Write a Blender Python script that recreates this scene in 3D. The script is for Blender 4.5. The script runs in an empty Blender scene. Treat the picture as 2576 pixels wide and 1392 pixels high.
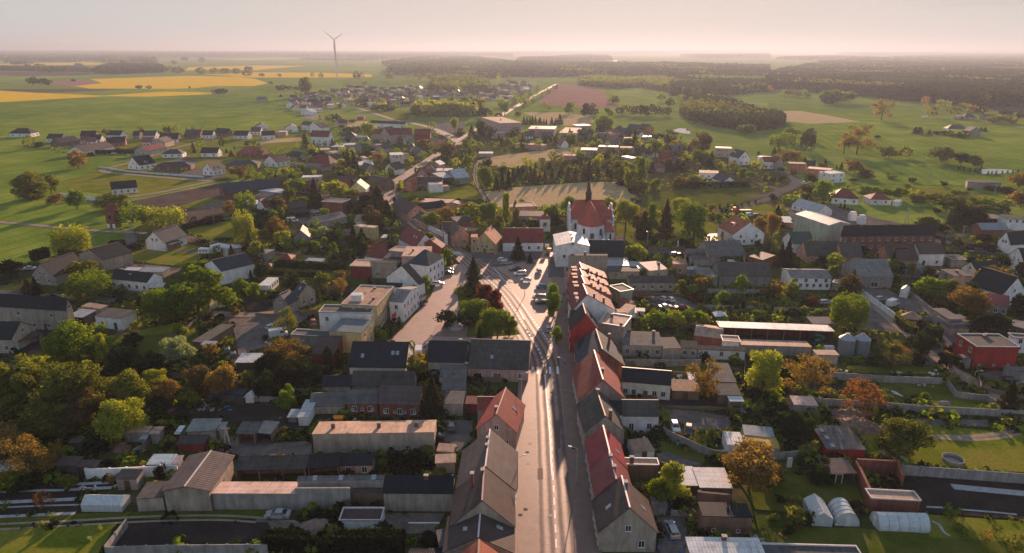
import bpy,math,random
import numpy as np
from mathutils import Vector,Matrix
R=math.radians
SC=bpy.context.scene
COL=SC.collection
# camera
FP,CX,CY,CAMH=1717.0,1288.0,695.9,80.0  # photograph measured on a 2576 x 1392 grid
cd=bpy.data.cameras.new('camera');cam=bpy.data.objects.new('camera',cd);COL.objects.link(cam)
cd.sensor_width=36;cd.lens=36*FP/2576;cd.clip_start=0.5;cd.clip_end=90000
CAMR=Matrix.Rotation(R(90-18.34),4,'X')@Matrix.Rotation(R(0.15),4,'Z')
cam.matrix_world=Matrix.Translation((0,0,CAMH))@CAMR
SC.camera=cam
# sky and sun
SUN_AZ,SUN_EL=11.0,11.5  # degrees right of the view axis (+Y), above the horizon
sd=Vector((math.sin(R(SUN_AZ))*math.cos(R(SUN_EL)),math.cos(R(SUN_AZ))*math.cos(R(SUN_EL)),math.sin(R(SUN_EL))))
wd=bpy.data.worlds.new("World");SC.world=wd;wd.use_nodes=True
nt=wd.node_tree;nt.nodes.clear()
def N(t,k,**kw):
 n=t.nodes.new(k)
 for a,b in kw.items():
  if a[0]=='_':n.inputs[int(a[1:])].default_value=b
  else:setattr(n,a,b)
 return n
wo=N(nt,'ShaderNodeOutputWorld');bg=N(nt,'ShaderNodeBackground',_1=0.106)
sky=N(nt,'ShaderNodeTexSky',sky_type='NISHITA',sun_disc=False)
sky.sun_elevation=R(SUN_EL);sky.sun_rotation=R(SUN_AZ);sky.air_density=1.0;sky.dust_density=1.0;sky.ozone_density=2.0;sky.altitude=100
tc=N(nt,'ShaderNodeTexCoord')
dt=N(nt,'ShaderNodeVectorMath',operation='DOT_PRODUCT');dt.inputs[1].default_value=(math.sin(R(6)),math.cos(R(6)),0.0)
nt.links.new(tc.outputs['Generated'],dt.inputs[0])
sp=N(nt,'ShaderNodeSeparateXYZ');nt.links.new(tc.outputs['Generated'],sp.inputs[0])
r1=N(nt,'ShaderNodeValToRGB');e=r1.color_ramp.elements  # veil of thin cloud, warm towards the sun, grey away from it
e[0].position=0.0;e[0].color=(3.0,3.4,3.85,1)
e[1].position=1.0;e[1].color=(3.1,2.72,2.56,1)
for p_,c_ in((0.7,(2.66,2.72,2.68,1)),(0.86,(2.8,2.72,2.62,1)),(0.95,(3.05,2.72,2.58,1))):
 q_=e.new(p_);q_.color=c_
nt.links.new(dt.outputs['Value'],r1.inputs[0])
r2=N(nt,'ShaderNodeValToRGB');e=r2.color_ramp.elements  # brightness falls towards the zenith
e[0].position=0.0;e[0].color=(.93,.93,.93,1);e[1].position=0.75;e[1].color=(0.30,0.37,0.5,1)
q_=e.new(0.035);q_.color=(.95,.945,.94,1)
q_=e.new(0.09);q_.color=(.93,.92,.91,1)
q_=e.new(0.30);q_.color=(.68,.70,.76,1)
nt.links.new(sp.outputs['Z'],r2.inputs[0])
mu=N(nt,'ShaderNodeMix',data_type='RGBA',blend_type='MULTIPLY');mu.inputs[0].default_value=1
nt.links.new(r1.outputs[0],mu.inputs[6]);nt.links.new(r2.outputs[0],mu.inputs[7])
# faint streaks of cloud, upper right
mp=N(nt,'ShaderNodeMapping');mp.inputs['Rotation'].default_value=(R(20),R(28),R(0));mp.inputs['Scale'].default_value=(2,1.2,16)
nt.links.new(tc.outputs['Generated'],mp.inputs[0])
nz=N(nt,'ShaderNodeTexNoise');nz.inputs['Scale'].default_value=2.2;nz.inputs['Detail'].default_value=5
nt.links.new(mp.outputs[0],nz.inputs['Vector'])
r3=N(nt,'ShaderNodeValToRGB');e=r3.color_ramp.elements
e[0].position=.45;e[0].color=(1,1,1,1);e[1].position=.72;e[1].color=(.74,.77,.80,1)
nt.links.new(nz.outputs[0],r3.inputs[0])
mk=N(nt,'ShaderNodeMapRange');mk.inputs[1].default_value=.12;mk.inputs[2].default_value=.5;nt.links.new(sp.outputs['X'],mk.inputs[0])
mk2=N(nt,'ShaderNodeMapRange');mk2.inputs[1].default_value=.012;mk2.inputs[2].default_value=.05;nt.links.new(sp.outputs['Z'],mk2.inputs[0])
mm=N(nt,'ShaderNodeMath',operation='MULTIPLY');nt.links.new(mk.outputs[0],mm.inputs[0]);nt.links.new(mk2.outputs[0],mm.inputs[1])
m3=N(nt,'ShaderNodeMix',data_type='RGBA',blend_type='MULTIPLY');nt.links.new(mm.outputs[0],m3.inputs[0])
nt.links.new(mu.outputs[2],m3.inputs[6]);nt.links.new(r3.outputs[0],m3.inputs[7])
mx=N(nt,'ShaderNodeMix',data_type='RGBA');mx.inputs[0].default_value=.995
nt.links.new(sky.outputs[0],mx.inputs[6]);nt.links.new(m3.outputs[2],mx.inputs[7])
nt.links.new(mx.outputs[2],bg.inputs[0]);nt.links.new(bg.outputs[0],wo.inputs[0])
sl=bpy.data.lights.new('sun','SUN');sl.energy=5.0;sl.angle=R(0.8);sl.color=(1.0,.62,.42)
so=bpy.data.objects.new('sun',sl);COL.objects.link(so);so.rotation_euler=sd.to_track_quat('Z','Y').to_euler();so.location=(0,0,300)
vs=SC.view_settings;vs.view_transform='Standard';vs.look='None';vs.exposure=1.15;vs.gamma=1;vs.use_curve_mapping=False
cy=SC.cycles;cy.use_denoising=True;cy.max_bounces=6;cy.diffuse_bounces=2;cy.glossy_bounces=2;cy.transmission_bounces=3
cy.transparent_max_bounces=6;cy.volume_bounces=0;cy.sample_clamp_indirect=3;cy.use_adaptive_sampling=True;cy.adaptive_threshold=0.015
cy.volume_step_rate=10
# picture -> ground
CR3=CAMR.to_3x3()
def PU(u,v,z=0.0):
 d=CR3@Vector(((u-CX)/FP,-(v-CY)/FP,-1.0));t=(z-CAMH)/d.z
 return Vector((d.x*t,d.y*t,z))
def proj(p):
 c=CR3.transposed()@(Vector(p)-Vector((0,0,CAMH)))
 return(CX+FP*c.x/-c.z,CY-FP*c.y/-c.z)
def zat(g,v):  # height above ground point g seen at picture row v
 lo,hi=-5.0,400.0
 for _ in range(40):
  m=(lo+hi)/2
  if proj((g[0],g[1],m))[1]>v:lo=m
  else:hi=m
 return(lo+hi)/2
TO=[0.0,0.0,1.0]
def T(c,r):  # following numbers are read in this quarter-pixel tile of the photograph
 TO[:]=[c*644.0,(94.34,347.8,696.2,1044.0)[r],4.0]
def TU():TO[:]=[0.0,0.0,1.0]
def q(x,y):return(TO[0]+x/TO[2],TO[1]+y/TO[2])
def P(x,y,z=0.0):return PU(*q(x,y),z)
# materials
def mat(name,build):
 m=bpy.data.materials.get(name)
 if m:return m
 m=bpy.data.materials.new(name);m.use_nodes=True;t=m.node_tree;t.nodes.clear()
 out=N(t,'ShaderNodeOutputMaterial');build(t,out);return m
def pr(t,out,rough=.8,spec=.3,metal=0.0):
 b=N(t,'ShaderNodeBsdfPrincipled');b.inputs['Roughness'].default_value=rough
 b.inputs['Specular IOR Level'].default_value=spec;b.inputs['Metallic'].default_value=metal
 t.links.new(b.outputs[0],out.inputs[0]);return b
def noise(t,vec,scale,detail=4,rough=.55,sc=(1,1,1)):
 mp=N(t,'ShaderNodeMapping');mp.inputs['Scale'].default_value=sc;t.links.new(vec,mp.inputs[0])
 n=N(t,'ShaderNodeTexNoise');n.inputs['Scale'].default_value=scale;n.inputs['Detail'].default_value=detail;n.inputs['Roughness'].default_value=rough
 t.links.new(mp.outputs[0],n.inputs['Vector']);return n.outputs[0]
def ramp(t,fac,stops):
 r=N(t,'ShaderNodeValToRGB');e=r.color_ramp.elements
 e[0].position,e[0].color=stops[0][0],(*stops[0][1],1)
 e[1].position,e[1].color=stops[-1][0],(*stops[-1][1],1)
 for p_,c_ in stops[1:-1]:k=e.new(p_);k.color=(*c_,1)
 t.links.new(fac,r.inputs[0]);return r.outputs[0]
def mixc(t,a,b,f,mode='MIX'):
 m=N(t,'ShaderNodeMix',data_type='RGBA',blend_type=mode)
 for i,x in((0,f),(6,a),(7,b)):
  if hasattr(x,'links'):t.links.new(x,m.inputs[i])
  elif i==0:m.inputs[0].default_value=x
  else:m.inputs[i].default_value=(*x,1)
 return m.outputs[2]
def coords(t,which='Object'):
 return N(t,'ShaderNodeTexCoord').outputs[which]
def objvary(t,col,amt=.12):  # each copy slightly lighter or darker
 oi=N(t,'ShaderNodeObjectInfo');mr=N(t,'ShaderNodeMapRange');mr.inputs[3].default_value=1-amt;mr.inputs[4].default_value=1+amt
 t.links.new(oi.outputs['Random'],mr.inputs[0]);h=N(t,'ShaderNodeHueSaturation')
 t.links.new(mr.outputs[0],h.inputs['Value']);t.links.new(col,h.inputs['Color']);return h.outputs[0]
def bump(t,b,h,dist=.05,strength=.6):
 k=N(t,'ShaderNodeBump');k.inputs['Distance'].default_value=dist;k.inputs['Strength'].default_value=strength
 t.links.new(h,k.inputs['Height']);t.links.new(k.outputs[0],b.inputs['Normal'])
def sh(c,k):return tuple(min(1,x*k)for x in c)
WALLC={'white':(.80,.79,.76),'cream':(.72,.66,.50),'yellow':(.55,.43,.21),'beige':(.42,.36,.29),'grey':(.30,.285,.265),
  'concrete':(.33,.315,.29),'brick':(.26,.10,.07),'red':(.42,.045,.04),'pink':(.48,.33,.29),'orange':(.52,.22,.11),
  'brown':(.20,.13,.095),'dark':(.09,.08,.075),'blue':(.10,.17,.28),'lime':(.42,.50,.36),'darkred':(.25,.045,.04),'palegreen':(.36,.42,.34),'salmon':(.56,.30,.20)}
def wallm(c):
 def f(t,out):
  b=pr(t,out,.88,.2);v=coords(t);base=WALLC[c]
  n1=noise(t,v,.45,5,.6);n2=noise(t,v,1.2,4,.6,(1,1,.15))
  col=ramp(t,n1,[(.3,sh(base,.74)),(.52,base),(.75,sh(base,1.1))])
  col=mixc(t,col,ramp(t,n2,[(.4,(.62,.58,.54)),(.6,(1,1,1))]),.25 if c in('white','cream')else.6,'MULTIPLY')
  if c in('brick','darkred'):
   bt=N(t,'ShaderNodeTexBrick');bt.inputs['Scale'].default_value=2.2;bt.inputs['Color1'].default_value=(1,1,1,1);bt.inputs['Color2'].default_value=(.72,.7,.7,1);bt.inputs['Mortar'].default_value=(1.25,1.2,1.15,1)
   bt.inputs['Mortar Size'].default_value=.02;t.links.new(v,bt.inputs['Vector']);col=mixc(t,col,bt.outputs[0],.7,'MULTIPLY')
  t.links.new(objvary(t,col,.1),b.inputs['Base Color'])
  bump(t,b,noise(t,v,6,4),.03,.4)
 return mat('wall_'+c,f)
# colour, kind (t tile rows, s sheet, c corrugated, b bitumen, e eternit), roughness, metal
ROOFC={'churchred':((.42,.10,.07),'t',.7,0),'red':((.29,.068,.055),'t',.62,0),'darkred':((.20,.045,.038),'t',.6,0),'crimson':((.27,.04,.05),'s',.5,0),'pinkred':((.26,.075,.075),'s',.5,0),
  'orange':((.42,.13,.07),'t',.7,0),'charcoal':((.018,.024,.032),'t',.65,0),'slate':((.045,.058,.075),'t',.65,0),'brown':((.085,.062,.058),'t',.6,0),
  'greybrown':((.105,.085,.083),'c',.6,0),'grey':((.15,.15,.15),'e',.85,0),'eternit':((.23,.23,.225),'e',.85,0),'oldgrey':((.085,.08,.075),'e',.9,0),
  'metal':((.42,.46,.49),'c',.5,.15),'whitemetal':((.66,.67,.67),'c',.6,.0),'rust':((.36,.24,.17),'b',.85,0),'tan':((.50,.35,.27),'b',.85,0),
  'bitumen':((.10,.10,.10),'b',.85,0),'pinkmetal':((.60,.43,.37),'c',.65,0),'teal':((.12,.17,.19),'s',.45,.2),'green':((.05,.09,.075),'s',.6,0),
  'gold':((.50,.33,.08),'s',.6,0),'steel':((.26,.30,.33),'s',.4,.3),'moss':((.11,.12,.05),'e',.9,0)}
def roofm(c):
 base,kind,ro,me=ROOFC[c]
 def f(t,out):
  b=pr(t,out,ro,.15,me);v=coords(t)
  n1=noise(t,v,.35,5,.65);n2=noise(t,v,1.5,5,.7,(1,.25,.25))
  col=ramp(t,n1,[(.3,sh(base,.6)),(.48,base),(.56,sh(base,1.05)),(.7,sh(base,1.3))]);col=mixc(t,col,ramp(t,noise(t,v,.18,3),[(.45,(1,1,1)),(.62,(.8,.85,.7))]),.7,'MULTIPLY')
  am=.75 if kind in 'eb' else.4
  col=mixc(t,col,ramp(t,n2,[(.35,(.6,.58,.56)),(.62,(1.08,1.06,1.04))]),am,'MULTIPLY')
  if kind in 'tce':
   w=N(t,'ShaderNodeTexWave');w.wave_type='BANDS';w.bands_direction='X'
   w.inputs['Scale'].default_value={'t':.75,'c':.55,'e':.9}[kind];w.inputs['Distortion'].default_value=0
   t.links.new(v,w.inputs['Vector'])
   w2=N(t,'ShaderNodeTexWave');w2.bands_direction='Y';w2.inputs['Scale'].default_value=.7 if kind=='t' else.22;w2.inputs['Distortion'].default_value=.1
   w2.wave_profile='SAW';t.links.new(v,w2.inputs['Vector'])
   h=N(t,'ShaderNodeMath',operation='ADD');t.links.new(w.outputs[1],h.inputs[0]);t.links.new(w2.outputs[1],h.inputs[1])
   col=mixc(t,col,ramp(t,w2.outputs[1],[(0,(.72,.72,.72)),(.25,(1,1,1)),(1,(1.08,1.08,1.08))]),.8,'MULTIPLY')
   col=mixc(t,col,ramp(t,w.outputs[1],[(0,(.86,.86,.86)),(.5,(1.03,1.03,1.03)),(1,(1.06,1.06,1.06))]),.7,'MULTIPLY')
   bump(t,b,h.outputs[0],.06,.5)
  else:
   bump(t,b,noise(t,v,3,4),.05,.4)
  t.links.new(objvary(t,col,.12),b.inputs['Base Color'])
 return mat('roof_'+c,f)
def plain(name,c,rough=.7,spec=.3,metal=0.0,var=.0):
 def f(t,out):
  b=pr(t,out,rough,spec,metal);n=noise(t,coords(t),2.0,4)
  col=ramp(t,n,[(.3,sh(c,.8)),(.7,sh(c,1.12))])
  if var:col=objvary(t,col,var)
  t.links.new(col,b.inputs['Base Color'])
 return mat(name,f)
M=dict(
  frame=plain('frame_white',(.66,.65,.62),.5),glass=plain('pane_glass',(.025,.032,.04),.08,.6),glasswarm=plain('skylight_glass',(.30,.32,.35),.12,.7),
  brick=plain('chimney_brick',(.22,.09,.065),.9),cap=plain('cap_concrete',(.40,.38,.35),.8),door=plain('door_brown',(.14,.07,.045),.6,var=.5),
  trim=plain('trim_light',(.62,.58,.54),.5),trimdark=plain('trim_dark',(.07,.05,.045),.6),bark=plain('bark',(.09,.07,.055),.95),
  birch=plain('birch_bark',(.5,.48,.44),.8),steel=plain('steel_grey',(.32,.33,.34),.45,.5,.6),pole=plain('pole_concrete',(.34,.32,.29),.9),wood=plain('wood_weathered',(.19,.14,.10),.85),
  rubber=plain('rubber',(.018,.018,.018),.8),white=plain('white_paint',(.74,.73,.70),.5),red=plain('red_paint',(.48,.03,.03),.5),green=plain('green_paint',(.02,.22,.09),.5),
  orangep=plain('orange_paint',(.75,.25,.02),.5),blue=plain('blue_paint',(.05,.15,.30),.5),stone=plain('stone',(.34,.31,.27),.9),dark=plain('dark_void',(.02,.02,.02),.9),
  poly=plain('polycarbonate',(.50,.55,.55),.22,.6),film=plain('plastic_film',(.62,.64,.64),.35,.5),cloth=plain('cloth',(.5,.5,.5),.9,var=.6))
# objects
LAB=[]  # things whose label is completed at the end: (object, description, picture position)
def tagit(o,label=None,cat=None,group=None,kind=None):
 if label:o['label']=label
 if cat:o['category']=cat
 if group:o['group']=group
 if kind:o['kind']=kind
 return o
def empty(name,loc,rz=0.0):
 o=bpy.data.objects.new(name,None);COL.objects.link(o);o.location=loc;o.rotation_euler=(0,0,rz);o.empty_display_size=.5;return o
def link(name,me,parent=None,m=None,loc=None,rot=None,scale=None):
 o=bpy.data.objects.new(name,me);COL.objects.link(o)
 if parent:o.parent=parent
 if m is not None and len(me.materials)==0:me.materials.append(m)
 if loc is not None:o.location=loc
 if rot is not None:o.rotation_euler=rot
 if scale is not None:o.scale=scale
 return o
class MB:
 def __init__(s):s.v=[];s.f=[]
 def add(s,vs,fs):
  n=len(s.v);s.v+=[tuple(x)for x in vs];s.f+=[tuple(i+n for i in f)for f in fs];return s
 def box(s,x0,y0,z0,x1,y1,z1):
  return s.add([(x0,y0,z0),(x1,y0,z0),(x1,y1,z0),(x0,y1,z0),(x0,y0,z1),(x1,y0,z1),(x1,y1,z1),(x0,y1,z1)],
      [(3,2,1,0),(4,5,6,7),(0,1,5,4),(1,2,6,5),(2,3,7,6),(3,0,4,7)])
 def loft(s,rings,caps=True):  # rings of equal length
  n=len(rings[0]);vs=[p for r in rings for p in r];fs=[]
  for k in range(len(rings)-1):
   for i in range(n):
    j=(i+1)%n;fs.append((k*n+i,k*n+j,(k+1)*n+j,(k+1)*n+i))
  if caps:fs.append(tuple(reversed(range(n))));fs.append(tuple((len(rings)-1)*n+i for i in range(n)))
  return s.add(vs,fs)
 def tube(s,a,b,r0,r1=None,n=8):
  a,b=Vector(a),Vector(b);r1=r0 if r1 is None else r1;d=(b-a).normalized()
  u=d.orthogonal().normalized();w=d.cross(u)
  return s.loft([[a+(u*math.cos(i*6.28319/n)+w*math.sin(i*6.28319/n))*r0 for i in range(n)],[b+(u*math.cos(i*6.28319/n)+w*math.sin(i*6.28319/n))*r1 for i in range(n)]])
 def lathe(s,prof,n=16,c=(0,0)):
  return s.loft([[(c[0]+r*math.cos(i*2*math.pi/n),c[1]+r*math.sin(i*2*math.pi/n),z)for i in range(n)]for r,z in prof])
 def mesh(s,name):
  me=bpy.data.meshes.new(name);me.from_pydata(s.v,[],s.f);me.update();return me
 def build(s,name,m,parent=None,**k):return link(name,s.mesh(name),parent,m,**k)
WINC={}
def winmesh(w,h,bars):
 k=(round(w,1),round(h,1),bars)
 if k not in WINC:
  w,h=k[:2];a=MB();t=.09
  for b in((-w/2,0,w/2,t),(-w/2,h-t,w/2,h),(-w/2,t,-w/2+t,h-t),(w/2-t,t,w/2,h-t)):a.box(b[0],-.05,b[1],b[2],.0,b[3])
  if bars:a.box(-.04,-.045,t,.04,0,h-t)
  a.box(-w/2-.08,-.12,-.07,w/2+.08,0,-.005)
  g=MB();g.box(-w/2+t*.5,-.028,t*.5,w/2-t*.5,-.002,h-t*.5)
  fm=a.mesh('window');fm.materials.append(M['frame']);gm=g.mesh('pane');gm.materials.append(M['glass']);WINC[k]=(fm,gm)
 return WINC[k]
BOXC={};BRS=[]
def boxmesh(name,w,d,h,m):
 k=(name,round(w,2),round(d,2),round(h,2),m.name)
 if k not in BOXC:
  me=MB().box(-w/2,-d/2,0,w/2,d/2,h).mesh(name);me.materials.append(m);BOXC[k]=me
 return BOXC[k]
def BL(label,A,B_,back,H,Rr,mode,wall,roof,win='',ch=(),sk=(),name='house',cat=None,ov=.35,ra=.5,door=None,openf=False,group=None,trim=None,dorm=(),cross=None):
 """A, B_: left and right end of the front eave in the picture; back: metres, or a picture point on the far eave ('e') or far ridge ('k')."""
 TQ=lambda p,z:P(p[0],p[1],z)
 if isinstance(H,tuple):
  g=P(H[0],H[1],0);H=max(1.2,zat(g,q(*A)[1]))
 a,b=TQ(A,H),TQ(B_,H);w=(b-a).length;ux=(b-a).normalized();uy=Vector((-ux.y,ux.x,0))
 mid=(a+b)/2
 Rv=Rr
 D=back
 for _ in range(3):
  if isinstance(Rr,tuple):
   at=mid if mode in 'g' else(mid+uy*((D if not isinstance(D,tuple)else 6)*(.5 if mode in 'rh' else 1)))
   Rv=max(.2,zat(at,q(0,Rr[0])[1])-H)
  if isinstance(back,tuple):
   pt=TQ(back[1:],H+(Rv if back[0]=='k' else 0));D=abs((pt-a).dot(uy))
   if back[0]=='k' and mode in 'rh':D*=2
   D=max(1.0,D)
 if isinstance(back,tuple)and back[0]=='k' and mode=='r' and mid.length>245:  # far roofs: trust the width, take the pitch from the ridge line
  mxD=15 if any(w_ in name for w_ in('barn','hall','stable','factory'))else 9.6
  D=min(D,mxD)if D>6.5 or mxD>10 else 7.5
  uu,vv=q(*back[1:]);dr=CR3@Vector(((uu-CX)/FP,-(vv-CY)/FP,-1.0));dn=dr.xy.dot(uy.xy)
  Rn=CAMH+dr.z*((a.xy.dot(uy.xy)+D/2)/dn)-H if abs(dn)>.25 else D*.42
  Rv=min(max(Rn,D*.3),D*.52)if Rv>1.5 else min(max(Rn,Rv*.5),Rv*1.6)
 Rr=Rv;cx=mid+uy*D/2;yaw=math.atan2(ux.y,ux.x)
 gm_=mode=='g';rz=yaw+(math.pi/2 if gm_ else 0)
 root=empty(name,(cx.x,cx.y,0),rz);L,W=(D,w)if gm_ else(w,D)
 toL=(lambda x,y:(y,-x))if gm_ else(lambda x,y:(x,y))
 dist=cx.length
 ho=min(ov,1.2)
 x0,x1,y0,y1=-L/2+ho*.6,L/2-ho*.6,-W/2+ho,W/2-ho
 if mode in 'gr':
  yr=W*(ra-.5)*(-1 if gm_ else 1)
  wz=lambda y:H+Rr*((y+W/2)/(yr+W/2)if y<=yr else(W/2-y)/(W/2-yr))-.02
  prof=[(y0,0),(y1,0),(y1,wz(y1)),(yr,wz(yr)),(y0,wz(y0))]
  wm=MB().loft([[(x,y,z)for y,z in prof]for x in(x0,x1)])
  t=.16;pr_=[(-W/2,H),(yr,H+Rr),(W/2,H),(W/2,H+t),(yr,H+Rr+t*1.15),(-W/2,H+t)]
  rm=MB().loft([[(x,y,z)for y,z in pr_]for x in(-L/2,L/2)])
  ztop=lambda y:H+t+Rr*((y+W/2)/(yr+W/2)if y<=yr else(W/2-y)/(W/2-yr))
 elif mode=='f':
  yr=0;wm=MB().box(x0,y0,0,x1,y1,H-.01);rm=MB().box(-L/2,-W/2,H,L/2,W/2,H+.14);ztop=lambda y:H+.14
 elif mode=='m':
  yr=W/2;wz=lambda y:H+Rr*(y+W/2)/W-.02
  wm=MB().loft([[(x,y0,0),(x,y1,0),(x,y1,wz(y1)),(x,y0,wz(y0))]for x in(x0,x1)])
  rm=MB().loft([[(x,-W/2,H),(x,W/2,H+Rr),(x,W/2,H+Rr+.12),(x,-W/2,H+.12)]for x in(-L/2,L/2)]);ztop=lambda y:H+.12+Rr*(y+W/2)/W
 elif mode=='h':
  yr=0;wm=MB().box(x0,y0,0,x1,y1,H-.01);hx=max(L/2-W*.45,L*.05)
  rm=MB().add([(-L/2,-W/2,H),(L/2,-W/2,H),(L/2,W/2,H),(-L/2,W/2,H),(-hx,0,H+Rr),(hx,0,H+Rr),
        (-L/2,-W/2,H+.15),(L/2,-W/2,H+.15),(L/2,W/2,H+.15),(-L/2,W/2,H+.15)],
       [(3,2,1,0),(0,1,7,6),(1,2,8,7),(2,3,9,8),(3,0,6,9),(6,7,5,4),(8,9,4,5),(7,8,5),(9,6,4)])
  ztop=lambda y:H+.15+Rr*(1-abs(y)/(W/2))
 if openf:  # open-fronted shed: three walls and posts
  wm=MB();zb=(H+Rr if mode=='m' else H)-.05;zs=H-.05
  wm.box(x0,y1-.2,0,x1,y1,zb);wm.box(x0,y0,0,x0+.2,y1-.2,zs);wm.box(x1-.2,y0,0,x1,y1-.2,zs)
  n=max(1,int(w/4.5))
  for i in range(1,n):MB().box(-.12,-.12,0,.12,.12,zs).build('post',M['wood'],root,loc=(x0+(x1-x0)*i/n,y0+.12,0))
 BRS.append((cx.x,cx.y,rz,L/2+.6,W/2+.6))
 wo_=wm.build('wall',wallm(wall),root);ro_=rm.build('roof',roofm(roof),root)
 if dist<420 and mode in 'gr' and Rr>1 and trim!=0:
  MB().box(-L/2-.02,-.14,0,L/2+.02,.14,.1).build('ridge_cap',M['trimdark']if trim=='d' else(roofm(roof)if trim=='r' else M['trim']if trim else plain('ridge_clay',(.34,.22,.18),.6)),ro_,loc=(0,yr,H+Rr+.16))
 if dist<420 and mode=='f' and trim!=0:
  e_=MB();e_.box(-L/2-.05,W/2-.2,.0,L/2+.05,W/2+.05,.26);e_.box(-L/2-.05,-W/2-.05,0,-L/2+.15,W/2-.2,.26);e_.box(L/2-.15,-W/2-.05,0,L/2+.05,W/2-.2,.26);e_.box(-L/2+.15,-W/2-.05,0,L/2-.15,-W/2+.12,.2)
  e_.build('parapet',M['trim']if trim else M['cap'],ro_,loc=(0,0,H+.145))
 # windows: tokens like f0.3 = three on the ground floor of the front; floor 9 = in the gable
 hw,hd=(W/2-ho,L/2-ho*.6)if gm_ else(L/2-ho*.6,W/2-ho)
 for tk in win.split():
  side,fl,rest=tk[0],tk[1],tk[3:];n=int(rest.split(':')[0]);opt=rest.split(':')[1:]
  s0,s1=(float(opt[0]),float(opt[1]))if len(opt)>1 else(0,1)
  ww,wh=(1.15,1.35)if dist<500 else(1.3,1.5)
  if fl=='9':z=H+.35;ww,wh=1.0,1.2
  elif fl=='d':z=.05;ww,wh=1.1,2.1
  elif fl=='s':z=1.2;ww,wh=.7,.6
  elif fl=='t':z=H*.5-.5;ww,wh=1.1,1.3
  elif fl=='p':z=.4;ww,wh=2.4,1.9
  else:
   nf=max(1,round(H/3));z=int(fl)*max(2.6,H/nf)+.95;z=min(z,H-wh-.25)
  z=max(z,.05);ext=hw if side in 'fb' else hd
  for i in range(n):
   fr=s0+(s1-s0)*(i+.5)/n;p=-ext+2*ext*fr
   if fl=='9':p=p*.45
   if side=='f':px,py,an=p,-hd,0
   elif side=='b':px,py,an=p,hd,math.pi
   elif side=='l':px,py,an=-hw,p,-math.pi/2
   else:px,py,an=hw,p,math.pi/2
   lx,ly=toL(px,py);an+=(-math.pi/2 if gm_ else 0)
   if fl=='d':link('door',boxmesh('door',ww,.08,wh,M['door']),root,None,(lx,ly,z),(0,0,an));continue
   fm,gmm=winmesh(ww,wh,ww>.9);wn=link('window',fm,root,None,(lx,ly,z),(0,0,an));link('pane',gmm,wn)
 for c in ch:  # (fraction across, fraction deep[, height])
  px,py=(c[0]-.5)*w,(c[1]-.5)*D;lx,ly=toL(px,py);zt=(H+Rr if mode!='m' else ztop(ly)+.2)+(c[2]if len(c)>2 else.9);zb=ztop(ly)-.4
  if mode=='f':zt=H+1.0+(c[2]-.9 if len(c)>2 else 0)
  co=link('chimney',boxmesh('chimney',.75,.55,zt-zb,M['brick']),ro_,None,(lx,ly,zb))
  if dist<300:link('chimney_cap',boxmesh('chimney_cap',.9,.7,.12,M['cap']),co,None,(0,0,zt-zb))
 for s_ in sk:  # skylights
  px,py=(s_[0]-.5)*w,(s_[1]-.5)*D;lx,ly=toL(px,py);e=.1
  sl_=math.atan2(ztop(ly+e)-ztop(ly-e),2*e);link('skylight',boxmesh('skylight',.8,1.15,.09,M['glasswarm']),ro_,None,(lx,ly,ztop(ly)-.02),(sl_,0,0))
 for d_ in dorm:  # dormers: (fraction across, fraction deep, width)
  px,py=(d_[0]-.5)*w,(d_[1]-.5)*D;lx,ly=toL(px,py);sg=-1 if ly<yr else 1;dw=d_[2]
  zb=ztop(ly)-.3;dh=1.5;ln=min(dh/(abs(ztop(ly+.1)-ztop(ly-.1))/.2+.01)+.3,abs(yr-ly))
  dm=MB();dm.box(-dw/2,0,0,dw/2,ln,dh);do=dm.build('dormer',wallm(wall),ro_,loc=(lx,ly,zb),rot=(0,0,0 if sg<0 else math.pi))
  MB().box(-dw/2-.15,-.2,dh+.003,dw/2+.15,ln+.1,dh+.13).build('dormer_roof',roofm(roof),do)
  MB().box(-dw/2+.2,-.03,.45,dw/2-.2,-.002,dh-.15).build('dormer_window',M['glass'],do)
 if cat is None:cat=name.replace('_',' ').split()[-1]
 root['category']=cat
 if group:root['group']=group
 wd_={'slate':'slate grey','metal':'light metal','whitemetal':'white metal','greybrown':'grey brown','eternit':'pale grey','oldgrey':'weathered grey','pinkmetal':'pinkish metal','darkred':'dark red',
     'pinkred':'faded red','bitumen':'dark flat','tan':'tan flat','rust':'rusty flat','gold':'yellow','steel':'steel grey','moss':'mossy'}
 wall_w={'darkred':'dark red','dark':'dark','palegreen':'pale green'}.get(wall,wall)
 form={'g':'gabled','r':'','f':'flat','m':'sloping','h':'hipped'}[mode]
 rw=wd_.get(roof,roof)
 if form=='flat' or form in rw:form='flat' if form=='flat' and 'flat' not in rw else ''
 LAB.append((root,label,f"{wall_w} {name.replace('_', ' ')} with {rw+' ' if rw else ''}{form+' ' if form else ''}roof",proj((cx.x,cx.y,H))))
 return root
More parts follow.
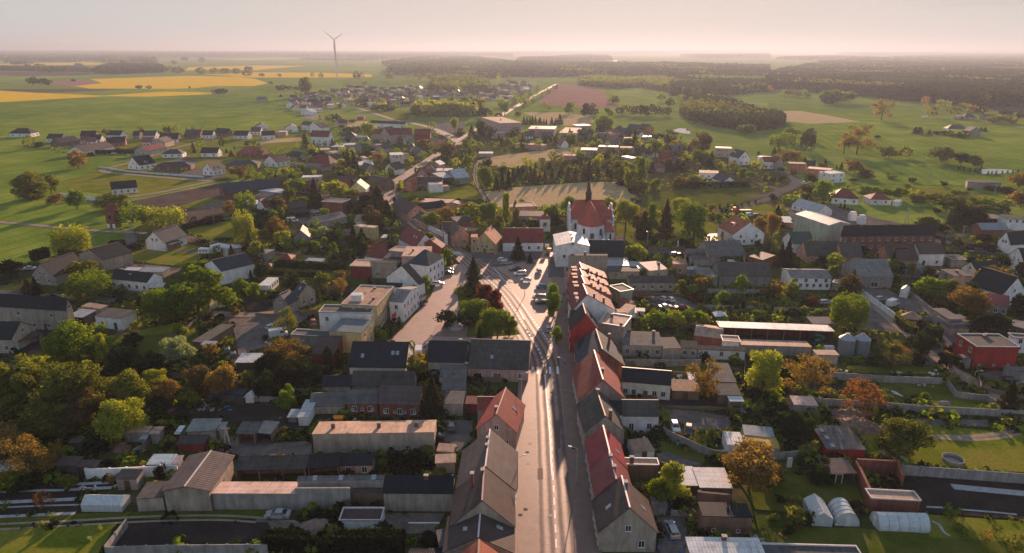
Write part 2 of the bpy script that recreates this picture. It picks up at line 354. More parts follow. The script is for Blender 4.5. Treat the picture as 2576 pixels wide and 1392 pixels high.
# vegetation
LEAFC={'y':((.30,.32,.045),'yellow-green'),'g':((.17,.235,.026),'green'),'o':((.16,.17,.036),'olive'),'d':((.032,.050,.020),'dark green'),
  'p':((.05,.046,.024),'dark brownish green'),'r':((.27,.175,.055),'orange brown'),'b':((.135,.10,.045),'russet brown'),'R':((.15,.03,.025),'dark red'),'Y':((.40,.29,.04),'golden yellow'),'c':((.26,.115,.055),'copper red'),
  'k':((.022,.026,.016),'blackish green'),'w':((.30,.34,.20),'pale green')}
def leafm(c):
 base=LEAFC[c][0]
 def f(t,out):
  v=coords(t);n1=noise(t,v,5,3,.6);n2=noise(t,v,30,2)
  col=ramp(t,n1,[(.3,sh(base,.62)),(.5,base),(.7,sh(base,1.35))])
  col=mixc(t,col,ramp(t,n2,[(.35,(.75,.78,.8)),(.65,(1.2,1.15,1.0))]),.8,'MULTIPLY');col=objvary(t,col,.16)
  d=N(t,'ShaderNodeBsdfDiffuse');tr=N(t,'ShaderNodeBsdfTranslucent');a=N(t,'ShaderNodeMixShader',_0=.46)
  t.links.new(col,d.inputs[0]);t.links.new(mixc(t,col,(1.2,1.28,.55),1,'MULTIPLY'),tr.inputs[0])
  t.links.new(d.outputs[0],a.inputs[1]);t.links.new(tr.outputs[0],a.inputs[2]);t.links.new(a.outputs[0],out.inputs[0])
 return mat('leaves_'+c,f)
def quads(name,c,nrm,s,asp=1.0):
 """many small leaf clumps: centres c, normals nrm, sizes s"""
 n=len(c);up=np.random.normal(size=(n,3));u=np.cross(nrm,up);u/=np.linalg.norm(u,axis=1)[:,None]+1e-9
 w=np.cross(nrm,u);w/=np.linalg.norm(w,axis=1)[:,None]+1e-9
 s=s[:,None];b=(np.random.rand(n,1)-.5)*.7
 vs=np.stack([c-u*s-w*s*.35,c+u*s*(.4+b)-w*s,c+u*s+w*s*.4*asp,c-u*s*(.4-b)+w*s],1).reshape(-1,3)
 me=bpy.data.meshes.new(name);me.vertices.add(4*n);me.vertices.foreach_set('co',vs.ravel())
 me.loops.add(4*n);me.loops.foreach_set('vertex_index',np.arange(4*n,dtype=np.int32))
 me.polygons.add(n);me.polygons.foreach_set('loop_start',np.arange(0,4*n,4,dtype=np.int32));me.polygons.foreach_set('loop_total',np.full(n,4,dtype=np.int32))
 me.update(calc_edges=True);return me
def lobes(kind,rg):
 L=[]
 if kind=='round':
  for i in range(17):
   a=rg.uniform(0,6.28);z=rg.uniform(.22,.84);m=.34*math.sqrt(max(.05,1-((z-.5)/.5)**2));r=rg.uniform(.35,1)*m;L.append((r*math.cos(a),r*math.sin(a),z,rg.uniform(.12,.19)))
  L.append((0,0,.55,.27));L.append((0,0,.84,.15))
 elif kind=='tall':
  for i in range(16):
   z=rg.uniform(.14,.92);m=.30*math.sin(math.pi*min(1,(z+.06)))**.5;a=rg.uniform(0,6.28);r=rg.uniform(.3,1)*m;L.append((r*math.cos(a),r*math.sin(a),z,rg.uniform(.11,.18)*(1.15-z*.45)))
  L.append((0,0,.45,.22))
 elif kind=='spread':
  for i in range(21):
   a=rg.uniform(0,6.28);r=rg.uniform(.1,.38);z=rg.uniform(.26,.86);L.append((r*math.cos(a),r*math.sin(a),z-r*.25,rg.uniform(.10,.16)))
 elif kind=='bush':
  for i in range(9):
   a=rg.uniform(0,6.28);r=rg.uniform(0,.3);z=rg.uniform(.2,.7);L.append((r*math.cos(a),r*math.sin(a),z,rg.uniform(.17,.28)))
  L.append((0,0,.35,.34))
 return L
PROTO={}
def proto(kind,var,hi):
 k=(kind,var,hi)
 if k in PROTO:return PROTO[k]
 rg=random.Random(hash((kind,var))%1000 if False else(len(kind)*37+var*11+ord(kind[0])));np.random.seed(rg.randint(0,9999))
 tk=MB()
 if kind in('round','tall','spread','bush','sparse'):
  L=lobes('spread' if kind=='sparse' else kind,rg)
  n={'round':8500,'tall':7500,'spread':8500,'bush':2600,'sparse':4200}[kind];sz=.0155 if hi else.036;n=n if hi else n//7
  if kind=='sparse':sz*=.72
  if kind=='bush':sz*=1.5
  wts=np.array([l[3]**2 for l in L]);wts/=wts.sum();idx=np.random.choice(len(L),n,p=wts);La=np.array(L)[idx]
  d=np.random.normal(size=(n,3));d/=np.linalg.norm(d,axis=1)[:,None]
  rr=1-np.random.rand(n)**1.6*(.55 if kind!='sparse' else.95);rr*=1+.16*np.random.normal(size=n)*.6
  c=La[:,:3]+d*(La[:,3]*rr)[:,None]*np.array([1,1,.86]);c[:,2]=np.clip(c[:,2],.015,1.02)
  nr=d*.8+np.random.normal(size=(n,3))*.7
  me=quads('crown',c,nr,sz*(.6+np.random.rand(n)*.9))
  if kind!='bush':
   tk.tube((0,0,0),(0,0,.3),.03,.022,7);tk.tube((0,0,.3),(.01,.01,.62),.022,.011,6)
   for i in range(10 if kind=='sparse' else 7):
    l=L[i];z0=rg.uniform(.2,.45);tk.tube((0,0,z0),(l[0]*.9,l[1]*.9,l[2]),.012,.004,5)
    if kind in('sparse','spread'):
     for _ in range(5):tk.tube((l[0]*.6,l[1]*.6,z0+(l[2]-z0)*.66),(l[0]+rg.uniform(-.12,.12),l[1]+rg.uniform(-.12,.12),l[2]+rg.uniform(0,.14)),.005,.0015,4)
 elif kind in('spruce','thuja'):
  n=(4200 if hi else 900);h=np.random.rand(n)**.8;wob=1+.25*np.sin(h*38+var*2)*(kind=='spruce')
  rad=((1-h)*.46*wob+.012)if kind=='spruce' else(.40*np.minimum(1,(1-h)*3.2)**.7*(.85+.15*np.sin(h*9)))
  a=np.random.rand(n)*6.2832;rr=rad*(1-np.random.rand(n)**2*.6)*(1+.14*np.sin(a*5+h*20))
  z0=.05 if kind=='spruce' else.0
  c=np.stack([np.cos(a)*rr,np.sin(a)*rr,z0+h*(1-z0)-(rr*.18 if kind=='spruce' else 0)],1);c[:,2]=np.clip(c[:,2],.01,1)
  nr=np.stack([np.cos(a)*.5,np.sin(a)*.5,np.full(n,.9)],1)+np.random.normal(size=(n,3))*.5
  me=quads('crown',c,nr,(.026 if hi else.046)*(.5+np.random.rand(n))*(1.15-h*.6));tk.tube((0,0,0),(0,0,.9),.022,.004,6)
 elif kind=='birch':
  n=5200 if hi else 1000;a=np.random.rand(n)*6.2832;k_=np.random.rand(n);strand=(np.floor(a*5)/5)
  r=.12+.30*np.sqrt(np.random.rand(n));top=.97-r*r*1.5-.1*np.sin(strand*7);drop=np.random.rand(n)*.55
  c=np.stack([np.cos(strand+np.random.normal(size=n)*.1)*r,np.sin(strand+np.random.normal(size=n)*.1)*r,np.clip(top-drop,.15,1)],1)
  me=quads('crown',c,np.random.normal(size=(n,3)),(.018 if hi else.034)*(.5+np.random.rand(n)));tk.tube((0,0,0),(.01,0,.6),.024,.012,6)
  for i in range(6):tk.tube((0,0,.3+i*.05),(.25*math.cos(i*1.1),.25*math.sin(i*1.1),.75),.01,.003,4)
 me.materials.append(leafm('g'));tm=tk.mesh('trunk')if tk.v else None
 if tm:tm.materials.append(M['bark'])
 PROTO[k]=(me,tm);return PROTO[k]
KN={'round':('deciduous_tree','tree','round-crowned tree'),'tall':('deciduous_tree','tree','tall oval tree'),'spread':('deciduous_tree','tree','spreading tree'),'sparse':('deciduous_tree','tree','thin-crowned tree'),
   'birch':('birch_tree','tree','drooping birch'),'spruce':('spruce_tree','tree','pointed spruce'),'thuja':('columnar_evergreen','shrub','columnar evergreen'),'bush':('shrub','shrub','rounded shrub')}
rgT=random.Random(5);NTREE=[0]
def TR(kind,col,x,yb,yt,wpx=None,label=None,group=None):
 if kind=='spruce' and col=='b':col='p'
 g=P(x,yb);h=max(.6,zat(g,q(x,yt)[1]));dep=(g-Vector((0,0,CAMH))).length
 w=h*{'round':.85,'tall':.6,'spread':1.0,'sparse':.9,'birch':.8,'spruce':.55,'thuja':.35,'bush':1.15}[kind]
 if wpx:w=wpx/TO[2]*dep/FP
 return tree_at(kind,col,g,h,w,label,group)
QT=[]
def tree_at(kind,col,g,h,w,label=None,group=None):
 var=rgT.randint(0,3 if kind in('round','bush')else 2);QT.append((h*w/((g[0]**2+g[1]**2)),kind,col,(g[0],g[1],0),h,w,label,group,var,rgT.uniform(0,6.28)))
def plant_all():
 QT.sort(key=lambda t:-t[0]);cnt={};rest=[]
 for t in QT:
  nm=KN[t[1]][0];cnt[nm]=cnt.get(nm,0)+1
  if cnt[nm]>298:rest.append(t)
  else:put_tree(*t[1:])
 if rest:
  cs=[];ns=[];ss=[];mi=[];cols=sorted({t[2]for t in rest})
  for t in rest:
   n=70;h,w=t[4],t[5];d=np.random.normal(size=(n,3));d/=np.linalg.norm(d,axis=1)[:,None];rr=.5*(1-np.random.rand(n)**2*.5)
   cs.append(np.array([t[3][0],t[3][1],h*.56])+d*rr[:,None]*np.array([w,w,h*.86]));ns.append(d+np.random.normal(size=(n,3))*.6);ss.append(np.full(n,w*.11));mi+=[cols.index(t[2])]*n
  me=quads('small_far_trees',np.concatenate(cs),np.concatenate(ns),np.concatenate(ss))
  for c in cols:me.materials.append(leafm(c))
  me.polygons.foreach_set('material_index',np.array(mi,np.int32));tagit(link('distant_trees',me),'small distant trees and bushes dotted through gardens and fields','trees',kind='stuff')
def put_tree(kind,col,g,h,w,label,group,var,rz):
 dep=(Vector(g)-Vector((0,0,CAMH))).length;hp=h/dep*682
 me,tm=proto(kind,var,hp>22 and kind!='bush' or hp>26)
 nm,cat,ds=KN[kind]
 cw={'round':.88,'tall':.74,'spread':.92,'sparse':.92,'birch':.84,'spruce':.88,'thuja':.76,'bush':.96}[kind]
 root=empty(nm,g,rz);s=(w/cw,w/cw,h)
 c=link('crown' if nm!='shrub' else 'foliage',me,root,scale=s);c.material_slots[0].link='OBJECT';c.material_slots[0].material=leafm(col)
 if tm and hp>6:
  t_=link('trunk',tm,root,scale=(h*.95,h*.95,h))
  if kind=='birch':t_.material_slots[0].link='OBJECT';t_.material_slots[0].material=M['birch']
 root['category']=cat
 if group:root['group']=group
 sz='' if kind=='bush' else('small ' if h<6 else 'big ' if h>15 else '')
 LAB.append((root,label,f"{sz}{LEAFC[col][1]} {ds}",proj((g[0],g[1],h*.6))))
def undergrowth(poly,n,seed,name,label,cols,zone=None,smin=.25,smax=.8):
 """rough garden growth nobody could count: low clumps kept off buildings and roads"""
 rs=np.random.RandomState(seed);np.random.seed(seed);G=[P(*p)for p in poly];pl=[(g.x,g.y)for g in G];xs=[p[0]for p in pl];ys=[p[1]for p in pl]
 vmin,vmax=min(q(*p)[1]for p in poly),max(q(*p)[1]for p in poly);x=[];
 u0,u1=min(q(*p)[0]for p in poly),max(q(*p)[0]for p in poly)
 U=rs.uniform(u0,u1,n*3);V=rs.uniform(vmin,vmax,n*3);pts=np.array([tuple(PU(a,b))[:2]for a,b in zip(U,V)])
 den=np.sin(pts[:,0]/9+seed)+np.cos(pts[:,1]/11)+rs.normal(size=len(pts))*.8;ok=den>-.3
 for bx,by,rz,L,W in BRS:
  dx,dy=pts[:,0]-bx,pts[:,1]-by;c,s_=math.cos(rz),math.sin(rz);ok&=~((abs(dx*c+dy*s_)<L)&(abs(-dx*s_+dy*c)<W))
 def mask(p2):
  r=np.zeros(len(pts),bool)
  for i in range(len(p2)):
   x1,y1=p2[i];x2,y2=p2[i-1]
   if y1!=y2:r^=((y1>pts[:,1])!=(y2>pts[:,1]))&(pts[:,0]<(x2-x1)*(pts[:,1]-y1)/(y2-y1)+x1)
  return r
 ok&=mask(pl)
 for p2 in NOPLANT:ok&=~mask(p2)
 pts=pts[ok][:n];m=len(pts);K=16;sz=rs.uniform(smin,smax,m)*(1+(rs.rand(m)<.12)*1.6);dd=np.hypot(pts[:,0],pts[:,1]);
 c=np.repeat(pts,K,0);S=np.repeat(sz,K);d=rs.normal(size=(m*K,3));d[:,2]=abs(d[:,2]);d/=np.linalg.norm(d,axis=1)[:,None]
 C=np.zeros((m*K,3));C[:,:2]=c+d[:,:2]*(S*.9)[:,None];C[:,2]=.12+d[:,2]*S*1.15;me=quads(name,C,d+rs.normal(size=d.shape)*.5,S*.34)
 for k in cols:me.materials.append(leafm(k))
 me.polygons.foreach_set('material_index',np.repeat(rs.choice(len(cols),m),K).astype(np.int32));tagit(link(name,me),label,'undergrowth',kind='stuff')
def trees(kind,s,group=None):
 """rows of  colour x ybase ytop [width]  """
 for r in s.strip().split('\n'):
  for e in r.split(';'):
   a=e.split()
   if not a:continue
   k=kind
   if a[0]in KN:k=a.pop(0)
   TR(k,a[0],float(a[1]),float(a[2]),float(a[3]),float(a[4])if len(a)>4 else None,group=group)
def inpoly(p,poly):
 x,y=p;c=False;n=len(poly)
 for i in range(n):
  x1,y1=poly[i];x2,y2=poly[i-1]
  if(y1>y)!=(y2>y)and x<(x2-x1)*(y-y1)/(y2-y1)+x1:c=not c
 return c
def scatter(poly,n,mix,hmin,hmax,seed=1,group=None,wf=1.0):
 """single plants at random spots of a garden; poly in picture coordinates"""
 rg=random.Random(seed);G=[P(*p)for p in poly];xs=[g.x for g in G];ys=[g.y for g in G];pl=[(g.x,g.y)for g in G];k=0
 for _ in range(n*20):
  if k>=n:break
  p=(rg.uniform(min(xs),max(xs)),rg.uniform(min(ys),max(ys)))
  if not inpoly(p,pl)or blocked(p):continue
  kind,col=rg.choice(mix);h=rg.uniform(hmin,hmax)
  w=h*{'round':.85,'tall':.6,'spread':1.0,'sparse':.9,'birch':.8,'spruce':.5,'thuja':.3,'bush':1.2}[kind]*wf
  tree_at(kind,col,(p[0],p[1],0),h,w,group=group);k+=1
def blocked(p):  # keep plants off buildings and roads
 for o in COL.objects:
  if o.parent is None and o.type=='EMPTY' and o.get('foot')and(o.location.x-p[0])**2+(o.location.y-p[1])**2<o['foot']**2:return True
 for pl in NOPLANT:
  if inpoly(p,pl):return True
 return False
NOPLANT=[]
def forest(name,poly,h,sp,cols,label,seed=0,dense=16):
 """far-off wood that reads as one mass"""
 np.random.seed(seed+3);G=[P(*p)for p in poly];pl=np.array([(g.x,g.y)for g in G]);mn,mx_=pl.min(0),pl.max(0)
 pts=[];y=mn[1];
 while y<mx_[1]:
  s=max(sp,y/260.0*1.0 if y>1400 else sp);nx=int((mx_[0]-mn[0])/s)+1
  xr=mn[0]+np.arange(nx)*s+np.random.rand(nx)*s;yr=y+np.random.rand(nx)*s
  ok=np.zeros(nx,bool)
  for i in range(len(pl)):
   x1,y1=pl[i];x2,y2=pl[i-1]
   if y1==y2:continue
   ok^=((y1>yr)!=(y2>yr))&(xr<(x2-x1)*(yr-y1)/(y2-y1)+x1)
  for a,b in zip(xr[ok],yr[ok]):pts.append((a,b,s))
  y+=s*.9
 if not pts:return
 pts=np.array(pts);n=len(pts);hh=h*(.75+.5*np.random.rand(n))*(1+.12*np.sin(pts[:,0]/40)*np.cos(pts[:,1]/55))
 K=dense;c=np.repeat(pts[:,:2],K,0);H_=np.repeat(hh,K);S=np.repeat(pts[:,2],K)
 d=np.random.normal(size=(n*K,3));d[:,2]=np.abs(d[:,2])*.9-.15;d/=np.linalg.norm(d,axis=1)[:,None]
 cc=np.zeros((n*K,3));cc[:,:2]=c+d[:,:2]*(S*.55)[:,None];cc[:,2]=H_*(.62+.36*d[:,2]);low=np.random.rand(n*K)<.18;cc[low,2]=H_[low]*np.random.rand(low.sum())*.6
 me=quads('wood',cc,d*.8+np.random.normal(size=d.shape)*.5,S*(.26+.22*np.random.rand(n*K))*(16/K)**.5)
 for c_ in cols:me.materials.append(leafm(c_))
 patch=(np.sin(pts[:,0]/70+seed)+np.cos(pts[:,1]/90+pts[:,0]/130)+np.random.rand(n)*1.2);mi=np.where(patch>1.75,1,0)
 if len(cols)>2:mi=np.where((patch<-1.0),2,mi)
 me.polygons.foreach_set('material_index',np.repeat(np.minimum(mi,len(cols)-1),K).astype(np.int32))
 o=link(name,me);tagit(o,label,'forest',kind='stuff');return o
# ground sheets
ZL=[0.02,.004];RZ=.255
def groundm(name,stops,scale=.12,fine=1.4,rows=None,rough=.95,bd=.05,big=None,spec=0.0,streak=False):
 def f(t,out):
  b=pr(t,out,rough,spec);v=coords(t)
  n1=noise(t,v,scale,6,.65);col=ramp(t,n1,stops);n2=noise(t,v,fine,4,.7)
  col=mixc(t,col,ramp(t,n2,[(.3,(.6,.6,.6)),(.7,(1.3,1.28,1.25))]),.75,'MULTIPLY')
  if big:
   n3=noise(t,v,.006,3,.5,(1,.35,1));col=mixc(t,col,ramp(t,n3,[(.35,big[0]),(.65,big[1])]),.85,'MULTIPLY')
  if streak:  # lanes worn by wheels, running along the road
   at=N(t,'ShaderNodeAttribute',attribute_name='across');mw=N(t,'ShaderNodeMath',operation='MULTIPLY',_1=6.2832/1.75);t.links.new(at.outputs['Fac'],mw.inputs[0])
   ad=N(t,'ShaderNodeMath',operation='MULTIPLY_ADD',_1=1.6);t.links.new(noise(t,v,.12,2),ad.inputs[0]);t.links.new(mw.outputs[0],ad.inputs[2])
   cs=N(t,'ShaderNodeMath',operation='COSINE');t.links.new(ad.outputs[0],cs.inputs[0]);mr=N(t,'ShaderNodeMapRange',_1=-1.0,_2=1.0);t.links.new(cs.outputs[0],mr.inputs[0])
   col=mixc(t,col,ramp(t,mr.outputs[0],[(.1,(.54,.54,.58)),(.5,(.84,.84,.86)),(.95,(1.2,1.16,1.12))]),1,'MULTIPLY')
   rv=N(t,'ShaderNodeMapRange',_3=rough+.22,_4=rough-.03);t.links.new(mr.outputs[0],rv.inputs[0]);t.links.new(rv.outputs[0],b.inputs['Roughness'])
   for sc_,lo in((.12,.8),(.9,.82)):col=mixc(t,col,ramp(t,noise(t,v,sc_,3),[(.4,(lo,)*3),(.55,(1.04,)*3)]),1,'MULTIPLY')
  if rows:
   mp=N(t,'ShaderNodeMapping');mp.inputs['Rotation'].default_value=(0,0,R(rows[0]));t.links.new(v,mp.inputs[0])
   w=N(t,'ShaderNodeTexWave');w.bands_direction='X';w.inputs['Scale'].default_value=rows[1];w.inputs['Distortion'].default_value=1.2;w.inputs['Detail'].default_value=2;w.inputs['Detail Scale'].default_value=.3
   t.links.new(mp.outputs[0],w.inputs['Vector']);col=mixc(t,col,ramp(t,w.outputs[1],[(.0,(rows[2],)*3),(.3,(1,1,1))]),1,'MULTIPLY')
  t.links.new(col,b.inputs['Base Color']);bump(t,b,n2,bd,.5)
 return mat(name,f)
GM=dict(gutter=plain('gutter_stone',(.09,.07,.065),.9),patch=plain('asphalt_repair',(.13,.095,.08),.8),line=plain('road_paint',(.82,.80,.76),.5,.5),water=plain('water',(.10,.11,.12),.04,.8),
  base=groundm('ground_cover',[(.32,(.035,.042,.012)),(.44,(.07,.095,.016)),(.52,(.055,.06,.022)),(.62,(.12,.10,.06)),(.74,(.075,.11,.018))],.09,1.6),
  grass=groundm('grass',[(.3,(.08,.10,.012)),(.45,(.14,.17,.018)),(.56,(.19,.19,.03)),(.7,(.22,.18,.05))],.09,1.6),
  lawn=groundm('lawn',[(.3,(.05,.065,.010)),(.5,(.09,.11,.016)),(.72,(.14,.13,.035))],.16,2.5),
  field=groundm('crop_field',[(.3,(.10,.165,.020)),(.5,(.15,.23,.030)),(.7,(.23,.30,.05))],.03,.8,(12,.035,.84),big=((.66,.76,.8),(1.3,1.15,1.1))),
  field2=groundm('meadow',[(.3,(.13,.19,.035)),(.5,(.18,.25,.045)),(.7,(.26,.30,.065))],.02,.5,(75,.03,.85),big=((.8,.85,.8),(1.2,1.15,1.1))),
  rape=groundm('rapeseed',[(.3,(.62,.40,.02)),(.7,(.78,.52,.03))],.03,.4,(80,.05,.9)),
  straw=groundm('dry_meadow',[(.3,(.38,.29,.15)),(.5,(.48,.36,.20)),(.7,(.40,.33,.16))],.05,.5,(60,.09,.85)),
  plough=groundm('ploughed_soil',[(.3,(.075,.055,.05)),(.5,(.115,.085,.075)),(.7,(.15,.115,.10))],.08,1.2,(20,.25,.8)),
  pinksoil=groundm('pink_soil',[(.3,(.24,.13,.11)),(.7,(.36,.21,.17))],.03,.5,(70,.06,.85)),
  dirt=groundm('dirt',[(.3,(.10,.08,.065)),(.5,(.17,.135,.11)),(.7,(.24,.19,.155))],.25,1.5),
  soil=groundm('dark_soil',[(.3,(.028,.024,.022)),(.6,(.055,.045,.04)),(.8,(.085,.07,.06))],.2,2.0,(-3,.5,.75)),
  yard=groundm('yard_gravel',[(.3,(.09,.082,.075)),(.5,(.15,.135,.125)),(.7,(.21,.19,.175))],.3,3.0),
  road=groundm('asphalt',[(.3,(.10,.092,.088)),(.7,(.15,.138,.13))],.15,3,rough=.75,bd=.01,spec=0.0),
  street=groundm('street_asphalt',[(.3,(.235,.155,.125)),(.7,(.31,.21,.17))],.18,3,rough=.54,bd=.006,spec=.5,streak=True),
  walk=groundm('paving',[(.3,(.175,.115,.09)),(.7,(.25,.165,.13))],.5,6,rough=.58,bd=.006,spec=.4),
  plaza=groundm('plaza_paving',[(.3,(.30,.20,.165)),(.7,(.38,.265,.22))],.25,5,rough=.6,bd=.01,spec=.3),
  sand=groundm('sandy_track',[(.3,(.24,.19,.15)),(.7,(.38,.31,.25))],.3,2),
  film=groundm('frost_sheet',[(.3,(.30,.31,.32)),(.7,(.50,.50,.50))],.9,4,rough=.5))
def GP(name,m,pts,dz=None,kind='structure',label=None,np_=False):
 g=[P(*p)for p in pts]
 if dz is None:ZL[0]+=ZL[1];dz=ZL[0]
 far=max(x.length for x in g)
 c=sum(g,Vector())/len(g)
 mb=MB();mb.add([(x.x-c.x,x.y-c.y,0)for x in g],[tuple(range(len(g)))]);me=mb.mesh(name)
 o=link(name,me,None,GM[m]if m in GM else M[m],loc=(c.x,c.y,dz));o['kind']=kind
 if me.polygons[0].normal.z<0:me.flip_normals()
 if label:o['label']=label
 if np_ or m!='base':NOPLANT.append([(x.x,x.y)for x in g])
 return o
def smooth(pts,k=3):
 for _ in range(k):
  r=[pts[0]]
  for a,b in zip(pts,pts[1:]):r+=[tuple(a[i]*.75+b[i]*.25 for i in range(len(a))),tuple(a[i]*.25+b[i]*.75 for i in range(len(a)))]
  pts=r+[pts[-1]]
 return pts
def strip(name,m,pts,w,dz=None,h=None,sm=2,kind='structure',off=0,dash=None,noplant=True):
 """band of width w metres along picture points; dash=(on, gap) metres for painted lines"""
 g=[P(*p)if len(p)==2 else Vector(p)for p in pts];g=[(x.x,x.y)for x in g]
 if sm:g=smooth(g,sm)
 if dz is None:ZL[0]+=ZL[1];dz=ZL[0]
 n=[]
 for i in range(len(g)):
  a,b=g[max(0,i-1)],g[min(len(g)-1,i+1)];d=Vector((b[0]-a[0],b[1]-a[1])).normalized();n.append((-d.y,d.x))
 mb=MB();
 if dash:
  s=0;acc=[];
  for a,b,na in zip(g,g[1:],n):
   L=math.dist(a,b);k=0
   while k<L:
    ph=s%(dash[0]+dash[1]);st=(dash[0]-ph)if ph<dash[0]else(dash[0]+dash[1]-ph);st=min(st,L-k)+1e-4
    if ph<dash[0]:
     ux,uy=(b[0]-a[0])/L,(b[1]-a[1])/L;p0=(a[0]+ux*k+na[0]*off,a[1]+uy*k+na[1]*off);p1=(p0[0]+ux*st,p0[1]+uy*st)
     mb.add([(p0[0]-na[0]*w/2,p0[1]-na[1]*w/2,0),(p1[0]-na[0]*w/2,p1[1]-na[1]*w/2,0),(p1[0]+na[0]*w/2,p1[1]+na[1]*w/2,0),(p0[0]+na[0]*w/2,p0[1]+na[1]*w/2,0)],[(0,1,2,3)])
    k+=st;s+=st
 else:
  Lf=[(x[0]+a[0]*(off+w/2),x[1]+a[1]*(off+w/2))for x,a in zip(g,n)];Rt=[(x[0]+a[0]*(off-w/2),x[1]+a[1]*(off-w/2))for x,a in zip(g,n)];k=len(g)
  if h is None:mb.add([(*p,0)for p in Rt]+[(*p,0)for p in Lf],[(i,i+1,k+i+1,k+i)for i in range(k-1)])
  else:mb.loft([[(*a,0),(*b,0),(*b,h),(*a,h)]for a,b in zip(Rt,Lf)])
  if noplant and h is None and w>2.5:NOPLANT.append(Rt+Lf[::-1])
 me=mb.mesh(name)
 if not dash and h is None:me.attributes.new('across','FLOAT','POINT').data.foreach_set('value',[-w/2]*k+[w/2]*k)
 o=link(name,me,None,GM[m]if m in GM else M[m],loc=(0,0,dz));o['kind']=kind;return o
def FN(label,pts,h,m='concrete',th=.25,name='garden_wall',cat='wall',post=3.0,capm=None,dz=0):
 """wall or fence along picture points"""
 g=[P(*p)for p in pts];root=empty(name,(g[0].x,g[0].y,dz));mb=MB()
 for a,b in zip(g,g[1:]):
  d=(b-a);L=d.length;u=d.normalized();n=Vector((-u.y,u.x,0))*th/2;A=a-g[0];B_=b-g[0]
  mb.loft([[(*(A+n).xy,0),(*(A-n).xy,0),(*(A-n).xy,h),(*(A+n).xy,h)],[(*(B_+n).xy,0),(*(B_-n).xy,0),(*(B_-n).xy,h),(*(B_+n).xy,h)]])
  if post and g[0].length<420:
   c=max(1,int(L/post))
   for i in range(c):
    x=A+u*(L*i/c);mb.box(x.x-th*.75,x.y-th*.75,0,x.x+th*.75,x.y+th*.75,h+.12)
 mt=wallm(m)if m in WALLC else M[m]
 mb.build('wall_panel',mt,root)
 for a,b in zip(g,g[1:]):m_=(a+b)/2;BRS.append((m_.x,m_.y,math.atan2(b.y-a.y,b.x-a.x),(b-a).length/2,.8))
 root['category']=cat;LAB.append((root,label,f"{m} {name.replace('_', ' ')}",proj(tuple((g[0]+g[-1])/2))));return root
def HG(label,pts,h,w,col='k',name='hedge'):
 g=[P(*p)for p in pts];np.random.seed(int(abs(g[0].x*7))+3);cs=[];ns=[]
 per=110 if g[0].length<260 else 45
 for a,b in zip(g,g[1:]):
  L=(b-a).length;n=int(L*per*h/2)+10;t=np.random.rand(n);u=(b-a).normalized();side=Vector((-u.y,u.x,0))
  s=(np.random.rand(n)*2-1);z=np.random.rand(n)**.6;edge=np.random.rand(n)<.6;s=np.where(edge,np.sign(s),s);z=np.where(edge,z,1.0-.1*np.random.rand(n))
  off=s*w/2*(1-.15*z)+np.random.normal(size=n)*.07;c=np.stack([a.x+(b.x-a.x)*t+side.x*off,a.y+(b.y-a.y)*t+side.y*off,z*h+np.random.normal(size=n)*.1],1)
  cs.append(c);ns.append(np.random.normal(size=(n,3))+np.stack([side.x*s,side.y*s,z*.6],1))
 c=np.concatenate(cs);o0=np.array([g[0].x,g[0].y,0]);me=quads('foliage',c-o0,np.concatenate(ns),(.16 if per>50 else.28)*(.6+np.random.rand(len(c))))
 core=MB()
 for a,b in zip(g,g[1:]):
  u=(b-a).normalized();n=Vector((-u.y,u.x,0))*w*.4;A=a-g[0];B_=b-g[0]
  core.loft([[(*(A+n).xy,0),(*(A-n).xy,0),(*(A-n).xy,h*.92),(*(A+n).xy,h*.92)],[(*(B_+n).xy,0),(*(B_-n).xy,0),(*(B_-n).xy,h*.92),(*(B_+n).xy,h*.92)]])
 root=empty(name,(g[0].x,g[0].y,0));link('foliage',me,root,leafm(col));core.build('branches',leafm('k'),root)
 root['category']='hedge';LAB.append((root,label,f"{LEAFC[col][1]} clipped hedge",proj(tuple((g[0]+g[-1])/2))));return root
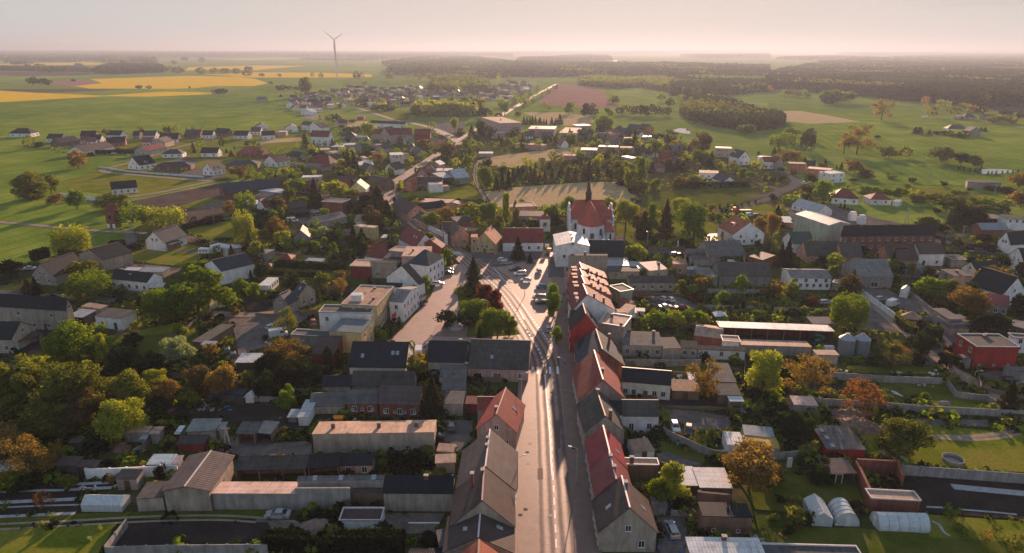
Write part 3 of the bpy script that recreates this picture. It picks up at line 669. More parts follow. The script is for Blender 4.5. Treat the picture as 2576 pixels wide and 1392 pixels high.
# cars
def paint(c):
 n,rgb={'w':('white',(.72,.72,.70)),'s':('silver',(.38,.40,.42)),'k':('black',(.02,.02,.022)),'g':('grey',(.12,.125,.13)),'b':('blue',(.08,.22,.36)),'r':('red',(.36,.03,.03)),'d':('dark green',(.03,.07,.06)),'n':('dark blue',(.03,.05,.09))}[c]
 def f(t,out):
  b=pr(t,out,.28,.6,.15);b.inputs['Coat Weight'].default_value=.6;b.inputs['Base Color'].default_value=(*rgb,1)
 return mat('paint_'+n.replace(' ','_'),f),n
CARC={}
def car_parts(kind):
 if kind in CARC:return CARC[kind]
 # side profiles (y along the car, front at +y): (y, z) outline of body and glass house
 P_={'hatchback':(4.1,1.74,[(-2.05,.32),(-2.05,.85),(-1.95,1.0),(-.1+.9,.98),(1.75,.82),(2.05,.62),(2.05,.3)],[(-1.88,.98),(-1.55,1.42),(-.1,1.47),(.42,1.40),(1.12,.95)]),
    'estate':(4.6,1.78,[(-2.3,.32),(-2.3,.9),(-2.2,1.02),(1.1,1.0),(2.0,.84),(2.3,.64),(2.3,.3)],[(-2.18,1.0),(-2.0,1.44),(-.1,1.49),(.5,1.42),(1.25,.97)]),
    'saloon':(4.5,1.76,[(-2.25,.32),(-2.25,.82),(-2.1,.95),(-1.3,.98),(1.0,.95),(1.95,.8),(2.25,.6),(2.25,.3)],[(-1.6,.95),(-.95,1.38),(-.1,1.42),(.35,1.36),(1.1,.93)]),
    'van':(5.4,1.98,[(-2.7,.35),(-2.7,2.3),(-2.6,2.42),(.95,2.42),(1.25,2.3),(1.35,2.1),(1.95,1.28),(2.6,1.05),(2.7,.7),(2.7,.32)],None),
    'minivan':(4.6,1.85,[(-2.3,.34),(-2.3,1.0),(-2.22,1.12),(1.2,1.08),(2.0,.95),(2.3,.7),(2.3,.32)],[(-2.2,1.1),(-2.1,1.72),(.0,1.78),(.6,1.7),(1.45,1.06)])}[kind]
 L,W,body,gl=P_;hw=W/2;b=MB()
 def sec(pr_,w0,w1=None):
  w1=w0 if w1 is None else w1;zs=[p[1]for p in pr_];z0,z1=min(zs),max(zs)
  ww=[w0+(w1-w0)*((z-z0)/(z1-z0+1e-6))**1.5 for z in zs]
  return[[(-w,y,z)for(y,z),w in zip(pr_,ww)],[(w,y,z)for(y,z),w in zip(pr_,ww)]]
 b.loft(sec(body,hw,hw-.06));roof=None;gm=None
 if gl:
  g=MB();g.loft(sec(gl,hw-.07,hw-.27));gm=g.mesh('windows');gm.materials.append(M['glass'])
  tp=[p for p in gl[1:4]];r=MB();r.loft([[(-hw+.26,tp[0][0]+.02,tp[0][1]+.004),(hw-.26,tp[0][0]+.02,tp[0][1]+.004),(hw-.28,tp[0][0]+.1,tp[0][1]+.03),(-hw+.28,tp[0][0]+.1,tp[0][1]+.03)],
   [(-hw+.26,tp[1][0],tp[1][1]-.01),(hw-.26,tp[1][0],tp[1][1]-.01),(hw-.3,tp[1][0],tp[1][1]+.035),(-hw+.3,tp[1][0],tp[1][1]+.035)],
   [(-hw+.27,tp[2][0],tp[2][1]),(hw-.27,tp[2][0],tp[2][1]),(hw-.3,tp[2][0],tp[2][1]+.03),(-hw+.3,tp[2][0],tp[2][1]+.03)]])
  for sx in(-1,1):  # pillars
   for i,j in((0,1),(3,4)):
    a=gl[i];c=gl[j];wa=hw-.07-(.2 if a[1]>1.2 else 0);wc=hw-.07-(.2 if c[1]>1.2 else 0);r.tube((sx*wa,a[0],a[1]),(sx*wc,c[0],c[1]),.045,n=4)
   r.tube((sx*(hw-.09),-.35,1.0),(sx*(hw-.26),-.35,gl[2][1]-.02),.04,n=4)
  rm=r.mesh('roof')
 else:
  g=MB();g.add([(-hw+.12,1.36,2.05),(hw-.12,1.36,2.05),(hw-.1,1.95,1.33),(-hw+.1,1.95,1.33)],[(0,1,2,3)]);
  for sx in(-1,1):g.add([(sx*(hw+.004),.4,1.35),(sx*(hw+.004),1.7,1.35),(sx*(hw-.03),1.3,1.95),(sx*(hw-.03),.4,1.95)],[(0,1,2,3)])
  for vtx in range(4):x,y,z=g.v[vtx];g.v[vtx]=(x,y+.02,z+.02)
  gm=g.mesh('windows');gm.materials.append(M['glass']);rm=None
 wh=MB();wh.loft([[(s*1.0,.32*math.cos(a*.5236),.32*math.sin(a*.5236))for a in range(12)]for s in(-.1,.1)]);wm=wh.mesh('wheel');wm.materials.append(M['rubber'])
 hb=MB();hb.loft([[(s*1.0,.19*math.cos(a*.5236),.19*math.sin(a*.5236))for a in range(12)]for s in(-.106,.106)]);hm=hb.mesh('rim');hm.materials.append(M['steel'])
 lt=MB();lt.box(-.17,-.03,-.07,.17,.03,.07);lm=lt.mesh('headlight');lm.materials.append(M['frame']);tl=MB();tl.box(-.13,-.03,-.09,.13,.03,.09);tm=tl.mesh('tail_light');tm.materials.append(M['red'])
 CARC[kind]=(L,W,b.mesh('body'),gm,rm,wm,hm,lm,tm);return CARC[kind]
def CAR(kind,col,x,y,ang,label=None,group=None,world=False):
 """x, y: wheels' middle in the picture; ang: heading in degrees, 0 = away along the street, 90 = to the left"""
 g=P(x,y);L,W,bm,gm,rm,wm,hm,lm,tm=car_parts(kind);pm,pn=paint(col)
 nm='van' if kind=='van' else 'car'
 root=empty(nm,(g.x,g.y,RZ+.03),R(ang));o=link('body',bm,root)
 if not bm.materials:bm.materials.append(pm)
 o.material_slots[0].link='OBJECT';o.material_slots[0].material=pm
 wo=link('windows',gm,root)
 if rm:
  if not rm.materials:rm.materials.append(pm)
  r=link('roof',rm,root);r.material_slots[0].link='OBJECT';r.material_slots[0].material=pm
 for sx in(-1,1):
  for sy in(-.31,.31):
   w=link('wheel',wm,root,loc=(sx*(W/2-.09),L*sy,.32))
   if g.length<330:link('rim',hm,w)
  if g.length<330:link('headlight',lm,root,loc=(sx*(W/2-.3),L/2-.02,.66));link('tail_light',tm,root,loc=(sx*(W/2-.25),-L/2+.02,.75))
 BRS.append((g.x,g.y,R(ang),1.8,L/2+1))
 root['category']='van' if nm=='van' else 'car'
 if group:root['group']=group
 LAB.append((root,label,f"{pn} {'panel van' if kind == 'van' else kind}",proj((g.x,g.y,.8))));return root
# small things
def THING(name,label,cat,g,rz=0.0,group=None):
 sz_={'greenhouse':5,'polytunnel':7,'round_pool':3.5,'church':20,'firewood_pile':4}.get(name,1.2);BRS.append((g[0],g[1],rz,sz_,sz_ if name!='polytunnel' else 3))
 r=empty(name,(g[0],g[1],0),rz);r['category']=cat
 if group:r['group']=group
 LAB.append((r,label,name.replace('_',' '),proj((g[0],g[1],1))));return r
def yawof(a,b):d=b-a;return math.atan2(d.y,d.x)
def TUNNEL(label,a,b,w,h,m,name='polytunnel',ribs=5):
 """half-barrel greenhouse from picture point a to b (axis on the ground)"""
 A,B_=P(*a),P(*b);L=(B_-A).length;c=(A+B_)/2;r=THING(name,label,'greenhouse',c,yawof(A,B_));n=14
 arc=[(w/2*math.cos(math.pi*i/n),h*math.sin(math.pi*i/n))for i in range(n+1)]
 MB().loft([[(x,y,z)for y,z in arc]for x in(-L/2,L/2)]).build('cover',m,r)
 for k in range(ribs):
  x=-L/2+L*k/(ribs-1);mb=MB();
  for(y0,z0),(y1,z1)in zip(arc,arc[1:]):mb.tube((x,y0*1.01,z0*1.01),(x,y1*1.01,z1*1.01),.035,n=4)
  mb.build('rib',M['steel'],r)
 e=MB();e.box(-.05,-.45,0,.05,.45,1.9);e.build('door',M['frame'],r,loc=(-L/2-.03,0,0));return r
def GREEN(label,A,B_,D,H,Rr,mode,front='l'):
 """small gabled glasshouse of translucent sheets and bars"""
 a,b=P(*A),P(*B_);a=P(*A,H);b=P(*B_,H);w=(b-a).length;u=(b-a).normalized();n=Vector((-u.y,u.x,0));c=(a+b)/2+n*D/2
 g=mode=='g';L,W=(D,w)if g else(w,D);r=THING('greenhouse',label,'greenhouse',c,math.atan2(u.y,u.x)+(math.pi/2 if g else 0))
 prof=[(-W/2,0),(W/2,0),(W/2,H),(0,H+Rr),(-W/2,H)];MB().loft([[(x,y,z)for y,z in prof]for x in(-L/2,L/2)]).build('cover',M['poly'],r)
 k=max(3,int(L/.9));mb=MB()
 for i in range(k+1):
  x=-L/2+L*i/k
  for s in(-1,1):mb.tube((x,s*W/2*1.01,0),(x,s*W/2*1.01,H),.03,n=4).tube((x,s*W/2*1.01,H),(x,0,H+Rr+.03),.03,n=4)
 for s in(-1,1):mb.tube((-L/2,s*W/2*1.01,H),(L/2,s*W/2*1.01,H),.045,n=4)
 mb.tube((-L/2,0,H+Rr+.03),(L/2,0,H+Rr+.03),.05,n=4);mb.build('frame',M['frame'],r);return r
def LAMP(x,y,yt=None,h=None,rz=0,label=None,double=False,group='street lamps'):
 g=P(x,y);h=h or zat(g,q(x,yt)[1]);r=THING('street_lamp',label,'lamp',g,R(rz),group)
 MB().lathe([(.12,0),(.09,h*.4),(.06,h)],8).build('pole',M['pole'],r);a=MB();a.tube((0,0,h),(1.2,0,h+.25),.045,n=5)
 if double:a.tube((0,0,h),(-1.2,0,h+.25),.045,n=5)
 a.build('arm',M['steel'],r)
 for s in((1,-1)if double else(1,)):MB().box(-.35,-.13,-.06,.35,.13,.08).build('lamp_head',M['frame'],r,loc=(s*1.45,0,h+.27))
 return r
def POLEA(x,y,yt,label=None,aframe=False,rz=0):
 g=P(x,y);h=zat(g,q(x,yt)[1]);r=THING('power_pole',label,'pole',g,R(rz),'power poles')
 if aframe:MB().tube((-1.1*h/9,0,0),(0,0,h),.16,.11).build('leg',M['pole'],r);MB().tube((1.1*h/9,0,0),(0,0,h),.16,.11).build('leg',M['pole'],r)
 else:MB().lathe([(.17,0),(.10,h)],8).build('pole',M['pole'],r)
 MB().box(-1.0,-.06,h-.5,1.0,.06,h-.36).build('crossarm',M['steel'],r)
 for i in(-.85,0,.85):MB().lathe([(.05,h-.36),(.08,h-.25),(.05,h-.12)],6,(i,0)).build('insulator',M['cap'],r)
 return r
def HEAP(label,x,y,w,h,m,name='soil_heap',cat='heap',seed=1,d=None):
 g=P(x,y);rg=random.Random(seed);r_=THING(name,label,cat,g);n=18;d=d or w*.7
 R_=[]
 for k in range(6):
  t=k/5;rr=max(.02,math.cos(t*1.5708))**.8;R_.append([((w/2)*rr*math.cos(i*6.283/n)*rg.uniform(.9,1.08)+.01*math.cos(i),(d/2)*rr*math.sin(i*6.283/n)*rg.uniform(.9,1.08)+.01*math.sin(i),h*t*rg.uniform(.92,1.05))for i in range(n)])
 MB().loft(R_).build('heap',m,r_);return r_
def WOOD(label,x,y,w,d,h,seed=1,n=160,col='brick_rubble',name='firewood_pile'):
 """pile of many loose logs or bricks; they lie on one another, so the pile is one thing"""
 g=P(x,y);rg=random.Random(seed);r=THING(name,label,'pile',g);mb=MB()
 for i in range(n):
  t=rg.random();a=rg.uniform(0,6.28);rr=math.sqrt(rg.random());px,py=w/2*rr*math.cos(a),d/2*rr*math.sin(a);pz=h*(1-rr**2)*rg.random()
  s=rg.uniform(.2,.5);c=Vector((px,py,pz+.1));v=Vector((rg.uniform(-1,1),rg.uniform(-1,1),rg.uniform(-.3,.3))).normalized();mb.tube(c-v*s,c+v*s,.11+.05*rg.random(),n=5)
 core=[]
 for k in range(5):rr=math.cos(k/4*1.5);core.append([(w/2*rr*math.cos(i*.5236),d/2*rr*math.sin(i*.5236),h*.8*k/4)for i in range(12)])
 mb.loft(core);mb.build('logs',plain('logs_'+col,{'wood':(.26,.17,.12),'brick_rubble':(.25,.13,.10),'grey':(.25,.23,.2)}[col],.9,var=.2),r);return r
def PERSON(x,y,top,legs,rz=0,label=None):
 g=P(x,y);o=bpy.data.meshes.new('person');
 vs=[(0,0,.92),(0,0,1.2),(0,0,1.42),(0,0,1.52),(0,.02,1.68),(-.1,0,.88),(-.12,.1,.48),(-.12,.04,.06),(-.12,.18,.03),(.1,0,.88),(.12,-.1,.48),(.12,-.24,.08),(.12,-.1,.04),(-.2,0,1.4),(-.27,-.06,1.12),(-.25,.1,.88),(.2,0,1.4),(.27,.06,1.12),(.25,.2,.92)]
 es=[(0,1),(1,2),(2,3),(3,4),(0,5),(5,6),(6,7),(7,8),(0,9),(9,10),(10,11),(11,12),(2,13),(13,14),(14,15),(2,16),(16,17),(17,18)]
 rd=[.15,.15,.12,.06,.105,.09,.065,.045,.04,.09,.065,.045,.04,.06,.045,.035,.06,.045,.035]
 o.from_pydata(vs,es,[]);b=link('person',o,None,M['cloth'],loc=(g.x,g.y,.13),rot=(0,0,R(rz)));md=b.modifiers.new('skin','SKIN')
 for i,r_ in enumerate(rd):o.skin_vertices[0].data[i].radius=(r_,r_*.8)
 o.skin_vertices[0].data[0].use_root=True;s=b.modifiers.new('sub','SUBSURF');s.levels=1;s.render_levels=1
 b['category']='person';LAB.append((b,label,'walking person',proj((g.x,g.y,1))))
 t=MB();t.lathe([(.17,.0),(.20,.25),(.19,.5),(.08,.56)],10);t.build('jacket',plain('cloth_'+top,{'dark':(.03,.03,.04),'red':(.3,.03,.03),'light':(.5,.48,.45)}[top],.9),b,loc=(0,0,.92))
 MB().lathe([(.0,.0),(.11,.03),(.12,.1),(.05,.17),(0,.18)],8).build('hair',plain('hair',(.05,.03,.02),.8),b,loc=(0,-.01,1.62));return b
# labels, written last
LMK=[]  # (text, picture position) of things one can find at once
def LM(text,x,y):LMK.append((text,q(x,y)))
ORD=['nearest','second','third','fourth','fifth','sixth','seventh','eighth','ninth','tenth','eleventh','twelfth','thirteenth','fourteenth','fifteenth','sixteenth','seventeenth','eighteenth','nineteenth','twentieth',
    'twenty-first','twenty-second','twenty-third','twenty-fourth','twenty-fifth','twenty-sixth','twenty-seventh','twenty-eighth','twenty-ninth','thirtieth']
def rel(p,l):
 dx,dy=p[0]-l[0],(p[1]-l[1])*1.6
 if abs(dx)>abs(dy):return 'right of' if dx>0 else 'left of'
 return 'in front of' if dy>0 else 'behind'
def finish_labels():
 by={};used={l for _,l,_,_ in LAB if l};taken=set()
 for o,l,d,p in LAB:
  if l and l not in taken:o['label']=l;taken.add(l);continue
  ls=sorted(LMK,key=lambda m:(m[1][0]-p[0])**2+((m[1][1]-p[1])*1.6)**2)
  m=ls[0];key=(d,rel(p,m[1]),m[0]);by.setdefault(key,[]).append((math.hypot(p[0]-m[1][0],(p[1]-m[1][1])*1.6),o,p,m))
 for(d,r_,m),L in by.items():
  if len(d.split())+len(m.split())>10:d=d.replace('-crowned','').replace('drooping ','')
  L.sort(key=lambda t:t[0])
  for i,(ds,o,p,lm)in enumerate(L):
   if len(L)==1:o['label']=f"{d} {r_} the {m}"
   elif i==0:o['label']=f"{d} {r_} the {m}, nearest"
   else:o['label']=f"{d} {r_} the {m}, {ORD[min(i, 29)]} nearest"
# ground, fields, roads
ms=MB();
for a_,b_ in((-58000,0),(0,58000)):
 for c_,d_ in((-58000,0),(0,58000)):ms.add([(a_,c_,0),(b_,c_,0),(b_,d_,0),(a_,d_,0)],[(0,1,2,3)])
go=link('ground',ms.mesh('ground'),None,GM['field2']);go['kind']='structure'
TU()
GP('garden_ground','base',[(-500,662),(150,657),(310,600),(345,570),(470,530),(560,470),(700,440),(760,400),(900,372),(1000,340),(1150,330),(1200,340),(1400,330),(1660,335),(1800,390),(2000,440),(2100,520),(2300,545),(2576,545),(3100,560),(3500,1392),(3300,2200),(-900,2200),(-900,1100)],.01)
T(0,0)
F_=lambda m,pts,n='field',**k:GP(n,m,pts,**k)
F_('rape',[(905,420),(1900,387),(2400,395),(2576,420),(2700,460),(2560,490),(2150,490),(1980,510),(1720,518),(900,515),(740,490),(1030,460)],'rapeseed_field')
F_('rape',[(-200,530),(0,535),(300,555),(1050,586),(1650,545),(1990,550),(2150,560),(2130,572),(1500,597),(1060,592),(0,652),(-300,672)],'rapeseed_field')
F_('plough',[(-100,520),(700,520),(1280,522),(700,550),(380,555),(0,535)],'ploughed_field')
F_('pinksoil',[(560,435),(880,430),(1000,460),(720,495),(520,480)],'bare_field')
F_('rape',[(-100,268),(860,250),(1040,258),(1000,275),(-100,285)],'rapeseed_field')
F_('rape',[(1850,335),(1900,300),(2576,283),(3076,285),(2900,300),(2576,330),(2100,326)],'rapeseed_field')
F_('rape',[(2080,218),(2576,216),(3100,204),(2900,216),(2500,228)],'rapeseed_field')
F_('rape',[(2030,374),(2576,352),(3276,356),(3746,374),(3736,402),(3376,405),(2576,405)],'rapeseed_field')
F_('rape',[(680,224),(900,224),(1000,230),(700,236)],'rapeseed_field')
F_('plough',[(0,345),(640,350),(980,368),(760,385),(180,388),(0,378)],'ploughed_field')
F_('field',[(-400,670),(0,655),(1060,594),(1500,600),(2130,575),(2300,560),(2576,600),(2870,690),(3040,850),(2700,890),(2450,920),(1800,940),(800,960),(-500,1010)],'crop_field')
F_('field',[(2576,410),(4176,397),(4876,420),(4876,450),(4276,470),(3976,530),(3476,512),(3136,590),(2976,600),(2576,600),(2300,560),(2560,492),(2700,462)],'crop_field')
T(1,0)
F_('sand',[(440,780),(640,760),(720,830),(560,830)],'bare_lot')
F_('yard',[(1700,850),(2100,850),(2100,940),(1900,985),(1700,930)],'parking_lot')
F_('straw',[(820,840),(1130,845),(1100,880),(950,910),(850,890)],'dry_field')
T(2,0)
F_('pinksoil',[(440,480),(560,470),(800,500),(930,545),(960,640),(1060,690),(1030,720),(600,700),(420,680),(280,660),(300,600)],'bare_field')
F_('field',[(280,665),(500,700),(500,750),(110,750)],'crop_field')
F_('field2',[(1290,525),(1400,540),(1480,580),(1500,660),(1420,690),(1090,650),(1080,610),(1320,610)],'crop_field')
F_('straw',[(110,755),(510,755),(800,800),(830,850),(700,890),(400,890)],'dry_field')
F_('field',[(2160,560),(2576,545),(3440,600),(3780,625),(5300,700),(5300,1500),(4700,1330),(3600,1200),(3000,1100),(2900,1040),(2450,960),(2500,800),(2350,760),(2150,640),(2050,610)],'crop_field')
F_('straw',[(2350,745),(2900,740),(3200,790),(3500,850),(3000,870),(2700,840),(2500,790)],'dry_field')
F_('straw',[(1130,270),(1400,283),(1780,266),(1500,255)],'far_field')
F_('plough',[(4720,700),(5300,700),(5300,770),(4900,745)],'ploughed_field')
F_('field2',[(2180,630),(2576,610),(2576,700),(2400,700)],'crop_field')
ZL[1]=.0015
T(0,1)
F_('field',[(-800,-20),(350,5),(420,90),(560,150),(900,190),(1280,200),(1280,250),(1000,320),(1050,350),(1400,380),(1000,470),(680,520),(600,560),(700,650),(900,740),(1100,760),(1250,940),(0,832),(-900,780)],'crop_field')
F_('field',[(-900,800),(0,862),(700,915),(1290,970),(1300,1010),(1000,1080),(800,1130),(400,1220),(200,1290),(-900,1300)],'crop_field')
F_('grass',[(1000,340),(1400,380),(2040,445),(1640,545),(1290,600),(1040,560),(680,520),(600,440)],'rough_grass')
F_('plough',[(1310,640),(1640,572),(2130,475),(2300,440),(2500,520),(2480,640),(2250,760),(1830,870),(1760,700),(1450,690)],'ploughed_field')
F_('grass',[(1790,690),(2100,600),(2300,640),(2200,690),(2000,720)],'rough_grass')
F_('dirt',[(1990,690),(2250,620),(2400,640),(2300,690),(2020,720)],'dirt_yard')
F_('grass',[(1190,1200),(1480,1110),(1860,1060),(2100,1110),(2040,1290),(1880,1300),(1300,1240)],'lawn')
F_('grass',[(1840,900),(2350,830),(2576,900),(2560,1060),(2000,1020)],'lawn')
F_('dirt',[(1730,1130),(2000,1120),(2080,1165),(1900,1165)],'dirt_yard')
F_('dirt',[(1170,1250),(1870,1310),(1700,1391),(1160,1360)],'dirt_yard')
F_('yard',[(600,0),(3300,-60),(3300,20),(2400,30),(1600,130),(800,140)],'housing_ground')
F_('grass',[(1000,10),(2600,-50),(3200,-40),(3200,20),(2500,70),(1700,110),(1100,100)],'garden_lawn')
F_('grass',[(1280,250),(1520,190),(1800,110),(2560,120),(2576,330),(2200,420),(1100,345)],'garden_lawn')
F_('yard',[(1700,300),(2200,300),(2300,400),(2050,420),(1600,370)],'yard')
F_('yard',[(1700,220),(1960,190),(2000,250),(1800,270)],'yard')
T(1,1)
F_('grass',[(20,60),(440,10),(470,80),(330,110),(100,130)],'garden_lawn')
F_('straw',[(0,30),(460,-10),(460,30),(0,60)],'dry_field')
F_('dirt',[(330,150),(600,170),(500,210),(350,200)],'bare_lot')
F_('grass',[(800,200),(900,195),(900,260),(820,270)],'garden_lawn')
F_('grass',[(1400,560),(2150,480),(2260,560),(2280,630),(1680,590),(1430,600)],'lawn')
F_('straw',[(2220,230),(2380,190),(2576,160),(3200,90),(3400,100),(3050,210),(2576,300),(2300,270)],'dry_field')
F_('straw',[(2290,540),(2576,500),(3250,450),(3650,440),(3760,530),(3900,640),(3400,680),(2750,700),(2400,700)],'dry_field')
F_('yard',[(540,730),(760,700),(820,790),(600,860),(320,870),(380,800)],'yard')
F_('soil',[(480,960),(960,960),(960,1050),(500,1030)],'vegetable_bed')
F_('grass',[(100,1140),(480,1180),(640,1270),(400,1290),(200,1260)],'lawn')
F_('grass',[(0,1310),(900,1370),(900,1420),(0,1420)],'lawn')
F_('yard',[(2000,1150),(2576,1150),(2960,1180),(3020,1391),(2960,1480),(2700,1480),(2300,1391)],'parking_lot')
T(2,1)
F_('lawn',[(1240,640),(1330,560),(1900,510),(2350,500),(2560,600),(2200,680),(2000,740),(1300,740),(1260,690)],'lawn')
F_('grass',[(1050,860),(1500,820),(2100,850),(2050,960),(1600,1050),(1180,1060),(1050,960)],'churchyard_lawn')
F_('dirt',[(1040,980),(1150,970),(1130,1060),(1040,1060)],'dirt_path')
F_('plaza',[(1900,970),(2100,960),(2110,1050),(1960,1070)],'courtyard')
F_('grass',[(2380,680),(2576,660),(2700,760),(2500,790),(2300,770)],'rough_grass')
T(3,1)
F_('field2',[(820,690),(1600,680),(1810,760),(1800,860),(1240,870),(900,750)],'meadow')
F_('yard',[(150,700),(700,690),(1250,860),(1000,900),(200,820)],'yard')
F_('field',[(1120,470),(2000,480),(2200,560),(2400,600),(2576,590),(2576,330),(1900,280),(1100,280),(800,300),(900,440)],'crop_field')
F_('grass',[(1100,480),(1700,500),(2000,540),(2300,600),(2100,720),(1600,640)],'rough_grass')
T(0,2)
F_('grass',[(1200,590),(1700,480),(2120,500),(1900,620),(1560,620),(1380,760),(1000,900),(1100,640)],'lawn')
F_('lawn',[(1000,620),(2000,560),(2000,800),(1700,900),(900,900)],'orchard_grass')
F_('yard',[(2330,500),(2576,400),(3000,360),(3150,380),(3000,480),(2800,560),(2700,700),(2400,800),(2380,640)],'yard')
F_('dirt',[(2060,360),(2576,400),(2576,480),(2380,500),(2100,410)],'dirt_track')
F_('straw',[(2130,160),(2380,170),(2300,300),(2100,350)],'dry_lawn')
F_('soil',[(2400,250),(2576,230),(2900,300),(2800,380),(2500,360)],'vegetable_bed')
F_('soil',[(0,490),(700,520),(640,700),(200,800),(100,600)],'farmyard')
F_('soil',[(1600,1300),(2576,1290),(3600,1360),(3000,1560),(2300,1500),(1700,1420)],'dark_plot')
T(1,2)
F_('grass',[(520,350),(720,240),(820,260),(640,360)],'lawn')
F_('soil',[(640,80),(960,60),(960,200),(700,200)],'vegetable_bed')
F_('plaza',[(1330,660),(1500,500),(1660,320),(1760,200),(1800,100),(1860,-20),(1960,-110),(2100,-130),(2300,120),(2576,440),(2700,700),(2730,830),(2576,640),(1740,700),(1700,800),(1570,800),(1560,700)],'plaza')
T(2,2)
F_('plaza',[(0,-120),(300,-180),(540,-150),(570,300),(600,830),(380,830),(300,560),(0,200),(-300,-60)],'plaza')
F_('yard',[(1290,220),(1380,165),(1640,180),(1900,300),(1880,340),(1480,320)],'parking_lot')
F_('lawn',[(1600,880),(2000,850),(2000,1000),(1620,1060)],'lawn')
F_('dirt',[(1480,1340),(1740,1340),(2240,1420),(2160,1560),(1640,1440)],'yard')
F_('soil',[(1150,1200),(2300,1240),(2400,1391),(1500,1330)],'farmyard')
F_('lawn',[(1900,300),(2576,260),(2576,340),(2000,360)],'garden_lawn')
T(3,2)
F_('yard',[(930,230),(1400,580),(900,540),(930,380)],'yard')
F_('dirt',[(1340,240),(1480,200),(1680,390),(1440,390)],'bare_lot')
F_('yard',[(930,120),(1200,130),(1700,390),(1440,390),(1350,340),(960,180)],'yard')
F_('lawn',[(640,920),(1800,900),(1700,990),(640,970)],'orchard_grass')
F_('soil',[(240,1050),(760,1090),(740,1160),(240,1160)],'vegetable_bed')
F_('lawn',[(1100,1070),(1800,1090),(2200,1240),(2300,1330),(1200,1260)],'garden_lawn')
F_('grass',[(1560,1290),(1900,1250),(2260,1340),(1900,1350)],'lawn')
F_('yard',[(2100,950),(2400,960),(2560,1040),(2300,1060),(2150,1010)],'yard')
F_('soil',[(-200,600),(680,620),(700,740),(-200,700)],'farmyard')
T(3,3)
F_('grass',[(900,120),(1560,100),(2576,200),(3200,300),(3200,640),(2576,586),(1330,500),(1000,430)],'pasture')
F_('soil',[(1330,600),(2576,690),(3200,740),(3200,1090),(2500,1060),(1540,990),(1370,850)],'vegetable_field')
F_('yard',[(1390,40),(2200,60),(2220,130),(1520,110)],'gravel_lot')
F_('lawn',[(600,600),(900,740),(960,900),(600,900),(60,820),(80,620)],'lawn')
F_('lawn',[(0,1150),(900,1150),(2576,1280),(3200,1320),(3200,1700),(-200,1700),(-100,1200)],'garden_lawn')
F_('grass',[(1590,1010),(3200,1130),(3200,1330),(1620,1240)],'orchard_grass')
strip('dirt_track','sand',[(1560,215),(1900,230),(2200,215),(2450,170),(2576,100)],1.3,sm=3)
strip('dirt_track','sand',[(1700,240),(2000,260),(2300,250),(2576,190)],1.0,sm=3)
strip('frost_sheet','film',[(1850,730),(2200,765),(2576,800),(3100,850)],1.8)
strip('frost_sheet','film',[(1590,935),(1760,942)],.5);strip('frost_sheet','film',[(1920,960),(2240,985),(2500,1012)],.45)
T(2,3)
F_('yard',[(1480,60),(1500,20),(2150,10),(2160,150),(1850,170),(1700,90)],'gravel_yard')
F_('lawn',[(1440,260),(2060,440),(1900,520),(1500,400)],'lawn')
F_('yard',[(1450,400),(1560,380),(1950,520),(1500,520)],'gravel_yard')
F_('yard',[(1450,1050),(1740,1010),(1780,1500),(1500,1500)],'driveway')
F_('lawn',[(2300,700),(2576,640),(2900,700),(2900,1000),(2450,960)],'lawn')
T(1,3)
F_('yard',[(1850,60),(2180,60),(2180,260),(2030,380),(1830,280)],'yard')
F_('yard',[(0,300),(560,270),(560,420),(0,430)],'yard')
F_('dirt',[(0,1020),(800,1160),(1300,1180),(1300,1000),(1900,1000),(1800,1200),(600,1230),(0,1180)],'building_plot')
T(0,3)
F_('soil',[(-400,700),(1150,680),(1100,760),(850,800),(800,990),(-400,1040)],'vegetable_field')
F_('lawn',[(-400,1045),(900,1000),(1380,990),(2900,960),(2900,1060),(1300,1060),(-400,1180)],'grass_verge')
F_('grass',[(-500,1180),(1180,1110),(1000,1391),(1000,1600),(-700,1600)],'lawn')
F_('soil',[(1310,1100),(2700,1090),(2800,1300),(1150,1340)],'allotment')
F_('yard',[(2180,240),(2576,200),(2800,300),(2800,420),(2380,430),(2200,370)],'yard')
for y_ in(700,752):strip('frost_sheet','film',[(700,y_+10),(1130,y_-10)],.9)
strip('frost_sheet','film',[(-300,800),(400,770),(650,768)],.7);strip('frost_sheet','film',[(-300,905),(370,875),(820,855)],1.0)
strip('frost_sheet','film',[(-200,955),(400,925),(800,915)],.45);strip('frost_sheet','film',[(-300,1050),(500,1012),(760,1000)],.8)
strip('wheel_track','sand',[(-400,1130),(0,1110),(700,1078),(1500,1030),(2200,1020),(2576,1040),(3300,1120)],.55,sm=3);strip('wheel_track','sand',[(-400,1190),(0,1162),(700,1125),(1500,1080),(2200,1065),(2576,1090)],.55,sm=3)
# roads
TU()
ROAD=[(1412,1700),(1406,1500),(1400,1392),(1392,1250),(1385,1130),(1380,1044),(1374,960),(1366,903),(1345,866),(1313,814),(1283,765),(1258,733),(1222,700),(1190,672),(1160,643),(1094,600),(1034,555),(999,528),(981,503),(974,487),(986,465),(1019,443),(1069,410),(1106,385),(1140,362),(1185,335),(1262,290),(1330,250),(1398,213)]
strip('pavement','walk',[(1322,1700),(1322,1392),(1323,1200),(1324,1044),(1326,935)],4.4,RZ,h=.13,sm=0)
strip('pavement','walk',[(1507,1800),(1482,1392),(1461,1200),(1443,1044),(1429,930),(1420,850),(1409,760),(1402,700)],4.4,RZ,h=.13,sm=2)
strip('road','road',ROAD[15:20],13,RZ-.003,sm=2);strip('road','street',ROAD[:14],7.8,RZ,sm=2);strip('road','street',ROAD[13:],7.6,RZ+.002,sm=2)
T(2,2)
strip('centre_line','line',[(450,2300),(452,1500),(440,1180+1391),(366,1391)],.16,RZ+.006,sm=0)if 0 else None
TU()
strip('centre_line','line',[(1402,1560),(1400,1392),(1396,1300),(1391,1200)],.26,RZ+.006,sm=2,dash=(2.2,1.6))
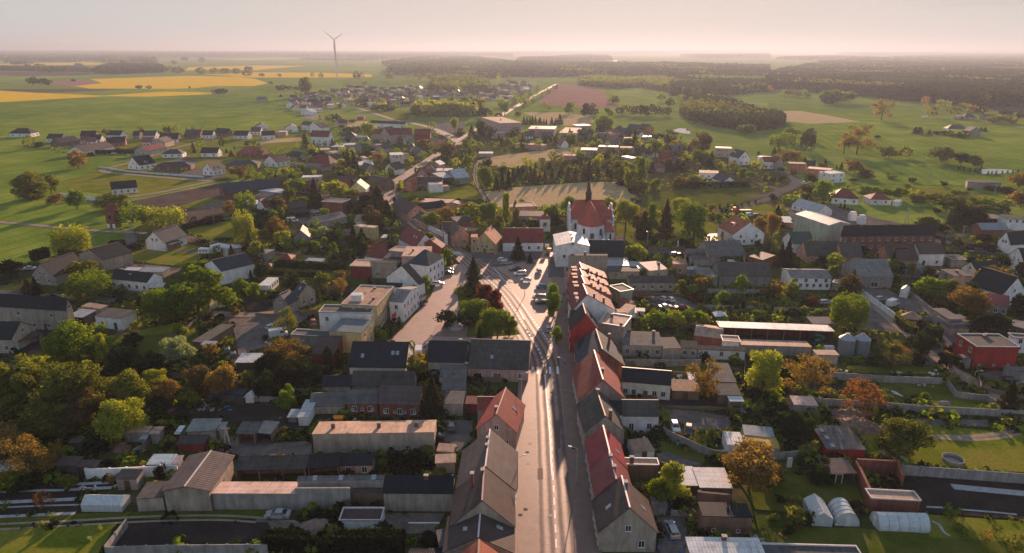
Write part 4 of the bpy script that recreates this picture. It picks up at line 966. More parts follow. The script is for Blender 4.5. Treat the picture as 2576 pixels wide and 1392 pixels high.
strip('centre_line','line',[(1391,1200),(1388,1170),(1386,1110),(1380,1044),(1376,1000),(1372,945)],.3,RZ+.006,sm=2,off=.12)
strip('centre_line','line',[(1391,1200),(1388,1170),(1386,1110),(1380,1044),(1377,1010)],.14,RZ+.006,sm=2,off=-.16,dash=(1.5,1.5))
strip('centre_line','line',[(1368,925),(1362,895),(1345,866),(1313,814),(1288,774),(1262,738),(1225,702),(1193,674)],.42,RZ+.006,sm=2,dash=(1.3,1.3))
strip('edge_line','line',[(1390,880),(1373,850),(1354,824),(1323,780),(1290,733),(1262,700),(1240,672)],.42,RZ+.006,sm=2,dash=(1.1,1.1))
strip('edge_line','line',[(999,535),(1034,566),(1094,613),(1150,655)],.3,RZ+.006,sm=2)
for x_ in(1341,1353,1384,1403):GP('zebra_bar','line',[(x_-3,943),(x_+3,943),(x_+2.5,925),(x_-3.5,925)],RZ+.008)
for x_ in(1136,1141,1146,1151,1156):GP('zebra_bar','line',[(x_-2+9,642),(x_+1+9,642),(x_-4,634),(x_-7,634)],RZ+.008)
for k_ in range(7):GP('zebra_bar','line',[(1382,637+k_*1.5),(1396,637+k_*1.5),(1396,637.8+k_*1.5),(1382,637.8+k_*1.5)],RZ+.008)
GP('lane_arrow','line',[(1304,782),(1307,781),(1321,805),(1317,806)],RZ+.008)
for k_ in range(9):GP('bay_line','line',[(1262+k_*5.2,655+k_*5.8),(1282+k_*5,661+k_*5.4),(1282+k_*5,661.6+k_*5.4),(1262+k_*5.2,655.6+k_*5.8)],RZ+.006)
RW=lambda pts,w,m='road',n='road',sm=2,z=0:strip(n,m,pts,w,RZ-.004+z,sm=sm)
RW([(1190,640),(1240,648),(1300,645),(1360,640),(1400,637),(1480,636),(1640,634),(1740,634),(1860,640)],6.5,'road')
RW([(1400,700),(1398,660),(1396,640)],6,'road')
T(1,1);RW([(2150,1230),(2300,1330),(2500,1470)],9,'street',z=.001)
T(3,1)
RW([(-200,600),(100,560),(230,500),(310,440),(240,390),(80,330)],7)
RW([(-200,420),(0,490),(150,520),(20,620),(-300,700),(-560,745)],6,z=.001)
RW([(640,680),(900,790),(1250,860),(1500,900),(1750,1050),(1950,1110),(2300,1160),(2700,1170)],6.5)
RW([(2200,960),(1800,990),(1680,1010)],5)
T(3,2)
RW([(920,180),(1100,320),(1400,580),(1620,760),(1840,930),(2100,1060),(2330,1230),(2600,1420),(2900,1700)],3.2,'sand','dirt_road')
RW([(1740,540),(1800,600),(1880,700),(1780,800),(1560,760)],5,'road',z=.001)
T(0,1)
RW([(3000,-110),(2400,-60),(2100,10),(1640,135),(1500,190),(1280,258),(1010,320),(1050,345),(1200,360),(1600,395),(2050,432),(2180,428)],4.5,'sand','lane')
RW([(2180,428),(1950,475),(1650,545),(1300,600),(900,640)],4.5,'sand','lane',z=.001)
RW([(-900,780),(0,848),(600,900),(900,930),(1300,955),(1480,962)],3.5,'sand','lane')
RW([(1310,960),(1330,1040),(1240,1080)],5,'yard','driveway')
RW([(1830,900),(2100,850),(2400,790)],4,'road','lane')
RW([(1820,985),(2200,1060),(2576,1120),(2900,1180),(3400,1230)],3.5,'dirt','dirt_path')
T(1,0)
RW([(960,700),(1050,720),(1400,835),(1600,870),(1800,920),(2000,1010)],7,'street','road')
RW([(1840,950),(1900,985),(2000,1020),(2060,1080)],9,'street','road',z=.001)
T(3,0)
RW([(1640,795),(1800,800),(2430,885),(2800,940)],5,'sand','lane')
T(1,1)
RW([(2576,190),(2300,210),(2200,260),(2190,420),(2220,480),(2300,620),(2320,700)],1.0,'sand','wheel_track')
RW([(2320,225),(2235,240),(2215,320),(2215,430),(2260,520),(2330,640)],1.0,'sand','wheel_track',z=.001)
T(0,2)
RW([(3000,330),(2576,400),(2060,370)],4,'sand','lane',z=.001)
RW([(-200,150),(400,190),(900,230),(1200,250)],4.5,'road','lane')
GP('pond','water',[(2060+5796-644*9,320)]*3)if 0 else None
TU()
for i_,(x_,y_)in enumerate(((1322,1286),(1329,1170),(1326,1142),(1333,1120),(1309,1300),(1384,1008),(1443,1132),(1385,1300),(1340,845),(1120,800),(1085,846),(1232,722))):g_=P(x_,y_);o_=MB().lathe([(.42,0),(.42,.012),(0,.012)],12).build('manhole_cover',M['cap']if i_%2 else M['rubber'],None,loc=(g_.x,g_.y,RZ+(.132 if 1300<x_<1337 and y_>930 or x_>1440 else.004)));o_['kind']='structure'
TU()
for p_ in([(1345,1600),(1344.5,1392),(1343,1200),(1341,1044),(1340,935)],[(1473,1600),(1459.5,1392),(1441,1200),(1424,1044),(1409,930),(1404,880)]):strip('gutter','gutter',p_,.35,RZ+.007,sm=1,noplant=False)
for p_,w_ in(([(1352,1210),(1366,1209),(1365,1180),(1352,1181)],0),([(1395,1130),(1410,1130),(1409,1060),(1395,1060)],0),([(1330,850),(1340,850),(1325,826),(1316,828)],0),([(1110,830),(1140,828),(1150,800),(1125,800)],0)):GP('asphalt_patch','patch',p_,RZ+.005)
# ================================================================ foreground row
T(0,3)
BL('large hall with grey brown corrugated gabled roof and bare beige walls',(1612,778),(2120,778),('k',2095,365),(1645,985),(728,),'g','beige','greybrown',name='farm_hall',trim=True,ov=.5)
BL('long lean-to with pinkish corrugated roof beside the grey brown hall',(2128,795),(2990,797),('k',2190,676),(2130,958),-.5,'m','concrete','pinkmetal',name='outbuilding',ov=.1)
BL('low brown annex with flat dark roof left of the grey brown hall',(1365,850),(1640,835),('e',1490,680),(1370,980),0,'f','beige','bitumen',name='outbuilding',ov=.1,trim=0)
GREEN('pale translucent greenhouse with sloping sides on the dark plot',(812,905),(1215,910),3.0,1.5,1.0,'r')
FN('stained white wall behind the small shed and the round green bush',[(885,640),(1120,640),(1800,605)],2.3,'white',.3)
BL('small dark shed with a rusty patch on its roof before the white wall',(1150,650),(1372,652),('k',1252,548),(1175,765),.4,'m','grey','oldgrey',name='shed',ov=.25,win='fd.1')
BL('open shelter with bright white corrugated roof behind the stained wall',(1472,503),(1720,503),('k',1580,397),2.3,.4,'m','grey','whitemetal',name='shed',openf=True)
BL('narrow shelter with cream roof touching the grey brown hall',(1726,500),(1795,500),('k',1800,410),2.3,.3,'m','grey','pinkmetal',name='shed',openf=True)
BL('shed with dark red wall and weathered grey roof',(1768,300),(2050,302),('k',1850,205),(1778,378),.5,'m','darkred','oldgrey',name='shed')
BL('blue grey roofed barn behind the dark red shed',(1865,172),(2165,168),('k',1945,42),3.2,.6,'m','grey','teal',name='barn')
BL('narrow shed with pale blue edge right of the blue grey barn',(2180,160),(2245,160),('k',2245,72),3,.3,'m','grey','steel',name='shed')
BL('small lean-to of white sheets by the dark red shed',(1748,195),(1808,195),('k',1820,110),2.2,.3,'m','grey','whitemetal',name='shed',openf=True)
BL('shed with patched rusty roof by the firewood heaps',(1222,182),(1500,178),('k',1290,118),2.5,.3,'m','grey','tan',name='shed')
BL('small shed with bright patched roof right of the rusty one',(1495,195),(1600,195),('k',1600,120),2.6,.2,'m','grey','tan',name='shed')
BL('tiny shed with pale tin roof in the scrap yard',(1398,250),(1475,245),('k',1425,200),1.8,.1,'m','grey','metal',name='shed')
BL('dark low shed among the bushes at the left',(680,290),(800,290),('k',715,235),2.2,.2,'m','dark','brown',name='shed')
BL('wide dark brown shed behind the orange tree',(540,515),(772,515),('k',645,420),2.6,.4,'m','dark','brown',name='shed')
BL('low dark shed right of the wide brown shed',(768,526),(960,528),('k',850,455),2.6,.2,'m','dark','brown',name='shed')
BL('flat white roofed shed at the left edge of the view',(-260,578),(130,572),('k',262,460),2.5,.3,'m','grey','metal',name='shed')
BL('grey barn with sagging roof and open bays left of the timber yard',(2370,190),(2560,195),('k',2430,66),3.0,.8,'m','brown','grey',name='barn',openf=True)
FN('concrete panel wall round the allotment at the bottom left',[(1060,1430),(1290,1140)],2.0,'concrete',.2)
FN('long concrete panel wall along the bottom left corner',[(1060,1430),(1700,1410),(2700,1400)],2.0,'concrete',.2)
FN('old grey board fence in the scrap yard',[(1415,395),(1510,290)],1.5,'wood',.1,post=2)
POLEA(2300,370,120,'leaning A-shaped wooden pole in the gravel yard',True)
WOOD('heap of broken bricks and planks in the scrap yard',1230,350,3.5,3,1.5,3,90)
WOOD('pale debris lying beside the old fence',1400,360,2.5,2,.8,4,50,'grey')
trees('sparse','r 350 640 215 430; r 90 560 120 330; c 440 940 745 170; g 65 970 850 90; r 600 520 230 160')
trees('bush','g 1330 540 385 220; g 90 730 540 330; d 260 760 600 250; o 700 730 560 200; d 380 620 540 130; k 1620 660 470 110; g 1520 680 600 60; r 1130 700 575 80; d 1000 340 180 260; g 160 340 150 330; o 1160 330 250 140; o 900 200 130 220; d 620 640 560 160; y 1010 1170 1110 40; w 905 1280 1215 45')
trees('round','o 520 200 -120 420; b 730 190 -60 330; o 1120 180 60 300; b 210 300 60 380')
trees('bush','g 1240 230 60 300; y 1620 130 30 110; d 1700 340 250 100; g 1650 380 330 90')
T(1,3)
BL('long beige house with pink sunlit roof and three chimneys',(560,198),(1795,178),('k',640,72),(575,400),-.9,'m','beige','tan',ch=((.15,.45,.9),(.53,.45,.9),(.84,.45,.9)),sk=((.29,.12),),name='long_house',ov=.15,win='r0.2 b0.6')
FN('long grey rendered wall between the pinkish lean-to and the dark roof',[(418,948),(960,946)],4.6,'concrete',.35,post=0)
BL('narrow shed behind the grey wall with three skylights',(412,667),(1285,655),('k',455,625),4.6,.3,'m','concrete','grey',sk=((.2,.5),(.5,.5),(.88,.5)),name='outbuilding',ov=.05)
BL('low brown brick lean-to under the grey wall',(965,785),(1275,782),1.2,(968,915),.1,'m','brown','brown',name='outbuilding',ov=.05)
BL('outbuilding with steep charcoal roof and beige rendered wall',(1272,792),(1985,797),('k',1290,614),(1285,975),1.9,'r','beige','charcoal',ch=((.6,.42,.5),),name='outbuilding',ov=.2,trim=0)
BL('old open shed with mossy grey corrugated roof',(-230,562),(500,545),('k',-140,420),2.9,.8,'m','brown','oldgrey',name='open_shed',cat='shed',openf=True)
BL('open bays with black roof right of the mossy shed',(508,545),(838,522),('k',560,402),2.9,.8,'m','brown','charcoal',name='open_shed',cat='shed',openf=True)
BL('pink walled end of the open sheds with black roof',(838,518),(1172,512),('k',885,392),(850,610),.8,'m','pink','charcoal',win='f0.2',name='outbuilding',ov=.15)
BL('teal tin roofed shed at the gravel yard',(-20,182),(150,197),('k',40,55),2.8,.5,'m','dark','teal',name='shed',openf=True)
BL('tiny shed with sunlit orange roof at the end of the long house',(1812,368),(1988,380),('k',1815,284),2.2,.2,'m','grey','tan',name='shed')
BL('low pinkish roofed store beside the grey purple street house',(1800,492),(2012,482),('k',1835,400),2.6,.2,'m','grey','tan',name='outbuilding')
# street row, left side
BL('street house with red gabled roof and pink walls',(2208,152),(2630,190),('k',2430,-275),4.2,(0,),'g','pink','red',win='f9.1 f0.2',sk=((.8,.6),),ch=((.45,.2,.6),),ov=.3)
BL('red roofed side wing of the red gabled street house',(2222,-45),(2420,-45),6,4.2,1.6,'r','pink','red',ov=.2)
BL('street house with long purple grey roof, two chimneys on the ridge',(2003,760),(2620,775),('k',2325,150),4.2,(525,),'g','beige','greybrown',win='r0.6 l0.3',ch=((.48,.55,.3),(.48,.75,.3)),trim=True,ov=.25)
BL('street house with brown roof and a wide brick chimney',(1945,1135),(2613,1135),('k',2290,525),4.4,(868,),'g','beige','brown',win='r0.5',ch=((.48,.85,.5),(.32,.68,.9)),ov=.25)
BL('street house with dark grey roof and one skylight',(1872,1392),(2605,1400),('k',2275,885),4.0,(1240,),'g','beige','brown',win='r0.4',ch=((.3,.35,-.8),),sk=((.78,.5),),ov=.25,trim=True)
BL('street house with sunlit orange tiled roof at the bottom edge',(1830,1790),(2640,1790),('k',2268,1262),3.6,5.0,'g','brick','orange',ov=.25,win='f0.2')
BL('low annex with pale roof behind the dark grey street house',(1845,1330),(1990,1305),('e',1890,1150),3.0,0,'f','grey','grey',name='outbuilding',trim=0)
BL('dark flat roofed garage at the bottom edge left of the street row',(1500,1560),(2160,1560),('e',1510,1345),2.6,0,'f','dark','charcoal',name='garage',trim=0)
# block foundation
BL('white block foundation shell of a small unfinished building',(835,1070),(1260,1070),('e',880,945),(840,1165),0,'f','white','brown',name='foundation',cat='building',trim=True,ov=.02)
HEAP('large mound of brown sand beside the silver car',620,1140,6.2,2.0,plain('sand',(.28,.19,.14),.95),'sand_heap')
r=THING('garden_gate_frame','T-shaped white post and beam in the small yard','gate',P(1710,1170));MB().box(-.15,-.15,0,.15,.15,1.6).build('post',M['cap'],r);MB().box(-3.0,-.12,1.6,2.4,.12,1.8).build('beam',M['frame'],r)
CAR('saloon','s',225,1040,90,'silver saloon parked beside the grey rendered wall')
CAR('hatchback','d',1970,150,2,'dark green car in the yard behind the long beige house')
HG('low dense black green hedge at the bottom, left part',[(100,1350),(540,1360)],3.2,2.5);HG('tall dense black green hedge at the bottom centre',[(800,1370),(1500,1370)],3.6,2.6)
HG('short piece of dark hedge by the street row',[(1680,1340),(1850,1340)],2.6,2.2)
trees('bush','k 1400 540 360 260; k 1580 540 345 330; d 1740 500 380 200; o 1480 540 430 110');trees('thuja','k 640 1400 1240 60; k 690 1400 1220 70; k 740 1400 1230 70')
g_=P(830,70);r=THING('skip','small orange container behind the long beige house','container',g_);MB().loft([[(-.9,-.6,.1),(.9,-.6,.1),(.9,.6,.1),(-.9,.6,.1)],[(-1.1,-.8,1.2),(1.1,-.8,1.2),(1.1,.8,1.2),(-1.1,.8,1.2)]]).build('body',M['orangep'],r);MB().box(-1.15,-.85,1.2,1.15,.85,1.28).build('rim',M['orangep'],r)
T(2,3)
BL('street house with grey brown roof and beige gable nearest on the right',(862,1197),(1475,1197),('k',1115,620),(880,1388),(940,),'g','beige','brown',win='f9.1 f0.1:.6:.9 l0.4',sk=((.22,.45),(.80,.45)),ch=((.54,.75,.5),),trim=True,ov=.3)
BL('street house with faded red roof and two chimneys',(830,842),(1240,842),('k',982,380),4.4,(652,),'g','beige','pinkred',win='l0.3',ch=((.5,.8,.6),(.52,.38,.7)),trim=True,ov=.25)
BL('street house with bright crimson roof',(783,550),(1166,550),('k',915,112),4.4,(383,),'g','grey','crimson',win='l0.3',sk=((.78,.35),),trim=True,ov=.25)
BL('street house with grey roof and pale beige gable',(722,190),(1142,182),('k',885,-262),4.5,(18,),'g','beige','oldgrey',win='f9.1 l0.3',ch=((.52,.9,.5),(.64,.1,.8)),ov=.25)
BL('white walled rear wing with dark roof of the grey street house',(1112,17),(1487,20),('k',1010,-146),(1486,182),2.6,'r','white','oldgrey',win='f0.2 r0.1',name='rear_wing',cat='house',ov=.25,trim='d')
BL('little white outhouse with brown tin roof',(1235,388),(1440,362),('k',1225,246),(1258,470),.5,'m','white','rust',name='outhouse',cat='shed',win='fd.1',ov=.12)
BL('old rubble walled store with bright concrete edge',(1118,508),(1480,515),2.2,(1195,645),0,'f','brown','tan',name='outbuilding',ch=((.24,.2,1.6),),ov=.05,trim=True)
BL('garage with pinkish white flat roof behind the green tree',(1640,712),(1885,717),('k',1560,515),(1690,800),.1,'m','dark','whitemetal',name='garage',ov=.1)
BL('garage with white flat roof beside the orange tree',(1888,735),(2226,742),('k',1838,530),(1890,830),.1,'m','dark','whitemetal',name='garage',ov=.1)
BL('roofless old brick building with collapsed black roof',(1915,1022),(2425,1040),('e',1888,880),(1922,1230),0,'f','brown','charcoal',name='ruined_building',cat='ruin',win='fd.3 fs.2',ov=.1,trim=0)
FN('jagged brick wall remains behind the ruined building',[(1872,930),(2190,960)],3.4,'brown',.5,name='ruined_wall')
BL('white ribbed tin roof with one chimney at the bottom edge',(1850,1600),(2640,1610),('k',1815,1232),2.8,.5,'m','beige','whitemetal',ch=((.52,.93,.5),),name='outbuilding')
BL('small plain grey store right of the nearest street house',(1412,930),(1572,935),3.2,(1430,1025),0,'f','grey','grey',name='outbuilding',trim=0)
FN('curved grey concrete wall round the little white outhouse garden',[(1478,180),(1620,260),(1780,330),(1930,400),(2060,440),(2400,460)],1.9,'concrete',.2)
FN('grey board fence behind the ruined building',[(1600,1030),(1850,1030)],1.5,'concrete',.15)
BL('white sided shelter left of the blue and yellow roof',(2165,303),(2346,312),('k',2170,172),2.3,.2,'m','white','metal',name='shed',ov=.05)
BL('shed with yellow lower roof sheet',(2350,318),(2700,345),('k',2330,208),2.6,.2,'m','grey','gold',name='shed',ov=.05)
BL('shed with pale blue translucent roof behind the yellow one',(2335,205),(2645,235),('k',2320,100),2.9,.4,'m','grey','steel',name='shed',ov=.05)
FN('grey garden wall below the yellow roofed shed',[(2350,450),(2576,460),(2880,430)],1.7,'concrete',.2)
CAR('hatchback','w',1638,150,178,'white hatchback parked on the gravel yard');CAR('hatchback','k',1775,185,165,'black car parked beside the white hatchback on gravel')
CAR('estate','s',1605,1190,4,'silver estate car beside the nearest street house')
LAMP(645,715,340,None,165,'street lamp on the right pavement by the crimson roof');LAMP(55,745,430,None,20,'street lamp on the left pavement opposite the crimson roof')
r=THING('rain_barrel','small turquoise barrel by the curved wall','barrel',P(1668,300));MB().lathe([(.3,0),(.36,.5),(.3,1)],12).build('body',plain('turquoise',(.08,.35,.42),.5),r);MB().lathe([(.31,1.0),(.31,1.05)],12).build('lid',M['rubber'],r)
trees('tall','y 1590 880 480 330');trees('round','g 1450 900 640 240; r 2380 760 330 580')
trees('bush','d 1780 960 800 260; y 1745 370 325 50; y 1940 390 310 60; d 2050 480 400 220; o 1980 830 765 60; d 1400 250 160 130; k 1700 920 850 200; d 2250 1010 940 150')
T(3,3)
BL('shed with bright red walls, ribbed grey roof and three skylights',(590,347),(992,357),('k',492,108),(592,440),.5,'m','red','grey',sk=((.18,.78),(.19,.48),(.2,.15)),name='red_shed',cat='shed',ov=.2)
BL('brown open shelter with patched red and grey roof',(612,600),(898,592),('k',575,440),2.8,.4,'m','dark','greybrown',name='open_shed',cat='shed',openf=True)
FN('roofless brick building, its back wall',[(870,590),(1270,610)],3.4,'brick',.5,name='brick_ruin_wall',post=0);FN('roofless brick building, its left wall',[(870,590),(1010,900)],3.0,'brick',.5,name='brick_ruin_wall',post=0)
FN('roofless brick building, its right wall',[(1275,600),(1330,760)],3.4,'brick',.5,name='brick_ruin_wall',post=0)
BL('brick store with broken concrete slab on the front of the ruin',(1035,848),(1540,875),('e',1060,760),(1040,985),0,'f','brick','tan',name='brick_store',cat='ruin',trim='d',ov=.03)
FN('long grey concrete panel wall between pasture and dark field',[(1335,610),(1900,650),(2576,700),(3300,760)],2.4,'concrete',.2)
GREEN('small gabled glasshouse of white panels',(455,1035),(655,1048),5.5,1.7,1.2,'g')
TUNNEL('upright standing polytunnel with pale rounded roof beside the small glasshouse',(795,1120),(700,960),4.2,2.8,M['poly'])
TUNNEL('long low polytunnel of bluish sheets in front of the brick store',(1065,1110),(1575,1125),3.6,2.6,M['poly'],ribs=6)
r=THING('round_pool','round grey garden pool with low wall on the pasture','pool',P(1855,470));MB().lathe([(1.95,0),(2.0,.9),(1.9,.9),(1.85,.1),(0,.1)],24).build('wall',plain('pool_grey',(.3,.3,.3),.6),r);MB().lathe([(1.84,.32),(0,.33)],24).build('water',GM['water'],r)
BL('dark flat roof at the bottom right below the lawn',(-60,1470),(990,1500),('e',-60,1305),3.0,0,'f','dark','bitumen',name='outbuilding',trim='d')
for i_,(x_,m_)in enumerate(((1270,'wood'),(1325,'bark'),(1385,'green'))):
 g_=P(x_+20,490);r=THING('plank_stack',('pale planks stacked against the ruin','dark beams between the pale and the greenish planks','pale greenish boards lying on the pasture')[i_],'planks',g_,R(12));
 MB().box(-.6,0,0,.6,4.6,.35).box(-.5,.2,.35,.4,4.3,.6).build('board',(plain('plank_pale',(.5,.36,.22)),M['bark'],plain('plank_green',(.36,.40,.22)))[i_],r)
WOOD('huge heap of reddish firewood behind the red shed',830,120,13,7,2.4,7,420,'wood');WOOD('lower heap of sawn logs right of the huge firewood heap',1020,160,9,4,1.6,8,200,'wood')
WOOD('rubble heap beside the grey garden wall',40,540,4,3,1.3,9,80)
r=THING('white_door','white door leaf leaning on the grey garden wall','door',P(212,530));MB().box(-.5,0,0,.5,.12,2.3).build('leaf',M['white'],r);MB().box(-.4,-.02,1.2,.4,-.003,2.1).build('pane',M['film'],r)
strip('grey_film_scrap','film',[(1650,1080),(1730,1120),(1760,1190),(1830,1228)],.5,kind='stuff')
FN('thin grey board fence beside the dark green tree',[(380,330),(440,420)],1.6,'concrete',.12)
r=THING('open_window_frame','white framed glass door of the open shelter','door',P(705,700));MB().box(-.7,0,0,-.55,.1,2.2).box(.55,0,0,.7,.1,2.2).box(-.7,0,2.2,.7,.1,2.35).box(-.7,0,0,.7,.1,.12).build('frame',M['frame'],r);MB().box(-.54,.04,.13,.54,.06,2.19).build('pane',M['glass'],r)
r=THING('tyre','old tyre painted white lying by the open shelter','tyre',P(645,722));MB().lathe([(.22,0),(.36,.03),(.38,.12),(.3,.2),(.22,.16),(.22,0)],14).build('ring',M['film'],r)
trees('round','d 265 270 -10 330; o 1300 420 40 470');trees('tall','d 520 690 420 220');trees('bush','o 270 1110 920 230; d 390 1100 950 150; y 330 880 815 70; y 240 880 810 60; y 175 860 805 55; y 405 900 845 55; d 120 880 790 110; r 60 700 480 240; y 985 985 945 50; d 470 700 560 120; k 400 500 430 130; d 200 1200 1050 130; o 30 1060 1000 90')
trees('sparse','g 1830 1050 890 130; o 1910 1180 1100 90; r 2180 1290 1150 110; o 2480 1370 1190 190; g 1980 1240 1150 80; o 2290 1200 1090 90')
# ================================================================ second row
T(0,2)
BL('white walled farmhouse with long charcoal roof behind the spreading tree',(1095,22),(1480,62),('k',1110,-74),(1100,122),3.4,'r','white','charcoal',win='f0.5 r0.1',name='farmhouse',cat='house',ch=((.45,.3,-.6),),trim=0,ov=.25)
BL('small shed with pale roof right of the white walled farmhouse',(1490,118),(1640,108),4,2.4,.3,'m','dark','metal',name='shed')
BL('long beige farm building with charcoal roof and upper hatches',(-330,285),(668,348),('k',-200,200),(680,495),3.6,'r','beige','charcoal',win='f0.7 f1.3 fd.2 r9.1',name='farm_building',ov=.25,trim=0)
BL('gabled building with dark roof and small tower window at the left edge',(-160,638),(112,640),10,(112,775),3.4,'r','beige','charcoal',win='f0.2 r9.1',name='farm_building',ov=.25,trim=0)
BL('lean-to porch with dark roof right of the left edge building',(130,672),(425,580),3,2.6,.5,'m','grey','brown',name='shed',openf=True)
BL('open carport with pale metal roof at the end of the farm building',(672,402),(835,415),('k',790,325),3.4,.3,'m','dark','metal',name='carport',cat='shed',openf=True)
BL('flat garage with pinkish roof behind the carport',(820,300),(1010,330),('k',900,262),3.2,.2,'m','beige','tan',name='garage',ov=.1,trim=0)
BL('white garage with two dark red doors and grey roof',(950,400),(1215,428),('k',1120,318),(1222,512),.3,'m','white','bitumen',name='garage',win='fd.2',ov=.1)
BL('grey garage adjoining the white one',(1215,425),(1370,345),4,3.0,.1,'m','grey','tan',name='garage',ov=.05)
BL('derelict low shed with dark flat roof on the lawn',(1925,655),(2060,670),('e',2180,470),2.2,0,'f','brown','bitumen',name='shed',trim=0)
BL('shed with pale front roof before the derelict shed',(2015,690),(2150,695),('k',2075,648),2.2,.2,'m','brown','metal',name='shed')
BL('shed with bright white roof by the yard',(2362,868),(2700,868),('k',2480,772),(2380,960),.3,'m','dark','whitemetal',name='shed')
BL('tiny white well house',(2450,1222),(2560,1222),2.0,(2455,1275),.9,'g','white','whitemetal',name='well_house',cat='shed')
BL('low grey roof behind the orange tree',(2060,1180),(2440,1195),('k',2090,1120),2.2,.2,'m','dark','slate',name='shed')
CAR('hatchback','d',2290,770,20,'dark teal car parked on the grass by the yard');CAR('hatchback','n',2350,815,22,'dark blue car beside the teal car')
LAMP(690,240,95,None,10,'street lamp by the pale house with long shadow');LAMP(1445,290,175,None,10,'street lamp near the white garage')
r=THING('blue_door','pale blue barn doors beside the porch','door',P(170,770));MB().box(-.9,0,0,.9,.1,2.6).build('leaf',plain('pale_blue',(.25,.42,.5)),r);MB().box(-.03,-.03,0,.03,-.002,2.6).build('gap',M['dark'],r)
trees('round','g 820 930 470 520; y 1010 800 620 240; o 770 1400 850 560; o 350 1290 900 300; o 90 1250 870 330; o 1370 1360 930 370; o 1560 1270 1030 200; y 1590 1180 925 230; r 2260 1230 905 300; b 2010 1250 890 280; r 1740 1290 1030 280; y 1230 1640 1250 420; b 620 1480 1150 330; o 130 1440 1215 260; o 1930 1330 1110 190; y 1060 960 560 120; b 860 1480 1130 300; d 1010 1260 1030 240; o 1440 1330 1120 200')
trees('spread','g 2010 420 -130 620');trees('round','g 1640 480 120 360; o 1760 470 200 230; g 1900 360 160 220; w 1810 860 600 300; d 1340 720 560 180; o 1580 880 760 280; d 1230 900 700 340; d 1500 960 780 300')
trees('birch','g 920 210 -60 330');trees('spruce','k 1410 310 195 90; b 300 210 20 170; k 380 210 0 110')
trees('bush','y 330 960 770 330; o 230 900 790 150; y 470 920 765 160; g 1030 600 450 150; r 2140 800 660 190; d 600 960 820 180; y 440 220 165 110; d 1210 260 180 80; y 1440 210 135 100; d 1790 960 840 340; k 1650 980 880 280; b 800 220 150 80; o 1560 1390 1280 190; o 2500 1130 920 160; r 2370 380 270 90; d 1200 1130 960 260; g 980 620 500 80; d 520 1380 1260 170; o 380 870 800 90; k 1960 1010 880 200; g 1790 580 450 150; o 2000 560 480 80; y 1860 580 500 90; d 1100 1000 880 200; g 940 950 840 170')
trees('bush','d 2420 160 30 150; g 2540 170 60 120; g 1750 100 20 90');trees('round','g 2420 190 10 180; g 2560 230 50 140')
scatter([(200,900),(1700,900),(1700,1380),(0,1390),(0,1000)],26,[('bush','d'),('bush','o'),('bush','b'),('bush','k')],2,4.5,3)
T(1,2)
BL('modern L-shaped house, upper wing, with slate grey roof and skylights',(430,200),(612,140),('k',340,90),4.2,3.2,'g','beige','slate',win='f0.2',sk=((.28,.5),),name='house',ov=.5)
BL('modern L-shaped house, lower wing, with slate grey roof',(155,262),(330,285),('k',340,130),3.8,(185,),'g','grey','slate',win='f9.1',ov=.4)
BL('white mobile home with cream roof',(18,92),(130,94),('e',220,12),2.6,0,'f','white','whitemetal',win='r0.4',name='mobile_home',cat='cabin',trim=0,ov=.1)
# long public building with yellow street front
BL('tall part of the long building with brown flat roof and yellow street front',(858,282),(1215,300),('e',1402,108),8.2,0,'f','yellow','rust',name='long_building',cat='building',win='r0.8 r1.8',ch=((.3,.6,.5),(.75,.3,.7),(.5,.85,.5)),trim=True,ov=.12)
BL('lower part of the long building with dark roof and white parapet wall',(628,362),(1158,372),('e',700,290),7.2,0,'f','white','bitumen',name='long_building',cat='building',ch=((.62,.5,.2),(.88,.5,.2)),win='f1.1:.0:.3 r0.2 r1.2',trim=True,ov=.1)
BL('front part of the long building with teal flat roof and yellow end wall',(728,552),(1062,572),('e',840,420),6.2,0,'f','yellow','teal',name='long_building',cat='building',win='r0.2 r1.2',trim=0,ov=.12)
BL('low flat extension behind the long building with pale edge',(350,588),(735,612),('e',440,535),3.2,0,'f','grey','bitumen',name='extension',cat='building',trim=True,ov=.1)
r=THING('roof_vent_house','white stair housing on top of the long building','rooftop hut',P(1020,235,8.35));r.location.z=8.35;MB().box(-1.6,-1.2,0,1.6,1.2,1.8).build('wall',M['white'],r);MB().box(-1.8,-1.4,1.8,1.8,1.4,1.95).build('roof',M['trim'],r)
for i_,(y_,c_)in enumerate(((355,'red'),(350,'white'))):
 g_=P(1352+i_*4,520);r=THING('flag',('red flag on the yellow front of the long building','white and red flag on the yellow front of the long building')[i_],'flag',(g_.x+.5+i_*.3,g_.y+1.5*i_,0));MB().tube((0,0,4.0),(1.2,0,5.2),.04,n=5).build('pole',M['steel'],r)
 if i_:MB().box(.35,-.02,3.4,.8,.02,4.8).build('red_field',M['red'],r);MB().box(.8,-.021,3.5,1.25,.021,5.0).build('white_field',M['white'],r)
 else:MB().box(.2,-.02,3.3,1.2,.02,4.7).build('cloth',M['red'],r)
BL('house with white gable and pale roof curving along the plaza',(1335,252),(1478,264),('e',1540,100),6.6,1.6,'r','white','eternit',name='house',win='r0.5 r1.5 f1.1',ov=.2,trim=0)
BL('charcoal roofed dormer wing behind the long building',(1180,100),(1470,108),('k',1180,58),6.4,1.0,'m','white','charcoal',name='house',ov=.2)
BL('low house with dark brown roof and deep red wall',(560,785),(800,790),('k',540,600),(560,880),2.6,'r','darkred','brown',name='house',win='',ov=.3,trim='d')
BL('house with charcoal tiled roof, three skylights and white gable',(925,915),(1510,922),('k',965,655),4.2,4.4,'r','cream','charcoal',win='f0.3 r0.2 r9.1',sk=((.22,.22),(.74,.28),(.82,.28)),trim=0,ov=.4)
BL('grey tin roofed porch on the charcoal tiled house',(1095,942),(1312,942),('k',1115,850),3.1,1.2,'m','cream','steel',name='porch',cat='house',ch=((.65,.6,.8),),ov=.2)
